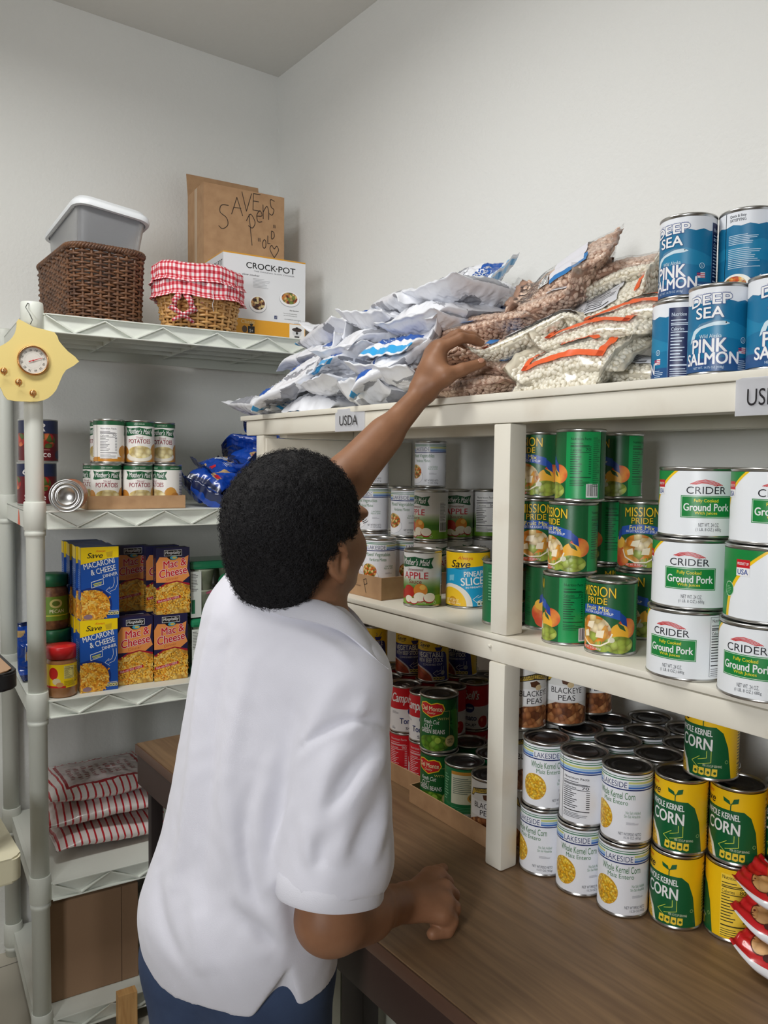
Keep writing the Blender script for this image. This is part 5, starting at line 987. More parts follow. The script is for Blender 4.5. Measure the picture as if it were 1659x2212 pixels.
# ---- potatoes in a tray on the plastic shelf
z2 = TIERS[1]+0.0005; GO = 'potato cans on the second plastic shelf'
def scan(kind, px, yl, z, d, lab, g):
    x, _ = S(px, 1040, yl); p = W(x, yl, z); return can(kind, p.x, p.y, z, d, lab, g)
x0_, _ = S(188, 1090, 0.012); x1s, _ = S(400, 1090, 0.012)
tray('cardboard_tray', 'brown cardboard tray of potato cans on the second plastic shelf', W(x0_, 0.010, z2), SRZ, x1s-x0_, 0.172, 0.034)
for (px, yl, lv, d, lab) in ((229, 0.053, 0, 4, 'left potato can in the front bottom row of the tray'), (297, 0.053, 0, 12, 'middle potato can in the front bottom row of the tray'), (361, 0.053, 0, -58, 'right potato can in the front bottom row, turned to its side panel'),
                             (212, 0.135, 0, -50, 'potato can at the back left of the tray'), (275, 0.135, 0, 20, 'middle potato can in the back bottom row'), (338, 0.135, 0, 0, 'right potato can in the back bottom row'),
                             (236, 0.058, 1, 132, 'top potato can turned to its nutrition panel'), (302, 0.068, 1, 0, 'top potato can in the middle, partly covered'), (348, 0.120, 1, 6, 'top potato can on the right showing its whole name'), (228, 0.140, 1, -40, 'top potato can at the back left, a sliver showing')):
    scan('pot', px, yl, z2+0.0028+lv*(HC+0.0006), d, lab, GO)
scan('sauce', 80, 0.30, z2, -18, 'lower red sauce can behind the shelf post', 'sauce cans behind the shelf post'); scan('sauce', 84, 0.30, z2+0.1166, -6, 'upper red sauce can behind the shelf post', 'sauce cans behind the shelf post')
x_, _ = S(151, 1068, 0.03); pz = W(x_, 0.008, z2+C15+0.0016)
PLACED_N = len(PLACED); lc = can('nuts', pz.x, pz.y, z2, 0, 'food can lying on its side with its bare end facing out'); lc.location = pz; lc.rotation_euler = (PI/2, 0, math.atan2(-pz.y, -pz.x)+PI/2-0.10)
lc.name = 'food_can'; del PLACED[PLACED_N:]
# ---- counter, left bay
ZC = CNT; GC = 'tomato soup cans under the middle shelf'; GV = 'vegetable soup cans under the middle shelf'
ta = P(884, 1732, 2, ZC); tb_ = P(1043, 1828, 2, ZC); 
tw_ = (tb_-ta).length+0.03; tray('cardboard_tray', 'right cardboard tray on the counter holding green bean and pea cans', (ta.x, ta.y, ZC), math.atan2(tb_.y-ta.y, tb_.x-ta.x), tw_, 0.235, 0.036)
ta2 = P(884, 1715, 2, ZC); tray('cardboard_tray', 'left cardboard tray on the counter holding red soup cans', (ta.x-0.005-0.36, ta2.y+0.012, ZC), 0.0, 0.36, 0.26, 0.040)
zq = ZC+0.003; ht = KINDS['tomato'][1]+0.0006
tx = ta.x-0.005-0.0375; ty = ta2.y+0.012+0.0385
rows = [[], []]
for j in range(3):
    for i in range(4):
        x = tx-i*0.0690; y = ty+j*0.0690
        pos = ['first', 'second', 'third', 'fourth'][i]+' from the tray corner, '+['front', 'middle', 'back'][j]+' row'
        can('tomato', x, y, zq, 112 if j == 0 else 30*i, 'red and white tomato soup can, lower layer, '+pos, GC)
        can('tomato', x, y, zq+ht, (-26, 4, -20, 30)[i] if j == 0 else -40+20*i, 'red and white tomato soup can, upper layer, '+pos, GC)
rx_ = ta.x+0.0455; ca_ = math.atan2(tb_.y-ta.y, tb_.x-ta.x)
def rt(u, v): return ta.x+u*math.cos(ca_)-v*math.sin(ca_), ta.y+u*math.sin(ca_)+v*math.cos(ca_)
x, y = rt(0.041, 0.043); can('gbean', x, y, zq, -34, 'green bean can in the tray, under the other green bean can', 'green bean cans'); can('gbean', x-0.003, y, zq+HC+0.0006, -24, 'green bean can standing on top of another green bean can', 'green bean cans')
x, y = rt(0.119, 0.043); can('green', x, y, zq, 6, 'green can with a cream recipe panel in the cardboard tray')
x, y = rt(0.197, 0.043); can('pea', x, y, zq, -10, 'blackeye pea can beside the post in the cardboard tray')
k = 0
for (u, v) in ((0.119, 0.121), (0.197, 0.121), (0.041, 0.121), (0.119, 0.199), (0.197, 0.199)):
    x, y = rt(u, v); k += 1; can('green' if k % 2 else 'gbean', x, y, zq, 140, 'dark lidded can in the tray, %s' % ('second row behind the green can', 'second row behind the pea can', 'second row behind the green bean cans', 'third row middle', 'third row beside the post')[k-1], 'dark lidded cans in the tray')
# red cans behind the tray and soup cans standing on the red cans
zs = zq+2*ht
for (px, yr, d, lab) in ((1028, 1.225, 100, 'red soup can in the shade behind the post, upper layer'), (978, 1.215, -30, 'red soup can upper layer behind the green bean cans')):
    p = P(px, 1106, 1, yr); can('tomato', p.x, yr, zq-0.0025, 60, lab.replace('upper', 'lower'), GC); can('tomato', p.x, yr, zq-0.0025+ht, d, lab, GC)
for (i, j, ox, d, lab) in ((3, 0, -0.01, -8, 'leftmost vegetable soup can, beside the shirt collar'), (2, 1, 0.0, -12, 'second vegetable soup can from the left'), (1, 1, 0.012, -10, 'third vegetable soup can from the left with its brand word showing')):
    can('soup', tx-i*0.069+ox, ty+j*0.069+(0.02 if j == 0 else 0), zs, d, lab, GV)
p = P(1006, 1106, 1, 1.225); can('soup', p.x, 1.222, zs-0.0025, -34, 'rightmost vegetable soup can, beside the post', GV)
p = P(964, 1106, 1, 1.215); can('soup', p.x, 1.218, zs-0.0025, -50, 'vegetable soup can in the shade between two bright ones', GV)
p = P(772, 1106, 1, 1.330); 
pt = P(788, 1106, 1, 1.325)
for q in range(3): can('nuts' if q == 2 else 'tom', pt.x, 1.325, ZC+q*(HC+0.0006), 0, ('can of peanuts on top of a stack, under the middle rail', 'can under the peanuts, metal rim showing', 'bottom can of the peanut stack')[2-q], 'peanut stack by the left panel')
# ---- counter, right bay
GL = 'white corn cans on the counter'; GY = 'yellow and green corn cans on the counter'; GM = 'blackeye pea cans on the counter'
h = HC+0.0006
for (px, py, d0, d1, dx, nm) in ((1170, 1895, -38, 4, 2, 'left'), (1247, 1938, -8, 122, 2, 'middle'), (1335, 1982, -8, -30, 5, 'right')):
    x, y = cbase('corn', px, py, ZC)
    can('corn', x, y, ZC, d0, 'white whole kernel corn can at the bottom of the %s front stack' % nm, GL); can('corn', x+0.0015, y+0.002, ZC+h, d1, 'white whole kernel corn can on top of the %s front stack%s' % (nm, ', nutrition side out' if nm == 'middle' else ''), GL)
def lidpos(px, py, z): p = P(px, py, 2, z); return p.x, p.y
for (px, py, d0, d1, nm) in ((1452, 2009, -28, -24, 'left'), (1563, 2036, -118, -26, 'middle')):
    x, y = cbase('acorn', px, py, ZC); can('acorn', x, y, ZC, d0, 'yellow and green corn can at the bottom of the %s yellow stack' % nm, GY); can('acorn', x+0.003, y+0.002, ZC+h, d1, 'yellow and green corn can on top of the %s yellow stack' % nm, GY)
x, y = cbase('acorn', 1452, 2009, ZC); x2, y2 = cbase('acorn', 1563, 2036, ZC); ex, ey = x2-x, y2-y
x3, y3 = lidpos(1692, 1690, ZC+2*h)
can('acorn', x3, y3, ZC, 0, 'yellow corn can at the bottom behind the biscuit packs', GY); can('acorn', x3, y3, ZC+h, -46, 'yellow corn can on top at the right picture edge', GY)
x4, y4 = lidpos(1040+1325/2.68, 1420+668/2.68, ZC+2*h)
for q, lab in enumerate(('bottom yellow corn can under the third layer can', 'middle yellow corn can under the third layer can', 'yellow corn can on the third layer, cut off by the shelf rail')): can('acorn', x4, y4, ZC+q*h, -30, lab, GY)
for (dx, dy, nm) in ((0.084, 0.006, 'right of the three high yellow stack'), (0.166, 0.002, 'at the far right')):
    for q in (0, 1): can('acorn', x4+dx, y4+dy, ZC+q*h, 0, 'yellow corn can with a black lid, %s, %s layer' % (nm, 'upper' if q else 'lower'), GY)
back = [(950, 612), (745, 532), (552, 455), (1100, 548), (895, 482), (690, 410), (1042, 430), (845, 368)]
names = ['behind the right front stack', 'behind the middle front stack', 'behind the left front stack', 'second row beside the yellow cans', 'third row middle', 'third row left', 'fourth row right', 'fourth row left']
placed = []
for (cxp, cyp), nm in zip(back, names):
    x, y = lidpos(1040+cxp/2.68, 1420+cyp/2.68, ZC+2*h)
    y = min(y, 1.355)
    for q in (0, 1): can('corn', x, y, ZC+q*h, 0 if q else 60, 'white corn can with a black lid, %s, %s layer' % (nm, 'upper' if q else 'lower'), GL)
# blackeye peas
xm, ym = lidpos(1127, 1850, ZC); p = P(1130, 1106, 1, 1.05)
xl_, yl_ = cbase('pea', 1128, 1857, ZC)
for q, (d, lab) in enumerate(((-96, 'pea can at the bottom, turned to its gold side panel, beside the post'), (34, 'pea can in the middle layer beside the post'), (30, 'pea can on the top layer beside the post'))): can('pea', xl_-0.004, yl_, ZC+q*h, d, lab, GM)
xk, yk = cbase('pea', 1189, 1573, ZC+2*h)
for q in range(3): can('pea2', xk, yk, ZC+q*h, 8, 'pea can %s, second stack from the post' % ('at the bottom', 'in the middle layer', 'on the top layer with its name showing')[q], GM)
xk, yk = cbase('pea', 1275, 1546, ZC+2*h); yk = min(yk, 1.355)
for q in range(3): can('pea2', xk, yk, ZC+q*h, 20, 'shaded pea can %s, third stack from the post' % ('at the bottom', 'in the middle layer', 'on the top layer')[q], GM)
# ================================================================== bags
class Pillow:
    """sealed pouch: flat crimped ends, puffed middle, creases from noise"""
    def __init__(s, L, W_, T, seed, crumple=0.004, fin=0.05, bend=(0, 0), k=7.0):
        s.L, s.W, s.T, s.seed, s.cr, s.fin, s.bend, s.k = L, W_, T, seed, crumple, fin, bend, k
        r = random.Random(seed); s.off = Vector((r.uniform(-50, 50), r.uniform(-50, 50), r.uniform(-50, 50))); s.ph = [r.uniform(0, 6) for _ in range(6)]
    def pt(s, u, v, side, lift=0.0):
        au = abs(u); e = max(0.0, (1-s.fin-au)/(1-s.fin)); f = (1-(1-e)**2.2)**0.62 if e > 0 else 0.0
        g = max(0.0, 1-abs(v)**2.6)**0.6
        t = s.T/2*f*g
        n = mnoise.ridged_multi_fractal(Vector((u*s.L*14, v*s.W*14, side*3.0))+s.off, 0.9, 2.1, 4, 1.0, 2.0)-1.0 if s.cr else 0
        if s.cr > 0.006: n = n*0.8+0.55*(mnoise.ridged_multi_fractal(Vector((u*s.L*26, v*s.W*26, side*5.0))-s.off, 0.9, 2.0, 3, 1.0, 2.0)-0.9)
        n2 = mnoise.noise(Vector((u*s.L*9, v*s.W*9, side*2.0))+s.off)
        w_ = s.W/2*(1-0.07*f*(1-v*v)); x = u*s.L/2; y = v*w_
        pl = math.sin(v*s.k+s.ph[0])+0.6*math.sin(v*s.k*2.3+s.ph[1])
        wr = 0.0022*pl*math.exp(-((au-(1-s.fin))/0.16)**2)*(s.cr > 0)
        z = side*(t+s.cr*0.55*n*(0.25+f*g)+0.5*s.cr*n2*f*g)+wr+0.0016*n2
        z += s.T*0.10*math.sin(u*2.2+s.ph[2])+s.T*0.08*math.sin(v*2.0+s.ph[3])
        b = s.bend[1] if u > 0 else s.bend[0]
        if b and au > 0.62: q = (au-0.62)*s.L/2; z += b*q*q/(0.19*s.L)*2.0; x -= (1 if u > 0 else -1)*abs(b)*q*q*1.2
        edge = 0.0007 if (au > 1-s.fin or abs(v) > 0.985) else 0
        return Vector((x, y, z+side*(edge+lift)))
    def mesh(s, nu, nv, mf, lift=0.0):
        """mf(u, v, side) -> material index"""
        vs = []; fs = []; mi = []; idx = {}
        for side in (1, -1):
            for i in range(nu+1):
                for j in range(nv+1):
                    u, v = -1+2*i/nu, -1+2*j/nv
                    if side < 0 and (i in (0, nu) or j in (0, nv)): idx[side, i, j] = idx[1, i, j]; continue
                    idx[side, i, j] = len(vs); vs.append(s.pt(u, v, side, lift))
            for i in range(nu):
                for j in range(nv):
                    q = [idx[side, i, j], idx[side, i+1, j], idx[side, i+1, j+1], idx[side, i, j+1]]
                    fs.append(q if side > 0 else q[::-1]); mi.append(mf(-1+2*(i+0.5)/nu, -1+2*(j+0.5)/nv, side))
        me = bpy.data.meshes.new('bag'); me.from_pydata([tuple(v) for v in vs], [], fs); me.polygons.foreach_set('material_index', mi); me.polygons.foreach_set('use_smooth', [True]*len(fs)); me.update(); return me
def pose(t, px, py, yc, yaw, pitch=0, roll=0, z=None):
    p = P(px, py, 1, yc)
    if z is not None: p.z = z
    t.location = p; t.rotation_euler = (math.radians(roll), math.radians(-pitch), math.radians(yaw))
# ---- potato flake pouches
M_pouch = mat('white_pouch_film', (232, 234, 240), 0.3, coat=0.25); M_lb = mat('light_blue_film', (44, 164, 226), 0.28, coat=0.3); M_db = mat('deep_blue_film', (18, 84, 172), 0.28, coat=0.3); M_gr = mat('grey_print_film', (150, 152, 160), 0.32)
def flake_mf(seed):
    o = Vector((seed*3.7, 1.3, 0.2))
    def f(u, v, side):
        au = abs(u)
        if 0.875 < u < 0.955: return 1
        if side > 0 and 0.42 < u < 0.80 and abs(v) < 0.9: return 2
        if side > 0 and -0.75 < u < 0.2 and mnoise.noise(Vector((u*2.4, v*1.7, 0))+o) > 0.08: return 3
        if side < 0 and au < 0.8 and mnoise.noise(Vector((u*2.2, v*1.9, 4))+o) > 0.16: return 3
        return 0
    return f
FL = []
for sd, bend in ((1, (0.1, 0)), (2, (0.35, -0.3)), (3, (-0.3, 0.3)), (4, (0.2, 0.35)), (5, (-0.3, -0.2))):
    pw = Pillow(0.245, 0.175, 0.052, sd, 0.0105, 0.07, bend); me = pw.mesh(96, 64, flake_mf(sd))
    for m in (M_pouch, M_lb, M_db, M_gr): me.materials.append(m)
    L = Lab(); L.text('MASHED', 72, 14, 46, 9, WHITE, 1, 0.03, 0, -PI/2); L.text('FLAKES', 60, 10, 46, 9, WHITE, 1, 0.03, 0, -PI/2); L.text('NET WT 16 OZ', 20, -40, 40, 6, ink(70, 72, 80), 1, 0.01, 0, -PI/2)
    L.arc([(84+8*math.cos(a), -14+30*math.sin(a)) for a in [i*0.35 for i in range(18)]], 1.4, ink(214, 226, 240), 1); L.arc([(84+4*math.cos(a), -14+12*math.sin(a)) for a in [i*0.35 for i in range(18)]], 1.2, ink(214, 226, 240), 1)
    for k in range(6): L.arc([(-20+9*k, 40-3*abs(k-3)), (-16+8*k, 22), (-22+8*k, 6)], 0.9, ink(120, 122, 130), 1)
    lab = L.build(surf=lambda x, y, z, p=pw: tuple(p.pt(x/(p.L/2), y/(p.W/2), 1, 0.0006+z)), step=5.0)
    FL.append((me, lab))
flakes = [  # px, y depth, layer, yaw, pitch, roll, variant, label
 (592, 1.035, 0, 6, 0, 0, 0, 'crumpled white pouch at the bottom left, hanging over the shelf end'), (742, 1.075, 0, 96, 0, 0, 4, 'white pouch at the bottom above the small paper tag'), (868, 1.075, 0, 84, 0, 0, 1, 'white pouch at the bottom behind the forearm'),
 (655, 1.005, 1.75, 207, -21, -14, 1, 'white pouch with a broad light blue stripe at its left end, lowest blue one'), (770, 1.060, 1, 82, 2, 0, 0, 'white pouch in the second layer right of the blue striped end'), (893, 1.060, 1, 100, 0, 4, 3, 'white pouch in the second layer next to the pinto beans'),
 (692, 1.045, 2.5, 203, -25, -12, 1, 'white pouch with a blue end, second blue end from the bottom'), (782, 1.070, 2, 258, 3, 6, 4, 'white pouch in the third layer, middle'), (866, 1.030, 2.4, 216, -28, -14, 1, 'white pouch with a slanted blue end just left of the wrist'),
 (722, 1.080, 3.4, 198, -20, -10, 1, 'white pouch with a short blue end, third blue end from the bottom'), (806, 1.080, 3, 102, 2, 0, 0, 'white pouch in the fourth layer, middle'), (925, 1.085, 3, 268, 0, 0, 1, 'white pouch in the fourth layer behind the hand'),
 (716, 1.110, 4, 8, 2, 5, 4, 'white pouch in the fifth layer at the left'), (836, 1.100, 4, 76, 2, -6, 2, 'white pouch in the fifth layer, middle'), (960, 1.105, 4, 95, 0, 0, 0, 'white pouch in the fifth layer behind the fingers'),
 (742, 1.125, 5, 170, -4, 6, 0, 'white pouch in the sixth layer at the left'), (862, 1.120, 5, 92, 0, 6, 3, 'white pouch in the sixth layer, middle'), (985, 1.125, 5, 84, 0, 0, 4, 'white pouch in the sixth layer beside the pinto beans'),
 (776, 1.145, 5.9, 12, 9, 8, 1, 'sloping white pouch on top of the pile at the left'), (905, 1.130, 6, 160, 0, 6, 4, 'white pouch near the top, middle of the pile'), (1020, 1.145, 6, 88, 0, 0, 0, 'white pouch near the top beside the tilted pinto bag'),
 (985, 1.175, 6.9, 14, 2, 30, 2, 'topmost white pouch showing its deep blue printed panel')]
for i, (px, yc, k, yaw, pi_, ro, va, lab) in enumerate(flakes):
    t = thing('flake_pouch', lab, 'pouch', (0, 0, 0), 0, 'pouches of potato flakes on the top shelf')
    link('pouch', FL[va][0], None, t); link('print', FL[va][1], None, t.children[0])
    pose(t, px, 800, yc, yaw, pi_, ro, TOPZ+0.027+k*0.0335)
# ---- dried bean bags
def beans_mesh(pw, dims, n, seed, name):
    r = random.Random(seed); bm0 = bmesh.new(); bmesh.ops.create_icosphere(bm0, subdivisions=2, radius=1.0); base = np.array([v.co[:] for v in bm0.verts]); fc = np.array([[v.index for v in f.verts] for f in bm0.faces]); bm0.free()
    base[:, 2] *= 1; V = []; F = []; n0 = 0; a, b, c = dims
    kid = base*np.array([a, b, c]); kid[:, 1] += 0.16*b*(1-(base[:, 0])**2)
    pts = []; tries = 0
    while len(pts) < n and tries < n*30:
        tries += 1; u, v, sd = r.uniform(-0.90, 0.90), r.uniform(-0.95, 0.95), (1 if r.random() < 0.68 else -1); x, y = u*pw.L/2, v*pw.W/2
        if any((x-q[0])**2+(y-q[1])**2 < (a*1.12)**2*0.8 and sd == q[2] for q in pts): continue
        pts.append((x, y, sd)); p = pw.pt(u, v, sd, -c*0.75); e = 0.02
        tu = (pw.pt(min(u+e, 0.99), v, sd)-pw.pt(max(u-e, -0.99), v, sd)).normalized(); tv = (pw.pt(u, min(v+e, 0.99), sd)-pw.pt(u, max(v-e, -0.99), sd)).normalized(); nn = tu.cross(tv).normalized(); tv = nn.cross(tu)
        an = r.uniform(0, PI); X = tu*math.cos(an)+tv*math.sin(an); Y = nn.cross(X); til = r.uniform(-0.35, 0.35); X, N2 = X*math.cos(til)+nn*math.sin(til), nn*math.cos(til)-X*math.sin(til)
        s = r.uniform(0.86, 1.1); Mx = np.array([X, Y, N2])*s; V.append(kid @ Mx+np.array(p)); F.append(fc+n0); n0 += len(base)
    me = bpy.data.meshes.new(name); vv = np.concatenate(V); ff = np.concatenate(F); me.from_pydata(vv.tolist(), [], ff.tolist()); me.polygons.foreach_set('use_smooth', [True]*len(ff)); me.update(); return me
def beanmat(name, c1, c2, sp):
    m = mat(name, c1, 0.38, coat=0.2); nt = m.node_tree; b = nt.nodes['Principled BSDF']; g = nt.nodes.new('ShaderNodeNewGeometry'); cr = nt.nodes.new('ShaderNodeValToRGB')
    cr.color_ramp.elements[0].color = (*s2l(c1), 1); cr.color_ramp.elements[1].color = (*s2l(c2), 1); nt.links.new(g.outputs['Random Per Island'], cr.inputs['Fac'])
    tc = nt.nodes.new('ShaderNodeTexCoord'); n = nt.nodes.new('ShaderNodeTexNoise'); n.inputs['Scale'].default_value = 260; r2 = nt.nodes.new('ShaderNodeValToRGB'); r2.color_ramp.elements[0].position = 0.55; r2.color_ramp.elements[1].position = 0.66
    mx = nt.nodes.new('ShaderNodeMix'); mx.data_type = 'RGBA'; mx.inputs[7].default_value = (*s2l(sp), 1); nt.links.new(tc.outputs['Object'], n.inputs['Vector']); nt.links.new(n.outputs['Fac'], r2.inputs['Fac']); nt.links.new(r2.outputs['Color'], mx.inputs[0]); nt.links.new(cr.outputs['Color'], mx.inputs[6]); nt.links.new(mx.outputs[2], b.inputs['Base Color']); return m
M_pinto = beanmat('pinto_beans', (206, 174, 152), (228, 202, 182), (170, 130, 112)); M_navy = beanmat('navy_beans', (232, 226, 208), (244, 240, 226), (238, 230, 212))
M_core = {'pinto': mat('pinto_core', (168, 132, 112), 0.7), 'navy': mat('navy_core', (214, 206, 186), 0.7)}
BB = {}
DKT, ORG = ink(44, 44, 50), ink(232, 96, 40)
for kind, dims, n in (('pinto', (0.0078, 0.0051, 0.0042), 560), ('navy', (0.0056, 0.0040, 0.0036), 960)):
    for va in range(3):
        pw = Pillow(0.215, 0.140, 0.048, 20+va+(10 if kind == 'navy' else 0), 0.0022, 0.07, ((0.5, 0), (0, 0.5), (-0.4, 0.4))[va])
        core = pw.mesh(24, 18, lambda u, v, s: 0, -dims[2]*1.2); core.materials.append(M_core[kind])
        bn = beans_mesh(pw, dims, n, 30+va, 'beans'); bn.materials.append(M_pinto if kind == 'pinto' else M_navy)
        fw = Pillow(0.224, 0.150, 0.053, pw.seed, 0.0040, 0.07, pw.bend); film = fw.mesh(60, 40, lambda u, v, s: 0, 0.0012); film.materials.append(M_film)
        L = Lab()
        if kind == 'pinto':
            if va == 0:
                L.rect(-18, -60, 56, 60, ink(226, 226, 234), 0); L.rect(-18, 48, 56, 60, ink(40, 120, 186), 1); L.rect(-18, -60, 56, -46, ink(40, 120, 186), 1); L.rect(56, -60, 64, -30, ink(40, 120, 186), 0)
                L.lines(-100, -56, -22, -4, 9, DKT, 1, 0.4); L.lines(-100, 4, -22, 56, 9, DKT, 1, 0.4); L.barcode(-44, -50, -22, -6)
            elif va == 1: L.rect(20, -44, 66, 46, ink(222, 222, 228), 0); L.lines(24, -40, 62, 42, 16, DKT, 1); L.ell(72, -40, 8, 10, ink(30, 110, 186), 0)
            else: L.rect(60, -62, 104, 62, ink(24, 124, 200), 0); L.lines(-96, -50, -70, 50, 12, DKT, 1)
        else:
            if va == 0:
                for (x0, y0, x1, y1) in ((-84, -56, 70, -44), (-84, 40, 70, 50), (-84, -56, -74, 50), (60, -56, 72, 50)): L.rect(x0, y0, x1, y1, ORG, 0)
                L.ell(-2, 2, 32, 18, DKT, 1); L.ell(-2, 2, 30.6, 16.6, ORG, 1.4); L.ell(-2, 2, 26, 13, ink(240, 226, 206), 1.8); L.text("Hurst's", -2, 6, 36, 9, ORG, 2.2, 0.04, 0.2); L.text('Best', -2, -4, 28, 8, ORG, 2.2, 0.04, 0.2); L.poly([(24, -4), (40, -12), (46, -6), (40, 2), (28, 4)], ORG, 1.5); L.lines(-84, 54, 66, 66, 3, DKT, 1, 0.4)
            elif va == 1:
                L.rect(-86, -30, 100, 6, ink(226, 226, 232), 0); L.rect(-90, -34, -30, 10, ink(54, 56, 104), 1); L.rect(-88, -32, -32, 8, ink(226, 226, 232), 1.3); L.text('AMERICAN', -60, -6, 50, 8, ink(54, 56, 104), 2, 0.03); L.text('FARMS', -60, -20, 36, 8, ink(54, 56, 104), 2, 0.03); L.ell(-60, -38, 9, 8, ink(54, 56, 104), 1.2)
                L.poly([(-26, 6), (10, -8), (24, 4), (50, -10), (100, 2), (100, 8), (-26, 10)], DKT, 1); L.text('NAVY BEANS', 50, -18, 84, 9, ink(120, 120, 150), 2, 0.02)
            else: L.rect(-90, -58, 40, 58, ink(206, 208, 214), 0); L.lines(-86, -54, -30, 54, 22, DKT, 1, 0.4); L.lines(-26, -54, 36, 54, 22, DKT, 1, 0.4); L.rect(72, -60, 84, 60, ORG, 0)
        lab = L.build(surf=lambda x, y, z, p=fw: tuple(p.pt(x/(p.L/2), y/(p.W/2), 1, 0.0018+z)), step=5.0)
        BB[kind, va] = (core, bn, film, lab)
bags = [('navy', 1, 1240, 828, 1.022, 2, 0, 32, 'bottom navy bean bag at the shelf front with a navy brand patch'), ('navy', 2, 1395, 806, 1.085, 10, -8, 0, 'navy bean bag at the bottom right against the salmon cans'), ('pinto', 1, 1040, 842, 1.040, 184, 0, -6, 'pinto bean bag at the very bottom by the wrist'),
 ('pinto', 2, 1062, 806, 1.060, 10, 0, 8, 'pinto bean bag second from the bottom below the thumb'), ('navy', 0, 1262, 777, 1.035, 4, 4, 30, 'navy bean bag with an orange frame and round brand mark facing out'), ('pinto', 2, 1028, 770, 1.075, 14, 0, 8, 'pinto bean bag with a crumpled blue end inside the grip of the hand'),
 ('navy', 2, 1160, 748, 1.075, 206, -20, 8, 'tilted navy bean bag between the pinto bags and the orange framed one'), ('pinto', 0, 1048, 728, 1.130, 190, 0, 4, 'pinto bean bag behind the fingertips'), ('navy', 0, 1312, 728, 1.085, 6, 4, 14, 'navy bean bag with an orange edge, third from the bottom on the right'),
 ('navy', 0, 1392, 690, 1.125, 6, 6, 14, 'navy bean bag with handwriting at the right, touching the salmon cans'), ('pinto', 1, 1118, 697, 1.145, 172, 6, 0, 'pinto bean bag in the middle left under the large tilted one'), ('navy', 2, 1318, 662, 1.160, 8, 20, 26, 'navy bean bag with its grey text panel facing out, sloping'),
 ('pinto', 1, 1192, 652, 1.160, 4, 8, 18, 'pinto bean bag with a white text patch directly below the top one'), ('navy', 1, 1362, 622, 1.225, 4, 6, 0, 'navy bean bag at the upper right behind the grey text panel'), ('pinto', 0, 1228, 592, 1.180, 8, 28, 34, 'large tilted pinto bean bag with a white panel on top of the pile'), ('pinto', 2, 1380, 585, 1.245, 184, -4, -10, 'pinto bean bag at the upper right, second highest')]
for i, (kind, va, px, py, yc, yaw, pi_, ro, lab) in enumerate(bags):
    core, bn, film, lb = BB[kind, va]; t = thing('bean_bag', lab, 'bag', (0, 0, 0), 0, 'bags of dried beans on the top shelf')
    b = link('bean_filling', bn, None, t); b['kind'] = 'stuff'; link('bag_core', core, None, t); f = link('clear_bag', film, None, t); link('print', lb, None, f)
    pose(t, px, py, yc, yaw, pi_, ro)
    t.location.z = max(t.location.z, TOPZ+0.031)
# ---- blue snack bags, second plastic shelf
M_bl = mat('blue_foil', (22, 72, 172), 0.22, coat=0.6); M_bl2 = mat('navy_foil', (22, 38, 84), 0.25, coat=0.6); M_tan = mat('tan_print', (196, 164, 112), 0.4); M_sil = mat('silver_foil', (176, 182, 190), 0.25, 0.6)
SN = []
for sd in range(4):
    pw = Pillow(0.15, 0.11, 0.034, 60+sd, 0.0085, 0.07, ((0.6, 0), (0, 0.8), (-0.5, 0.5), (0.8, -0.8))[sd]); o = Vector((sd*2.1, 0, 0))
    me = pw.mesh(56, 42, lambda u, v, s, o=o: (1 if abs(u) > 0.86 else (2 if s > 0 and mnoise.noise(Vector((u*1.6, v*1.6, 0))+o) > 0.25 and abs(u) < 0.7 else 0)))
    for m in (M_bl, M_bl2, M_tan): me.materials.append(m)
    L = Lab(); L.ell(10, 18, 24, 9, ink(206, 214, 230), 0.8); L.ell(-40, -14, 10, 10, ink(206, 40, 50), 1); L.lines(-10, -40, 44, -16, 5, ink(206, 214, 230), 1)
    SN.append((me, L.build(surf=lambda x, y, z, p=pw: tuple(p.pt(x/(p.L/2), y/(p.W/2), 1, 0.0006+z)), step=5.0)))
k = 0
snack = [(455, 0.075, 0.018, 60, 0, 30, 'at the bottom front, leftmost'), (520, 0.085, 0.018, 100, 0, 20, 'at the bottom front, next to the head'), (585, 0.09, 0.018, 80, 0, 10, 'at the bottom behind the head'), (440, 0.14, 0.046, 20, 8, 34, 'in the second layer touching the potato cans'), (500, 0.10, 0.050, 120, 0, 40, 'in the second layer, middle'), (560, 0.11, 0.050, 75, 0, 26, 'in the second layer at the right'),
 (470, 0.13, 0.078, 45, 5, 30, 'in the third layer at the left'), (535, 0.12, 0.082, 95, 4, 36, 'in the third layer at the right'), (480, 0.16, 0.104, 10, 12, 18, 'long flat one above the blue heap'), (545, 0.14, 0.112, 60, 8, 30, 'in the fourth layer beside the wooden shelf'), (560, 0.15, 0.142, 30, 10, 24, 'in the fifth layer beside the wooden shelf'), (540, 0.19, 0.168, 150, 8, 30, 'near the top of the heap'), (578, 0.17, 0.196, 40, 4, 20, 'topmost, under the overhanging white pouch')]
for (px, yl, dz, yaw, pi_, ro, lab) in snack:
    x, _ = S(px, 1060, yl); t = thing('snack_bag', 'shiny blue snack bag, '+lab, 'bag', W(x, yl, z2+dz+0.003), 0, 'blue snack bags on the second plastic shelf')
    t.rotation_euler = (math.radians(ro), math.radians(-pi_), SRZ+math.radians(yaw)); m_ = SN[k % 4]; k += 1; a = link('foil_bag', m_[0], None, t); link('print', m_[1], None, a)
x, _ = S(86, 1400, 0.22); t = thing('snack_bag', 'small printed snack bag standing behind the post on the third shelf', 'bag', W(x, 0.24, gz+0.078)); t.rotation_euler = (PI/2-0.15, PI/2, SRZ); a = link('foil_bag', SN[1][0], None, t); link('print', SN[1][1], None, a)
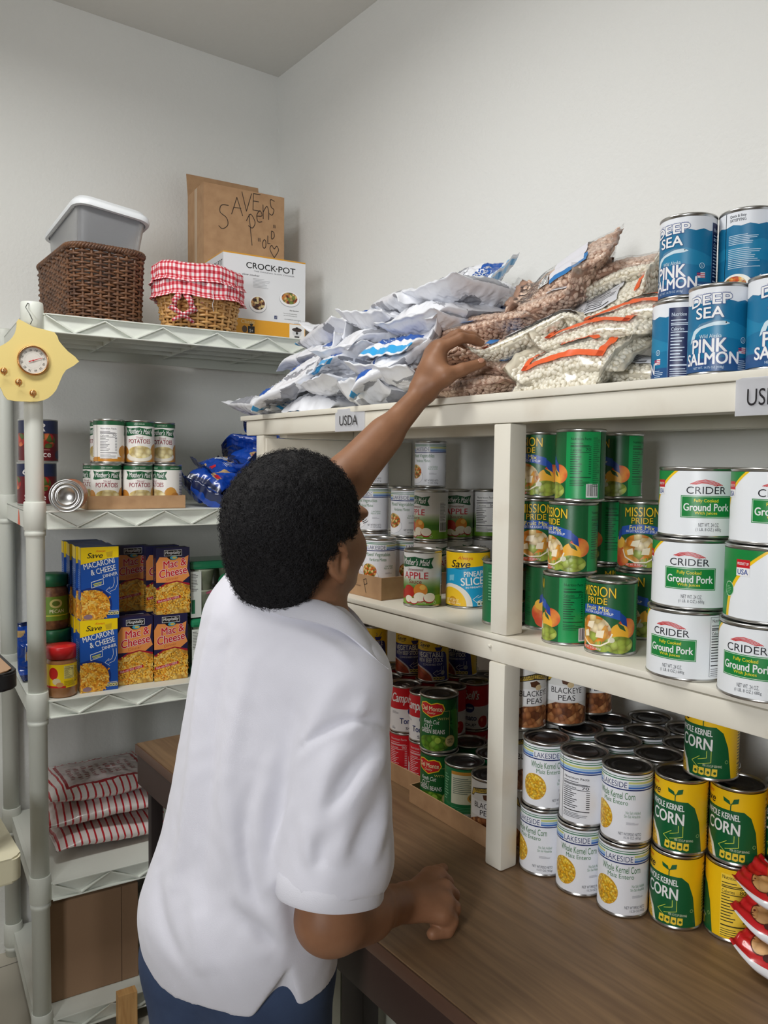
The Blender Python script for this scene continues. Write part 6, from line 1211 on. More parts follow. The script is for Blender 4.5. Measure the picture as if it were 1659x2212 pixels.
# ---- red striped bags
M_str = bpy.data.materials.new('red_striped_film'); M_str.use_nodes = True; nt = M_str.node_tree; b = nt.nodes['Principled BSDF']; b.inputs['Roughness'].default_value = 0.28; b.inputs['Coat Weight'].default_value = 0.4
tc = nt.nodes.new('ShaderNodeTexCoord'); sx = nt.nodes.new('ShaderNodeSeparateXYZ'); ns = nt.nodes.new('ShaderNodeTexNoise'); ns.inputs['Scale'].default_value = 9; m1 = nt.nodes.new('ShaderNodeMath'); m1.operation = 'MULTIPLY_ADD'; m1.inputs[1].default_value = 0.012
m2 = nt.nodes.new('ShaderNodeMath'); m2.operation = 'DIVIDE'; m2.inputs[1].default_value = 0.0185; m3 = nt.nodes.new('ShaderNodeMath'); m3.operation = 'FRACT'; cr = nt.nodes.new('ShaderNodeValToRGB'); cr.color_ramp.interpolation = 'CONSTANT'; cr.color_ramp.elements[0].color = (*s2l((236, 228, 226)), 1); cr.color_ramp.elements[1].position = 0.74; cr.color_ramp.elements[1].color = (*s2l((196, 34, 46)), 1)
nt.links.new(tc.outputs['Object'], sx.inputs[0]); nt.links.new(tc.outputs['Object'], ns.inputs['Vector']); nt.links.new(ns.outputs['Fac'], m1.inputs[0]); nt.links.new(sx.outputs[0], m1.inputs[2]); nt.links.new(m1.outputs[0], m2.inputs[0]); nt.links.new(m2.outputs[0], m3.inputs[0]); nt.links.new(m3.outputs[0], cr.inputs['Fac']); nt.links.new(cr.outputs['Color'], b.inputs['Base Color'])
z4 = TIERS[3]+0.0005
for i, (px, yl, dz, yaw, lab) in enumerate(((232, 0.21, 0.034, 3, 'bottom red striped bag lying on the fourth plastic shelf'), (212, 0.22, 0.094, -3, 'middle red striped bag of the stack of three'), (218, 0.235, 0.154, 2, 'top red striped bag with a pale printed panel'))):
    pw = Pillow(0.33, 0.27, 0.068, 80+i, 0.006, 0.05, (0, 0)); me = pw.mesh(80, 60, lambda u, v, s, i=i: (2 if (s > 0 and i == 2 and abs(u) < 0.62 and abs(v) < 0.66) else (1 if (s > 0 and i == 2 and abs(u) < 0.68 and abs(v) < 0.72) else 0)))
    for m in (M_str, mat('deep_red_film', (168, 36, 48), 0.3, coat=0.4), mat('pale_panel_film', (220, 206, 206), 0.35, coat=0.3)): me.materials.append(m)
    x, _ = S(px, 1750, yl); t = thing('striped_bag', lab, 'bag', W(x, yl, z4+dz), SRZ+math.radians(yaw), 'red striped bags on the fourth plastic shelf'); a = link('bag', me, None, t)
    if i == 2:
        L = Lab(); 
        for q in range(9): L.lines(-90+q*20, -60, -76+q*20, 40, 8, ink(176, 120, 120), 1, 0.4, q)
        link('print', L.build(surf=lambda x, y, z, p=pw: tuple(p.pt(x/(p.L/2), y/(p.W/2), 1, 0.0006+z)), step=6.0), None, a)
# ---- biscuit packs at the right edge of the counter
M_redf = mat('red_wrapper', (198, 30, 36), 0.28, coat=0.5); M_whf = mat('white_wrapper', (226, 226, 230), 0.3, coat=0.4)
F_bis = food('biscuits', [(226, 178, 120), (214, 162, 104), (236, 192, 138)], 60)
pb = P(1592, 2108, 2, CNT)
for i, (dx, dy, yaw, lab) in enumerate(((0.0, 0.0, -8, 'bottom biscuit pack lying on the counter at the right edge'), (-0.010, 0.010, -3, 'middle biscuit pack of the three at the right edge'), (-0.014, 0.012, 3, 'top biscuit pack, red wrapper with round biscuits, at the right edge'))):
    pw = Pillow(0.24, 0.085, 0.042, 90+i, 0.003, 0.06, (0.25, 0)); me = pw.mesh(70, 40, lambda u, v, s: ((1 if (s < 0 or abs(v) > 0.9) else 0) if abs(u) < 0.93 else 0))
    for m in (M_redf, M_whf): me.materials.append(m)
    a_ = math.radians(yaw)
    t = thing('biscuit_pack', lab, 'pack', (pb.x+dx+0.112*math.cos(a_), pb.y+dy+0.045+0.112*math.sin(a_), CNT+0.0235+i*0.0425), a_, 'biscuit packs stacked on the counter'); t.rotation_euler = (math.radians(8), 0, a_); a = link('wrapper', me, None, t)
    L = Lab()
    for q in range(5):
        L.ell(-88+q*42, -8, 19, 22, ink(96, 40, 30), 0.5, 20); L.ell(-88+q*42, -8, 17.5, 20.5, F_bis, 1, 24)
        L.ell(-72+q*42, -27, 8, 6, ink(70, 30, 26), 1.5, 9)
    link('print', L.build(surf=lambda x, y, z, p=pw: tuple(p.pt(x/(p.L/2), y/(p.W/2), 1, 0.0006+z)), step=5.0), None, a)
# ================================================================== the boy (signed-distance modelling: one continuous skin, clothes as its children)
class Field:
    def __init__(s, lo, hi, h):
        s.lo = np.array(lo, float); s.h = h; s.n = np.ceil((np.array(hi)-s.lo)/h).astype(int)+1; s.F = np.full(s.n, 1.0, np.float32)
    def block(s, lo, hi):
        a = np.clip(np.floor((np.array(lo)-s.lo)/s.h).astype(int), 0, s.n-1); b = np.clip(np.ceil((np.array(hi)-s.lo)/s.h).astype(int)+1, 1, s.n)
        if np.any(b <= a): return None
        sl = tuple(slice(i, j) for i, j in zip(a, b))
        ax = [(s.lo[k]+s.h*np.arange(a[k], b[k])).astype(np.float32) for k in range(3)]
        return sl, np.meshgrid(*ax, indexing='ij')
    def cap(s, a, b, ra, rb=None, k=0.01, sub=False, fn=None):
        rb = ra if rb is None else rb; a = np.array(a, np.float32); b = np.array(b, np.float32); m = max(ra, rb)+k+0.02
        r = s.block(np.minimum(a, b)-m, np.maximum(a, b)+m)
        if r is None: return
        sl, (X, Y, Z) = r; d = b-a; L2 = float(d @ d)+1e-12
        t = np.clip(((X-a[0])*d[0]+(Y-a[1])*d[1]+(Z-a[2])*d[2])/L2, 0, 1)
        D = np.sqrt((X-a[0]-t*d[0])**2+(Y-a[1]-t*d[1])**2+(Z-a[2]-t*d[2])**2)-(ra+(rb-ra)*t)
        s.mix(sl, D, k, sub)
    def ell(s, c, rad, axes, k=0.01, sub=False):
        c = np.array(c, np.float32); m = max(rad)+k+0.02; r = s.block(c-m, c+m)
        if r is None: return
        sl, (X, Y, Z) = r; q = []
        for ax in axes: q.append((X-c[0])*ax[0]+(Y-c[1])*ax[1]+(Z-c[2])*ax[2])
        k0 = np.sqrt((q[0]/rad[0])**2+(q[1]/rad[1])**2+(q[2]/rad[2])**2); k1 = np.sqrt((q[0]/rad[0]**2)**2+(q[1]/rad[1]**2)**2+(q[2]/rad[2]**2)**2)
        s.mix(sl, k0*(k0-1)/np.maximum(k1, 1e-6), k, sub)
    def mix(s, sl, D, k, sub):
        A = s.F[sl]
        if sub: D = -D; h = np.maximum(k-np.abs(A-D), 0)/k; s.F[sl] = np.maximum(A, D)+h*h*k*0.25
        else: h = np.maximum(k-np.abs(A-D), 0)/k; s.F[sl] = np.minimum(A, D)-h*h*k*0.25
    def crease(s, pts, A, wd):
        """smooth ridge (A > 0) or groove (A < 0) along a polyline, fading at both ends"""
        q = np.array(pts, np.float32); m = 3*wd; r = s.block(q.min(0)-m, q.max(0)+m)
        if r is None: return
        sl, (X, Y, Z) = r; D = np.full(X.shape, 9.0, np.float32); T_ = np.zeros_like(D); n = len(q)-1
        for i in range(n):
            a, d = q[i], q[i+1]-q[i]; L2 = float(d @ d)+1e-12; t = np.clip(((X-a[0])*d[0]+(Y-a[1])*d[1]+(Z-a[2])*d[2])/L2, 0, 1)
            dd = (X-a[0]-t*d[0])**2+(Y-a[1]-t*d[1])**2+(Z-a[2]-t*d[2])**2; b = dd < D; D = np.where(b, dd, D); T_ = np.where(b, (i+t)/n, T_)
        s.F[sl] -= A*np.exp(-D/(wd*wd))*np.sin(PI*np.clip(T_, 0.02, 0.98))**0.7
    def sample(s, p):
        q = (np.array(p)-s.lo)/s.h; i = np.floor(q).astype(int)
        if np.any(i < 0) or np.any(i >= s.n-1): return 1.0
        f = q-i; v = 0.0
        for dx in (0, 1):
            for dy in (0, 1):
                for dz in (0, 1): v += s.F[i[0]+dx, i[1]+dy, i[2]+dz]*(f[0] if dx else 1-f[0])*(f[1] if dy else 1-f[1])*(f[2] if dz else 1-f[2])
        return float(v)
    def hit(s, px, py, z0=0.7, z1=1.6):
        d = ray(px, py); Z = z0
        while Z < z1:
            if s.sample(d*Z) < 0: return Z
            Z += 0.003
        return None
    def mesh(s, name, relax=1):
        F = s.F; sg = F < 0; n = F.shape
        c = [sg[i:n[0]-1+i, j:n[1]-1+j, k:n[2]-1+k] for i in (0, 1) for j in (0, 1) for k in (0, 1)]
        anyv = np.logical_or.reduce(c); allv = np.logical_and.reduce(c); act = anyv & ~allv; idx = -np.ones(act.shape, np.int64); cells = np.argwhere(act); idx[act] = np.arange(len(cells))
        P_ = np.zeros((len(cells), 3)); cnt = np.zeros(len(cells)); corners = [(i, j, k) for i in (0, 1) for j in (0, 1) for k in (0, 1)]
        for a in corners:
            for ax in range(3):
                if a[ax] == 1: continue
                b = list(a); b[ax] = 1
                fa = F[cells[:, 0]+a[0], cells[:, 1]+a[1], cells[:, 2]+a[2]]; fb = F[cells[:, 0]+b[0], cells[:, 1]+b[1], cells[:, 2]+b[2]]
                m = (fa < 0) != (fb < 0); t = np.where(m, fa/np.where(fa == fb, 1, fa-fb), 0); q = np.array(a, float)[None, :]+t[:, None]*(np.array(b)-np.array(a))[None, :]
                P_[m] += q[m]; cnt[m] += 1
        V = s.lo+(cells+P_/np.maximum(cnt, 1)[:, None])*s.h; faces = []
        for ax in range(3):
            o = [(1, 2), (2, 0), (0, 1)][ax]; sl0 = [slice(None)]*3; sl1 = [slice(None)]*3; sl0[ax] = slice(0, n[ax]-1); sl1[ax] = slice(1, n[ax])
            ch = sg[tuple(sl0)] != sg[tuple(sl1)]; e = np.argwhere(ch); e = e[(e[:, o[0]] > 0) & (e[:, o[1]] > 0) & (e[:, o[0]] < n[o[0]]-1) & (e[:, o[1]] < n[o[1]]-1)]
            ins = sg[e[:, 0], e[:, 1], e[:, 2]]
            def at(d0, d1): q = e.copy(); q[:, o[0]] += d0; q[:, o[1]] += d1; return idx[q[:, 0], q[:, 1], q[:, 2]]
            Q = np.stack([at(-1, -1), at(0, -1), at(0, 0), at(-1, 0)], 1); Q[~ins] = Q[~ins][:, ::-1]; faces.append(Q)
        fs = np.concatenate(faces)
        for _ in range(relax):
            acc = np.zeros_like(V); ct_ = np.zeros(len(V))
            for a, b in ((0, 1), (1, 2), (2, 3), (3, 0)):
                np.add.at(acc, fs[:, a], V[fs[:, b]]); np.add.at(ct_, fs[:, a], 1); np.add.at(acc, fs[:, b], V[fs[:, a]]); np.add.at(ct_, fs[:, b], 1)
            V = 0.5*V+0.5*acc/ct_[:, None]
        me = bpy.data.meshes.new(name); me.vertices.add(len(V)); me.vertices.foreach_set('co', V.astype(np.float32).ravel()); me.loops.add(len(fs)*4); me.loops.foreach_set('vertex_index', fs.astype(np.int32).ravel())
        me.polygons.add(len(fs)); me.polygons.foreach_set('loop_start', np.arange(0, len(fs)*4, 4, dtype=np.int32)); me.update(calc_edges=True); me.polygons.foreach_set('use_smooth', [True]*len(fs)); me.validate(); return me
def nz(v): v = Vector(v); return v.normalized()
# ---- skeleton
Hc = PZ(643, 1130, 1.085)
hF = nz(CR*0.52+CU*0.34+CF*0.80); hR = nz(hF.cross(CU)); hR = nz(hR-CU*0.24); hU = nz(hR.cross(hF)); hF = nz(hU.cross(hR))
HA = (hR, hF, hU)
def hp(a, b, c): return Hc+hR*a+hF*b+hU*c
NB = PZ(650, 1350, 1.105)
SR_, ER_, WR_ = PZ(748, 1480, 1.03), PZ(708, 1985, 0.985), P(872, 1950, 2, -0.628)
SL_, EL_, WL_ = PZ(575, 1290, 1.19), PZ(742, 1040, 1.30), PZ(912, 850, 1.375)
PEL = PZ(510, 2050, 1.11); HLl, HLr = PZ(440, 2060, 1.15), PZ(585, 2085, 1.09)
lo, hi = (-1.33, 0.30, FLOOR+0.05), (-0.62, 1.06, 0.24)
B = Field(lo, hi, 0.0034)
# trunk and legs (inside the clothes)
B.cap(NB, PEL, 0.058, 0.060, 0.03); B.cap(SL_, SR_, 0.045, 0.045, 0.04); B.cap(HLl, HLr, 0.052, 0.052, 0.03)
for hp_ in (HLl, HLr):
    kn = Vector((hp_.x+0.015, hp_.y+0.01, -1.02)); an = Vector((hp_.x, hp_.y-0.01, FLOOR+0.13)); B.cap(hp_, kn, 0.050, 0.040, 0.02); B.cap(kn, an, 0.043, 0.032, 0.015)
# head
B.ell(hp(0, -0.010, 0.002), (0.070, 0.088, 0.080), HA, 0.02); B.ell(hp(0, 0.036, -0.042), (0.061, 0.056, 0.074), HA, 0.03); B.ell(hp(0, 0.046, -0.088), (0.044, 0.042, 0.034), HA, 0.025)
for s_ in (1, -1):
    B.ell(hp(s_*0.040, 0.058, -0.052), (0.026, 0.030, 0.030), HA, 0.02)
    B.cap(hp(s_*0.056, 0.006, -0.062), hp(s_*0.034, 0.062, -0.104), 0.016, 0.014, 0.02)       # jaw line
    B.ell(hp(s_*0.030, 0.086, -0.004), (0.026, 0.014, 0.010), HA, 0.015)                       # brow
    B.ell(hp(s_*0.031, 0.100, -0.024), (0.017, 0.010, 0.010), HA, 0.012, True)                 # eye socket
B.cap(hp(0, 0.092, -0.018), hp(0, 0.108, -0.050), 0.008, 0.012, 0.012)
for s_ in (1, -1): B.ell(hp(s_*0.013, 0.102, -0.054), (0.009, 0.010, 0.008), HA, 0.008)
B.ell(hp(0, 0.092, -0.076), (0.022, 0.013, 0.007), HA, 0.006); B.ell(hp(0, 0.090, -0.087), (0.020, 0.013, 0.008), HA, 0.006); B.ell(hp(0, 0.080, -0.110), (0.022, 0.017, 0.015), HA, 0.015)
B.cap(hp(0, -0.026, -0.060), NB+CU*0.005, 0.050, 0.052, 0.03); B.cap(hp(0, 0.02, -0.085), NB+hF*0.02, 0.036, 0.046, 0.03)
# ears: bowl, rolled rim, lobe
for s_ in (1, -1):
    eo = nz(hR*s_*0.84-hF*0.44+hU*0.05); ef = nz(hF-eo*hF.dot(eo)); eu = nz(hU-eo*hU.dot(eo)-ef*hU.dot(ef)); ec = hp(s_*0.0670, -0.004, -0.030)+eo*0.009
    def ep(a, b, c): return ec+ef*a+eu*b+eo*c
    B.ell(ep(-0.002, 0.0, 0.002), (0.016, 0.028, 0.006), (ef, eu, eo), 0.008)
    rim = [ep(0.013*math.cos(t)-0.002-0.004*math.sin(t), 0.027*math.sin(t)+0.003, 0.0085) for t in [math.radians(a) for a in range(10, 261, 25)]]
    for a, b in zip(rim, rim[1:]): B.cap(a, b, 0.0042, 0.0042, 0.004)
    B.ell(ep(0.0035, -0.026, 0.004), (0.0085, 0.010, 0.005), (ef, eu, eo), 0.006)
    B.ell(ep(0.002, -0.002, 0.0085), (0.0078, 0.014, 0.0055), (ef, eu, eo), 0.004, True)
    B.cap(ep(-0.003, 0.012, 0.007), ep(-0.004, -0.012, 0.007), 0.0032, 0.0032, 0.004); B.cap(ep(0.012, -0.004, 0.004), ep(0.011, -0.012, 0.005), 0.0045, 0.004, 0.005)
# right arm, fist on the counter
B.cap(SR_, ER_, 0.038, 0.036, 0.02); B.cap(SR_.lerp(ER_, 0.5), SR_.lerp(ER_, 0.8), 0.039, 0.040, 0.02); B.cap(ER_, WR_, 0.038, 0.0255, 0.02); B.cap(ER_.lerp(WR_, 0.1), ER_.lerp(WR_, 0.45), 0.040, 0.038, 0.02)
mc = [P(948, 1893, 2, -0.632), P(960, 1920, 2, -0.630), P(962, 1948, 2, -0.634), P(956, 1976, 2, -0.642)]
fdir = nz((mc[1]+mc[2])/2-WR_)
for i, m in enumerate(mc):
    B.cap(WR_+(m-WR_)*0.10, m, 0.019, 0.0140 if i else 0.0135, 0.014)
    p1 = m+fdir*0.014+Vector((0, 0, -0.012)); p2 = p1+fdir*(-0.006)+Vector((0, 0, -0.018)); p2.z = max(p2.z, CNT+0.0115); p3 = p2-fdir*0.024; p3.z = max(p3.z, CNT+0.0105)
    B.cap(m, p1, 0.0125, 0.0112, 0.005); B.cap(p1, p2, 0.0110, 0.0102, 0.004); B.cap(p2, p3, 0.0100, 0.0092, 0.004)
t0, t1, t2, t3 = WR_.lerp(mc[0], 0.30), P(926, 1892, 2, -0.630), P(944, 1884, 2, -0.637), P(957, 1876, 2, -0.645)
B.cap(t0, t1, 0.0165, 0.0130, 0.010); B.cap(t1, t2, 0.0125, 0.0108, 0.005); B.cap(t2, t3, 0.0104, 0.0088, 0.004)
# left arm, hand gripping a bean bag
B.cap(SL_, EL_, 0.042, 0.034, 0.02); B.cap(EL_, WL_, 0.033, 0.0195, 0.02); B.cap(EL_.lerp(WL_, 0.08), EL_.lerp(WL_, 0.5), 0.034, 0.028, 0.02)
FG = [[(953, 752, 1.372), (997, 730, 1.372), (1022, 733, 1.378), (1038, 741, 1.386)], [(946, 748, 1.388), (990, 722, 1.392), (1022, 726, 1.402), (1040, 738, 1.412)], [(938, 752, 1.405), (980, 725, 1.412), (1010, 729, 1.422), (1028, 741, 1.430)], [(928, 762, 1.420), (964, 738, 1.430), (988, 738, 1.438), (1004, 748, 1.444)]]
for i, f in enumerate(FG):
    q = [PZ(*a) for a in f]; B.cap(WL_.lerp(q[0], 0.12), q[0], 0.0175, 0.0128-0.0008*i, 0.014)
    for a, b, ra, rb in zip(q, q[1:], (0.0108, 0.0094, 0.0086), (0.0094, 0.0086, 0.0074)): B.cap(a, b, ra-0.0004*i, rb-0.0004*i, 0.0035)
    B.ell(q[1], (0.0098-0.0004*i,)*3, HA, 0.003)
th_ = [PZ(*a) for a in ((930, 826, 1.368), (962, 812, 1.352), (1000, 798, 1.352), (1040, 784, 1.360))]
B.cap(WL_, th_[1], 0.018, 0.0145, 0.012); B.cap(PZ(938, 790, 1.372), th_[1], 0.017, 0.014, 0.014); B.cap(th_[1], th_[2], 0.0132, 0.0112, 0.005); B.cap(th_[2], th_[3], 0.0110, 0.0088, 0.004)
B.ell(PZ(936, 800, 1.382), (0.026, 0.030, 0.018), (nz(CR*0.7+CU*0.7), nz(CF), nz(CR*-0.7+CU*0.7)), 0.014)
M_skin = mat('brown_skin', (144, 102, 74), 0.52, sss=0.06, bump=(420, 0.12, 0.0006), var=(22, (130, 90, 64), 0.35, 0.7), spec=0.35)
boy = link('person', B.mesh('person', 2), M_skin)
tag(boy, 'child in white polo shirt and jeans reaching up to a bean bag', 'person')
# nails and eyes
def nail(p, a, up, r, nm='fingernail'):
    bm = bmesh.new(); bmesh.ops.create_uvsphere(bm, u_segments=12, v_segments=8, radius=1.0); X = nz(a); N = nz(up-X*up.dot(X)); Y = N.cross(X)
    for v in bm.verts: v.co = p+X*v.co.x*r*0.75+Y*v.co.y*r*0.62+N*(v.co.z*r*0.22+r*0.86)
    obj(nm, bm, mat('fingernail', (176, 128, 104), 0.3, coat=0.3), boy, smooth=True)
nail(th_[3]-nz(th_[3]-th_[2])*0.002, th_[3]-th_[2], -CF+CU*0.5, 0.0088)
nail(PZ(*FG[0][3]), PZ(*FG[0][3])-PZ(*FG[0][2]), CU-CF*0.5, 0.0074)
for s_ in (1, -1):
    bm = bmesh.new(); bmesh.ops.create_uvsphere(bm, u_segments=20, v_segments=14, radius=0.0105); obj('eye', bm, mat('eye_white', (226, 220, 212), 0.15, coat=1.0), boy, hp(s_*0.031, 0.083, -0.024), smooth=True)
    bm = bmesh.new(); bmesh.ops.create_uvsphere(bm, u_segments=14, v_segments=8, radius=0.0055); e_ = boy.children[-1]; ob = obj('iris', bm, mat('dark_iris', (38, 24, 18), 0.1, coat=1.0), e_, hF*0.0060, smooth=True)
    bm = bmesh.new()
    for i in range(13):
        a = (i-6)/6.0; p0 = hp(s_*(0.031+0.014*a), 0.0955-0.006*abs(a), -0.0165-0.004*a*a); q0 = p0+hF*0.006+hU*(0.003+0.003*(1-abs(a)))+hR*s_*0.004*a
        tube(bm, [p0, p0.lerp(q0, 0.5)+hF*0.001-hU*0.001, q0], [0.0006, 0.0005, 0.0002], 4)
    obj('eyelash', bm, mat('black_lash', (14, 12, 12), 0.6), boy)
    bm = bmesh.new(); tube(bm, [hp(s_*0.012, 0.0945, 0.000), hp(s_*0.026, 0.0945, 0.005), hp(s_*0.042, 0.083, 0.003), hp(s_*0.050, 0.072, -0.002)], [0.002, 0.0028, 0.0024, 0.001], 8); obj('eyebrow', bm, MATS['black_lash'], boy)
# ---- hair: a cap of tight curls
Hh = Field(Hc-Vector((0.16, 0.16, 0.16)), Hc+Vector((0.16, 0.16, 0.16)), 0.004)
Hh.ell(hp(0, -0.014, 0.012), (0.084, 0.098, 0.090), HA, 0.01); Hh.ell(hp(0, -0.060, -0.050), (0.064, 0.042, 0.056), HA, 0.03)
Hh.ell(hp(0, 0.112, -0.070), (0.110, 0.100, 0.088), HA, 0.012, True)                # face opening
for s_ in (1, -1): Hh.ell(hp(s_*0.088, 0.014, -0.058), (0.044, 0.040, 0.056), HA, 0.008, True)
Hh.ell(hp(0, -0.02, -0.175), (0.12, 0.12, 0.075), HA, 0.01, True)
hm = Hh.mesh('hair', 2)
M_hair = mat('black_curly_hair', (22, 21, 23), 0.75, bump=(160, 0.9, 0.006), spec=0.25)
hair = link('hair', hm, M_hair, boy)
co = np.zeros(len(hm.vertices)*3, np.float32); hm.vertices.foreach_get('co', co); co = co.reshape(-1, 3); no = np.zeros(len(co)*3, np.float32); hm.vertices.foreach_get('normal', no); no = no.reshape(-1, 3)
rg = np.random.default_rng(5); ids = rg.choice(len(co), 9000); SEG, K = 9, 3
Vv, Ff, n0 = [], [], 0
tt = np.linspace(0, 1, SEG)
for i in ids:
    n = no[i]; a = np.cross(n, rg.normal(size=3)); a /= np.linalg.norm(a)+1e-9; b = np.cross(n, a); r_ = rg.uniform(0.0016, 0.0034); ln = rg.uniform(0.003, 0.0085); tu_ = rg.uniform(1.2, 2.4)*2*PI; ph = rg.uniform(0, 6)
    c = co[i]+np.outer(tt*ln-0.002, n)+r_*(np.outer(np.cos(tu_*tt+ph), a)+np.outer(np.sin(tu_*tt+ph), b))+np.outer(tt*rg.uniform(-0.004, 0.004), a)
    tg = np.gradient(c, axis=0); tg /= np.linalg.norm(tg, axis=1, keepdims=True)+1e-9; s1 = np.cross(tg, n); s1 /= np.linalg.norm(s1, axis=1, keepdims=True)+1e-9; s2 = np.cross(tg, s1); w_ = 0.00042*(1-0.6*tt)[:, None]
    for k in range(K): Vv.append(c+w_*(s1*math.cos(2*PI*k/K)+s2*math.sin(2*PI*k/K)))
    for j in range(SEG-1):
        for k in range(K): Ff.append((n0+k*SEG+j, n0+((k+1) % K)*SEG+j, n0+((k+1) % K)*SEG+j+1, n0+k*SEG+j+1))
    n0 += SEG*K
cm = bpy.data.meshes.new('curls'); cm.from_pydata(np.concatenate(Vv).tolist(), [], Ff); cm.polygons.foreach_set('use_smooth', [True]*len(Ff)); cm.update()
cu = link('curls', cm, mat('curl_black', (30, 29, 32), 0.55, spec=0.35), hair); cu['kind'] = 'stuff'
# ---- shirt
T = Field((-1.32, 0.28, -0.78), (-0.62, 0.86, 0.02), 0.0038)
T.cap(PZ(540, 1345, 1.16), PZ(448, 1960, 1.13), 0.070, 0.080, 0.05); T.cap(PZ(610, 1370, 1.11), PZ(515, 1990, 1.10), 0.082, 0.098, 0.05); T.cap(PZ(700, 1470, 1.08), PZ(575, 2010, 1.08), 0.070, 0.084, 0.05)
for (a, b) in (((448, 1960, 1.13), (455, 2140, 1.14)), ((515, 1990, 1.10), (530, 2190, 1.11)), ((575, 2010, 1.08), (600, 2200, 1.10))): T.cap(PZ(*a), PZ(*b), 0.084, 0.084, 0.05)
T.cap(PZ(575, 1300, 1.17), PZ(745, 1462, 1.045), 0.056, 0.060, 0.04)
T.cap(SL_, SL_.lerp(EL_, 0.5), 0.056, 0.058, 0.03)
sEnd = SR_.lerp(ER_, 0.80)
sd_ = nz(sEnd-SR_); V_ = Field(T.lo, T.lo+(T.n-1)*T.h, T.h); V_.F = np.full(T.n, 1.0, np.float32)
V_.cap(SR_-CU*0.004, sEnd+sd_*0.05, 0.058, 0.068, 0.018); V_.cap(PZ(738, 1640, 1.01), PZ(748, 1850, 0.995), 0.060, 0.062, 0.012)
sl, (X, Y, Z) = T.block(T.lo, T.lo+T.n*T.h)
V_.F = np.maximum(V_.F, ((X-sEnd.x)*sd_.x+(Y-sEnd.y)*sd_.y+(Z-sEnd.z)*sd_.z-0.016).astype(np.float32))
V_.cap(sEnd+sd_*0.036, sEnd+sd_*0.10, 0.052, 0.054, 0.006, True)
T.mix(tuple(slice(0, n_) for n_ in T.n), V_.F, 0.014, False); del V_
# surface points found along sight lines, then folds laid into the cloth there
def sp3(px, py, off=0.0):
    Z = T.hit(px, py); return PZ(px, py, (Z if Z else 1.06)-off)
FOLDS = []
def fold(pts, A, wd):
    pp = []
    for i in range(len(pts)-1):
        a0, a1, a2, a3 = (Vector(pts[min(max(i+j, 0), len(pts)-1)]) for j in (-1, 0, 1, 2))
        for t in (0, 0.25, 0.5, 0.75): pp.append(0.5*((2*a1)+(a2-a0)*t+(2*a0-5*a1+4*a2-a3)*t*t+(3*a1-a0-3*a2+a3)*t**3))
    pp.append(Vector(pts[-1])); q = [sp3(p.x, p.y) for p in pp]
    for _ in range(3): q = [q[0]]+[(q[i-1]+q[i]*2+q[i+1])/4 for i in range(1, len(q)-1)]+[q[-1]]
    FOLDS.append((q, A*2.2, wd))
for a in (([(474, 1300), (438, 1450), (420, 1620), (398, 1800), (372, 1940)], 0.0035, 0.012), ([(500, 1340), (470, 1500), (455, 1660), (440, 1850), (436, 1990)], -0.0030, 0.012), ([(545, 1420), (500, 1600), (490, 1760), (520, 1900), (575, 2040)], 0.0035, 0.013),
          ([(600, 1600), (560, 1720), (560, 1840), (590, 1960), (612, 2070)], 0.0040, 0.014), ([(570, 1640), (530, 1780), (545, 1930), (590, 2060)], -0.0035, 0.012), 
          ([(640, 1720), (605, 1830), (600, 1940), (615, 2040)], 0.0040, 0.010), ([(505, 1915), (560, 1975), (625, 2020)], 0.0030, 0.010), ([(500, 1950), (560, 2010), (615, 2060)], -0.0030, 0.010), ([(420, 1900), (430, 2020), (450, 2110)], 0.0030, 0.014), ([(345, 1880), (350, 1990), (400, 2080)], -0.0025, 0.012),
          ([(640, 1628), (690, 1586), (745, 1562), (790, 1553), (836, 1566)], -0.0045, 0.006), ([(645, 1645), (695, 1602), (745, 1578), (790, 1570), (832, 1580)], 0.0025, 0.006),
          ([(738, 1470), (690, 1540), (650, 1620)], 0.0035, 0.012), ([(560, 1345), (640, 1366), (720, 1400), (760, 1440)], 0.0025, 0.008), ([(790, 1500), (770, 1560), (735, 1600)], 0.0030, 0.010),
          ([(834, 1620), (780, 1700), (715, 1790)], 0.0050, 0.012), ([(815, 1595), (750, 1680), (690, 1760)], -0.0040, 0.010), ([(735, 1600), (700, 1700), (682, 1830)], 0.0040, 0.012), ([(830, 1720), (790, 1790), (760, 1860)], -0.0035, 0.010), ([(838, 1760), (815, 1820), (800, 1872)], 0.0030, 0.008),
          ([(770, 1740), (742, 1810), (730, 1872)], 0.0035, 0.009), ([(700, 1790), (690, 1840), (690, 1876)], -0.0030, 0.008), ([(660, 1760), (664, 1820), (672, 1874)], 0.0030, 0.008)): fold(*a)
for f in FOLDS: T.crease(*f)
# gentle drapes running down the back and across the sleeve
a_ = X*CR.x+Y*CR.y+Z*CR.z; b_ = X*CU.x+Y*CU.y+Z*CU.z
wrp = 0.9*np.sin(b_*9+2.0*np.sin(a_*7))+0.5*np.sin(b_*21+a_*13+1.3)
amp = 0.0016*(0.55+0.45*np.sin(b_*11+a_*5+0.7))*np.clip((-0.12-b_)/0.12, 0, 1)
T.F += (amp*0.7*np.sin((a_+0.28*b_)*46+wrp)).astype(np.float32)
T.F += (0.0007*np.sin(X*95+3*np.sin(Z*40))*np.sin(Y*88+2*np.sin(X*50))*np.sin(Z*76+1.0)).astype(np.float32)
hem = -0.690+0.055*np.clip((-(X+0.985))/0.17, 0, 1)+0.003*np.sin(X*40+Y*30)-Z; T.F = np.maximum(T.F, hem.astype(np.float32))
for (a, b, r_) in (((448, 2120, 1.13), (455, 2230, 1.14), 0.066), ((520, 2130, 1.10), (530, 2290, 1.11), 0.074), ((585, 2130, 1.08), (600, 2290, 1.10), 0.066)): T.cap(PZ(*a), PZ(*b), r_, r_, 0.02, True)
zs_ = T.hit(622, 2090) or 1.0
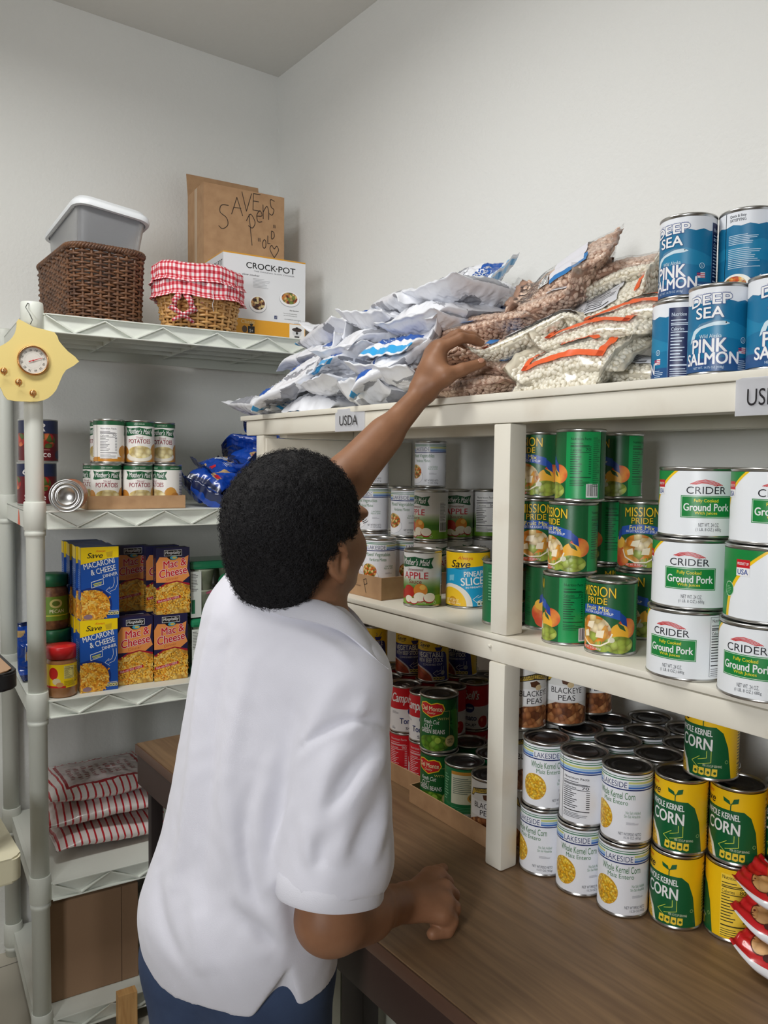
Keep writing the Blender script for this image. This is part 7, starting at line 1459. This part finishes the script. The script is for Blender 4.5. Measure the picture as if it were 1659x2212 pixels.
T.cap(PZ(625, 2088, zs_), PZ(604, 2225, zs_-0.004), 0.0005, 0.040, 0.003, True)
M_shirt = mat('white_pique_cotton', (214, 214, 224), 0.85, sheen=0.25, bump=(900, 0.25, 0.0006))
shirt = link('polo_shirt', T.mesh('polo_shirt', 2), M_shirt, boy)
# ribbed cuff
bm = bmesh.new(); ux = nz(sd_.cross(CF)); uy = sd_.cross(ux); rings = []
N = 56
for (rr, zz) in ((0.0530, 0.004), (0.0655, 0.002), (0.0672, 0.008), (0.0672, 0.026), (0.0650, 0.0305), (0.0565, 0.0300), (0.0530, 0.018)):
    rings.append([sEnd+sd_*zz+(ux*math.cos(2*PI*k/N)+uy*math.sin(2*PI*k/N))*(rr+0.0008*math.sin(5*2*PI*k/N)) for k in range(N)])
loft(bm, rings+[rings[0]]); bmesh.ops.remove_doubles(bm, verts=bm.verts[:], dist=1e-6); bmesh.ops.recalc_face_normals(bm, faces=bm.faces[:]); obj('cuff', bm, mat('white_rib_knit', (214, 214, 223), 0.85, bump=(700, 0.3, 0.0008)), shirt, smooth=50)
# collar
Ca = nz(CR*0.40+CU*0.86+CF*0.22); Cc = PZ(652, 1338, 1.105); cx1 = nz(CF-Ca*CF.dot(Ca)); cy1 = Ca.cross(cx1); bm = bmesh.new(); N = 72; grid = []
for k in range(N+1):
    a = PI*0.10+(2*PI-0.2*PI)*k/N; fr_ = max(0, math.cos(a))**2; wv = 0.003*math.sin(3*a)+0.002*math.sin(7*a+1)
    row = []
    for (r_, z_) in ((0.0590, -0.030), (0.0585, -0.010), (0.0585, 0.004), (0.0600, 0.010), (0.0625, 0.008), (0.0640, -0.012)):
        row.append(bm.verts.new(Cc+(cx1*math.cos(a)+cy1*math.sin(a))*(r_+(0.012*fr_ if z_ < 0 and r_ > 0.07 else 0))+Ca*(z_+wv*0.5)))
    grid.append(row)
for k in range(N):
    for j in range(5): bm.faces.new((grid[k][j], grid[k+1][j], grid[k+1][j+1], grid[k][j+1]))
bmesh.ops.recalc_face_normals(bm, faces=bm.faces[:]); bmesh.ops.solidify(bm, geom=bm.faces[:], thickness=0.0025); obj('collar_stand', bm, MATS['white_rib_knit'], shirt, smooth=60)
lowe = [(519, 1236), (534, 1274), (560, 1306), (605, 1327), (650, 1337), (700, 1349), (745, 1367), (790, 1402), (820, 1430), (845, 1448)]
uppe = [(560, 1220), (574, 1246), (598, 1266), (634, 1282), (672, 1294), (712, 1306), (747, 1326), (785, 1364), (812, 1400), (836, 1432)]
zz = []
for p in lowe: zz.append(T.hit(*p))
zz = [z if z else None for z in zz]
for i in range(len(zz)):
    if zz[i] is None: zz[i] = next((zz[k] for k in sorted(range(len(zz)), key=lambda k: abs(k-i)) if zz[k]), 1.05)
for _ in range(2): zz = [zz[0]]+[(zz[i-1]+2*zz[i]+zz[i+1])/4 for i in range(1, len(zz)-1)]+[zz[-1]]
bm = bmesh.new(); grid = []
def cr3(pts, i, t):
    a0, a1, a2, a3 = (Vector(pts[min(max(i+j, 0), len(pts)-1)]) for j in (-1, 0, 1, 2)); return 0.5*((2*a1)+(a2-a0)*t+(2*a0-5*a1+4*a2-a3)*t*t+(3*a1-a0-3*a2+a3)*t**3)
Lo = [PZ(p[0], p[1], z-0.013) for p, z in zip(lowe, zz)]; Up = [PZ(p[0], p[1], z+0.016) for p, z in zip(uppe, zz)]; In = [PZ(p[0]+4, p[1]+34, z+0.034) for p, z in zip(uppe, zz)]
for i in range(len(Lo)-1):
    for t in (0, 0.25, 0.5, 0.75):
        l, u_, n_ = cr3(Lo, i, t), cr3(Up, i, t), cr3(In, i, t); grid.append([bm.verts.new(p) for p in (l, l.lerp(u_, 0.35)-CF*0.004, l.lerp(u_, 0.7)-CF*0.006, u_-CF*0.001, u_+CF*0.004+CU*0.001, u_.lerp(n_, 0.5)+CF*0.004, n_)])
for a, b in zip(grid, grid[1:]):
    for j in range(6): bm.faces.new((a[j], b[j], b[j+1], a[j+1]))
bmesh.ops.recalc_face_normals(bm, faces=bm.faces[:]); bmesh.ops.solidify(bm, geom=bm.faces[:], thickness=0.0028); obj('collar', bm, MATS['white_rib_knit'], shirt, smooth=60)
bm = bmesh.new(); A_ = [PZ(*p) for p in ((733, 1296, 1.135), (765, 1322, 1.13), (792, 1358, 1.12), (815, 1400, 1.10), (840, 1446, 1.075))]; B_ = [PZ(*p) for p in ((722, 1345, 1.12), (748, 1372, 1.11), (775, 1400, 1.10), (800, 1424, 1.09), (836, 1450, 1.07))]; grid = []
for i in range(4):
    for t in (0, 0.33, 0.66): a, b = cr3(A_, i, t), cr3(B_, i, t); grid.append([bm.verts.new(p) for p in (a, a.lerp(b, 0.5)+CF*0.004, b)])
for a, b in zip(grid, grid[1:]):
    for j in range(2): bm.faces.new((a[j], b[j], b[j+1], a[j+1]))
bmesh.ops.recalc_face_normals(bm, faces=bm.faces[:]); bmesh.ops.solidify(bm, geom=bm.faces[:], thickness=0.0028); obj('collar_point', bm, MATS['white_rib_knit'], shirt, smooth=60)
# ---- jeans and shoes
J = Field((-1.33, 0.24, FLOOR+0.03), (-0.66, 0.70, -0.55), 0.005)
J.cap(PZ(450, 2000, 1.15), PZ(580, 2020, 1.10), 0.072, 0.074, 0.04); J.cap(HLl, HLr, 0.084, 0.084, 0.04)
for hp_ in (HLl, HLr):
    kn = Vector((hp_.x+0.015, hp_.y+0.01, -1.02)); an = Vector((hp_.x, hp_.y-0.01, FLOOR+0.075)); J.cap(hp_, kn, 0.086, 0.064, 0.02); J.cap(kn, an, 0.064, 0.060, 0.01)
    for q in range(5): zq_ = FLOOR+0.10+0.03*q; J.cap((an.x-0.05, an.y-0.03, zq_), (an.x+0.03, an.y-0.06, zq_+0.01), 0.008, 0.006, 0.01)
M_jean = mat('blue_denim', (42, 58, 88), 0.85, bump=(800, 0.3, 0.0008), var=(14, (56, 74, 106), 0.4, 0.75))
jeans = link('jeans', J.mesh('jeans', 2), M_jean, boy)
bm = bmesh.new(); q = [PZ(352, 2010, 0), ] if False else []
for hp_ in (HLl, HLr):
    Sf = Field((hp_.x-0.20, hp_.y-0.14, FLOOR-0.005), (hp_.x+0.16, hp_.y+0.22, FLOOR+0.13), 0.004); fw_ = nz(Vector((-0.25, 0.97, 0))); a0 = Vector((hp_.x, hp_.y-0.03, FLOOR+0.036)); Sf.cap(a0, a0+fw_*0.16, 0.036, 0.034, 0.01); Sf.cap(a0+Vector((0, 0, 0.005)), a0+Vector((0, 0, 0.055)), 0.034, 0.038, 0.02)
    s0, (X, Y, Z) = Sf.block(Sf.lo, Sf.lo+Sf.n*Sf.h); Sf.F = np.maximum(Sf.F, (FLOOR+0.001-Z).astype(np.float32)); link('shoe', Sf.mesh('shoe', 1), mat('dark_shoe', (40, 40, 44), 0.5), boy)
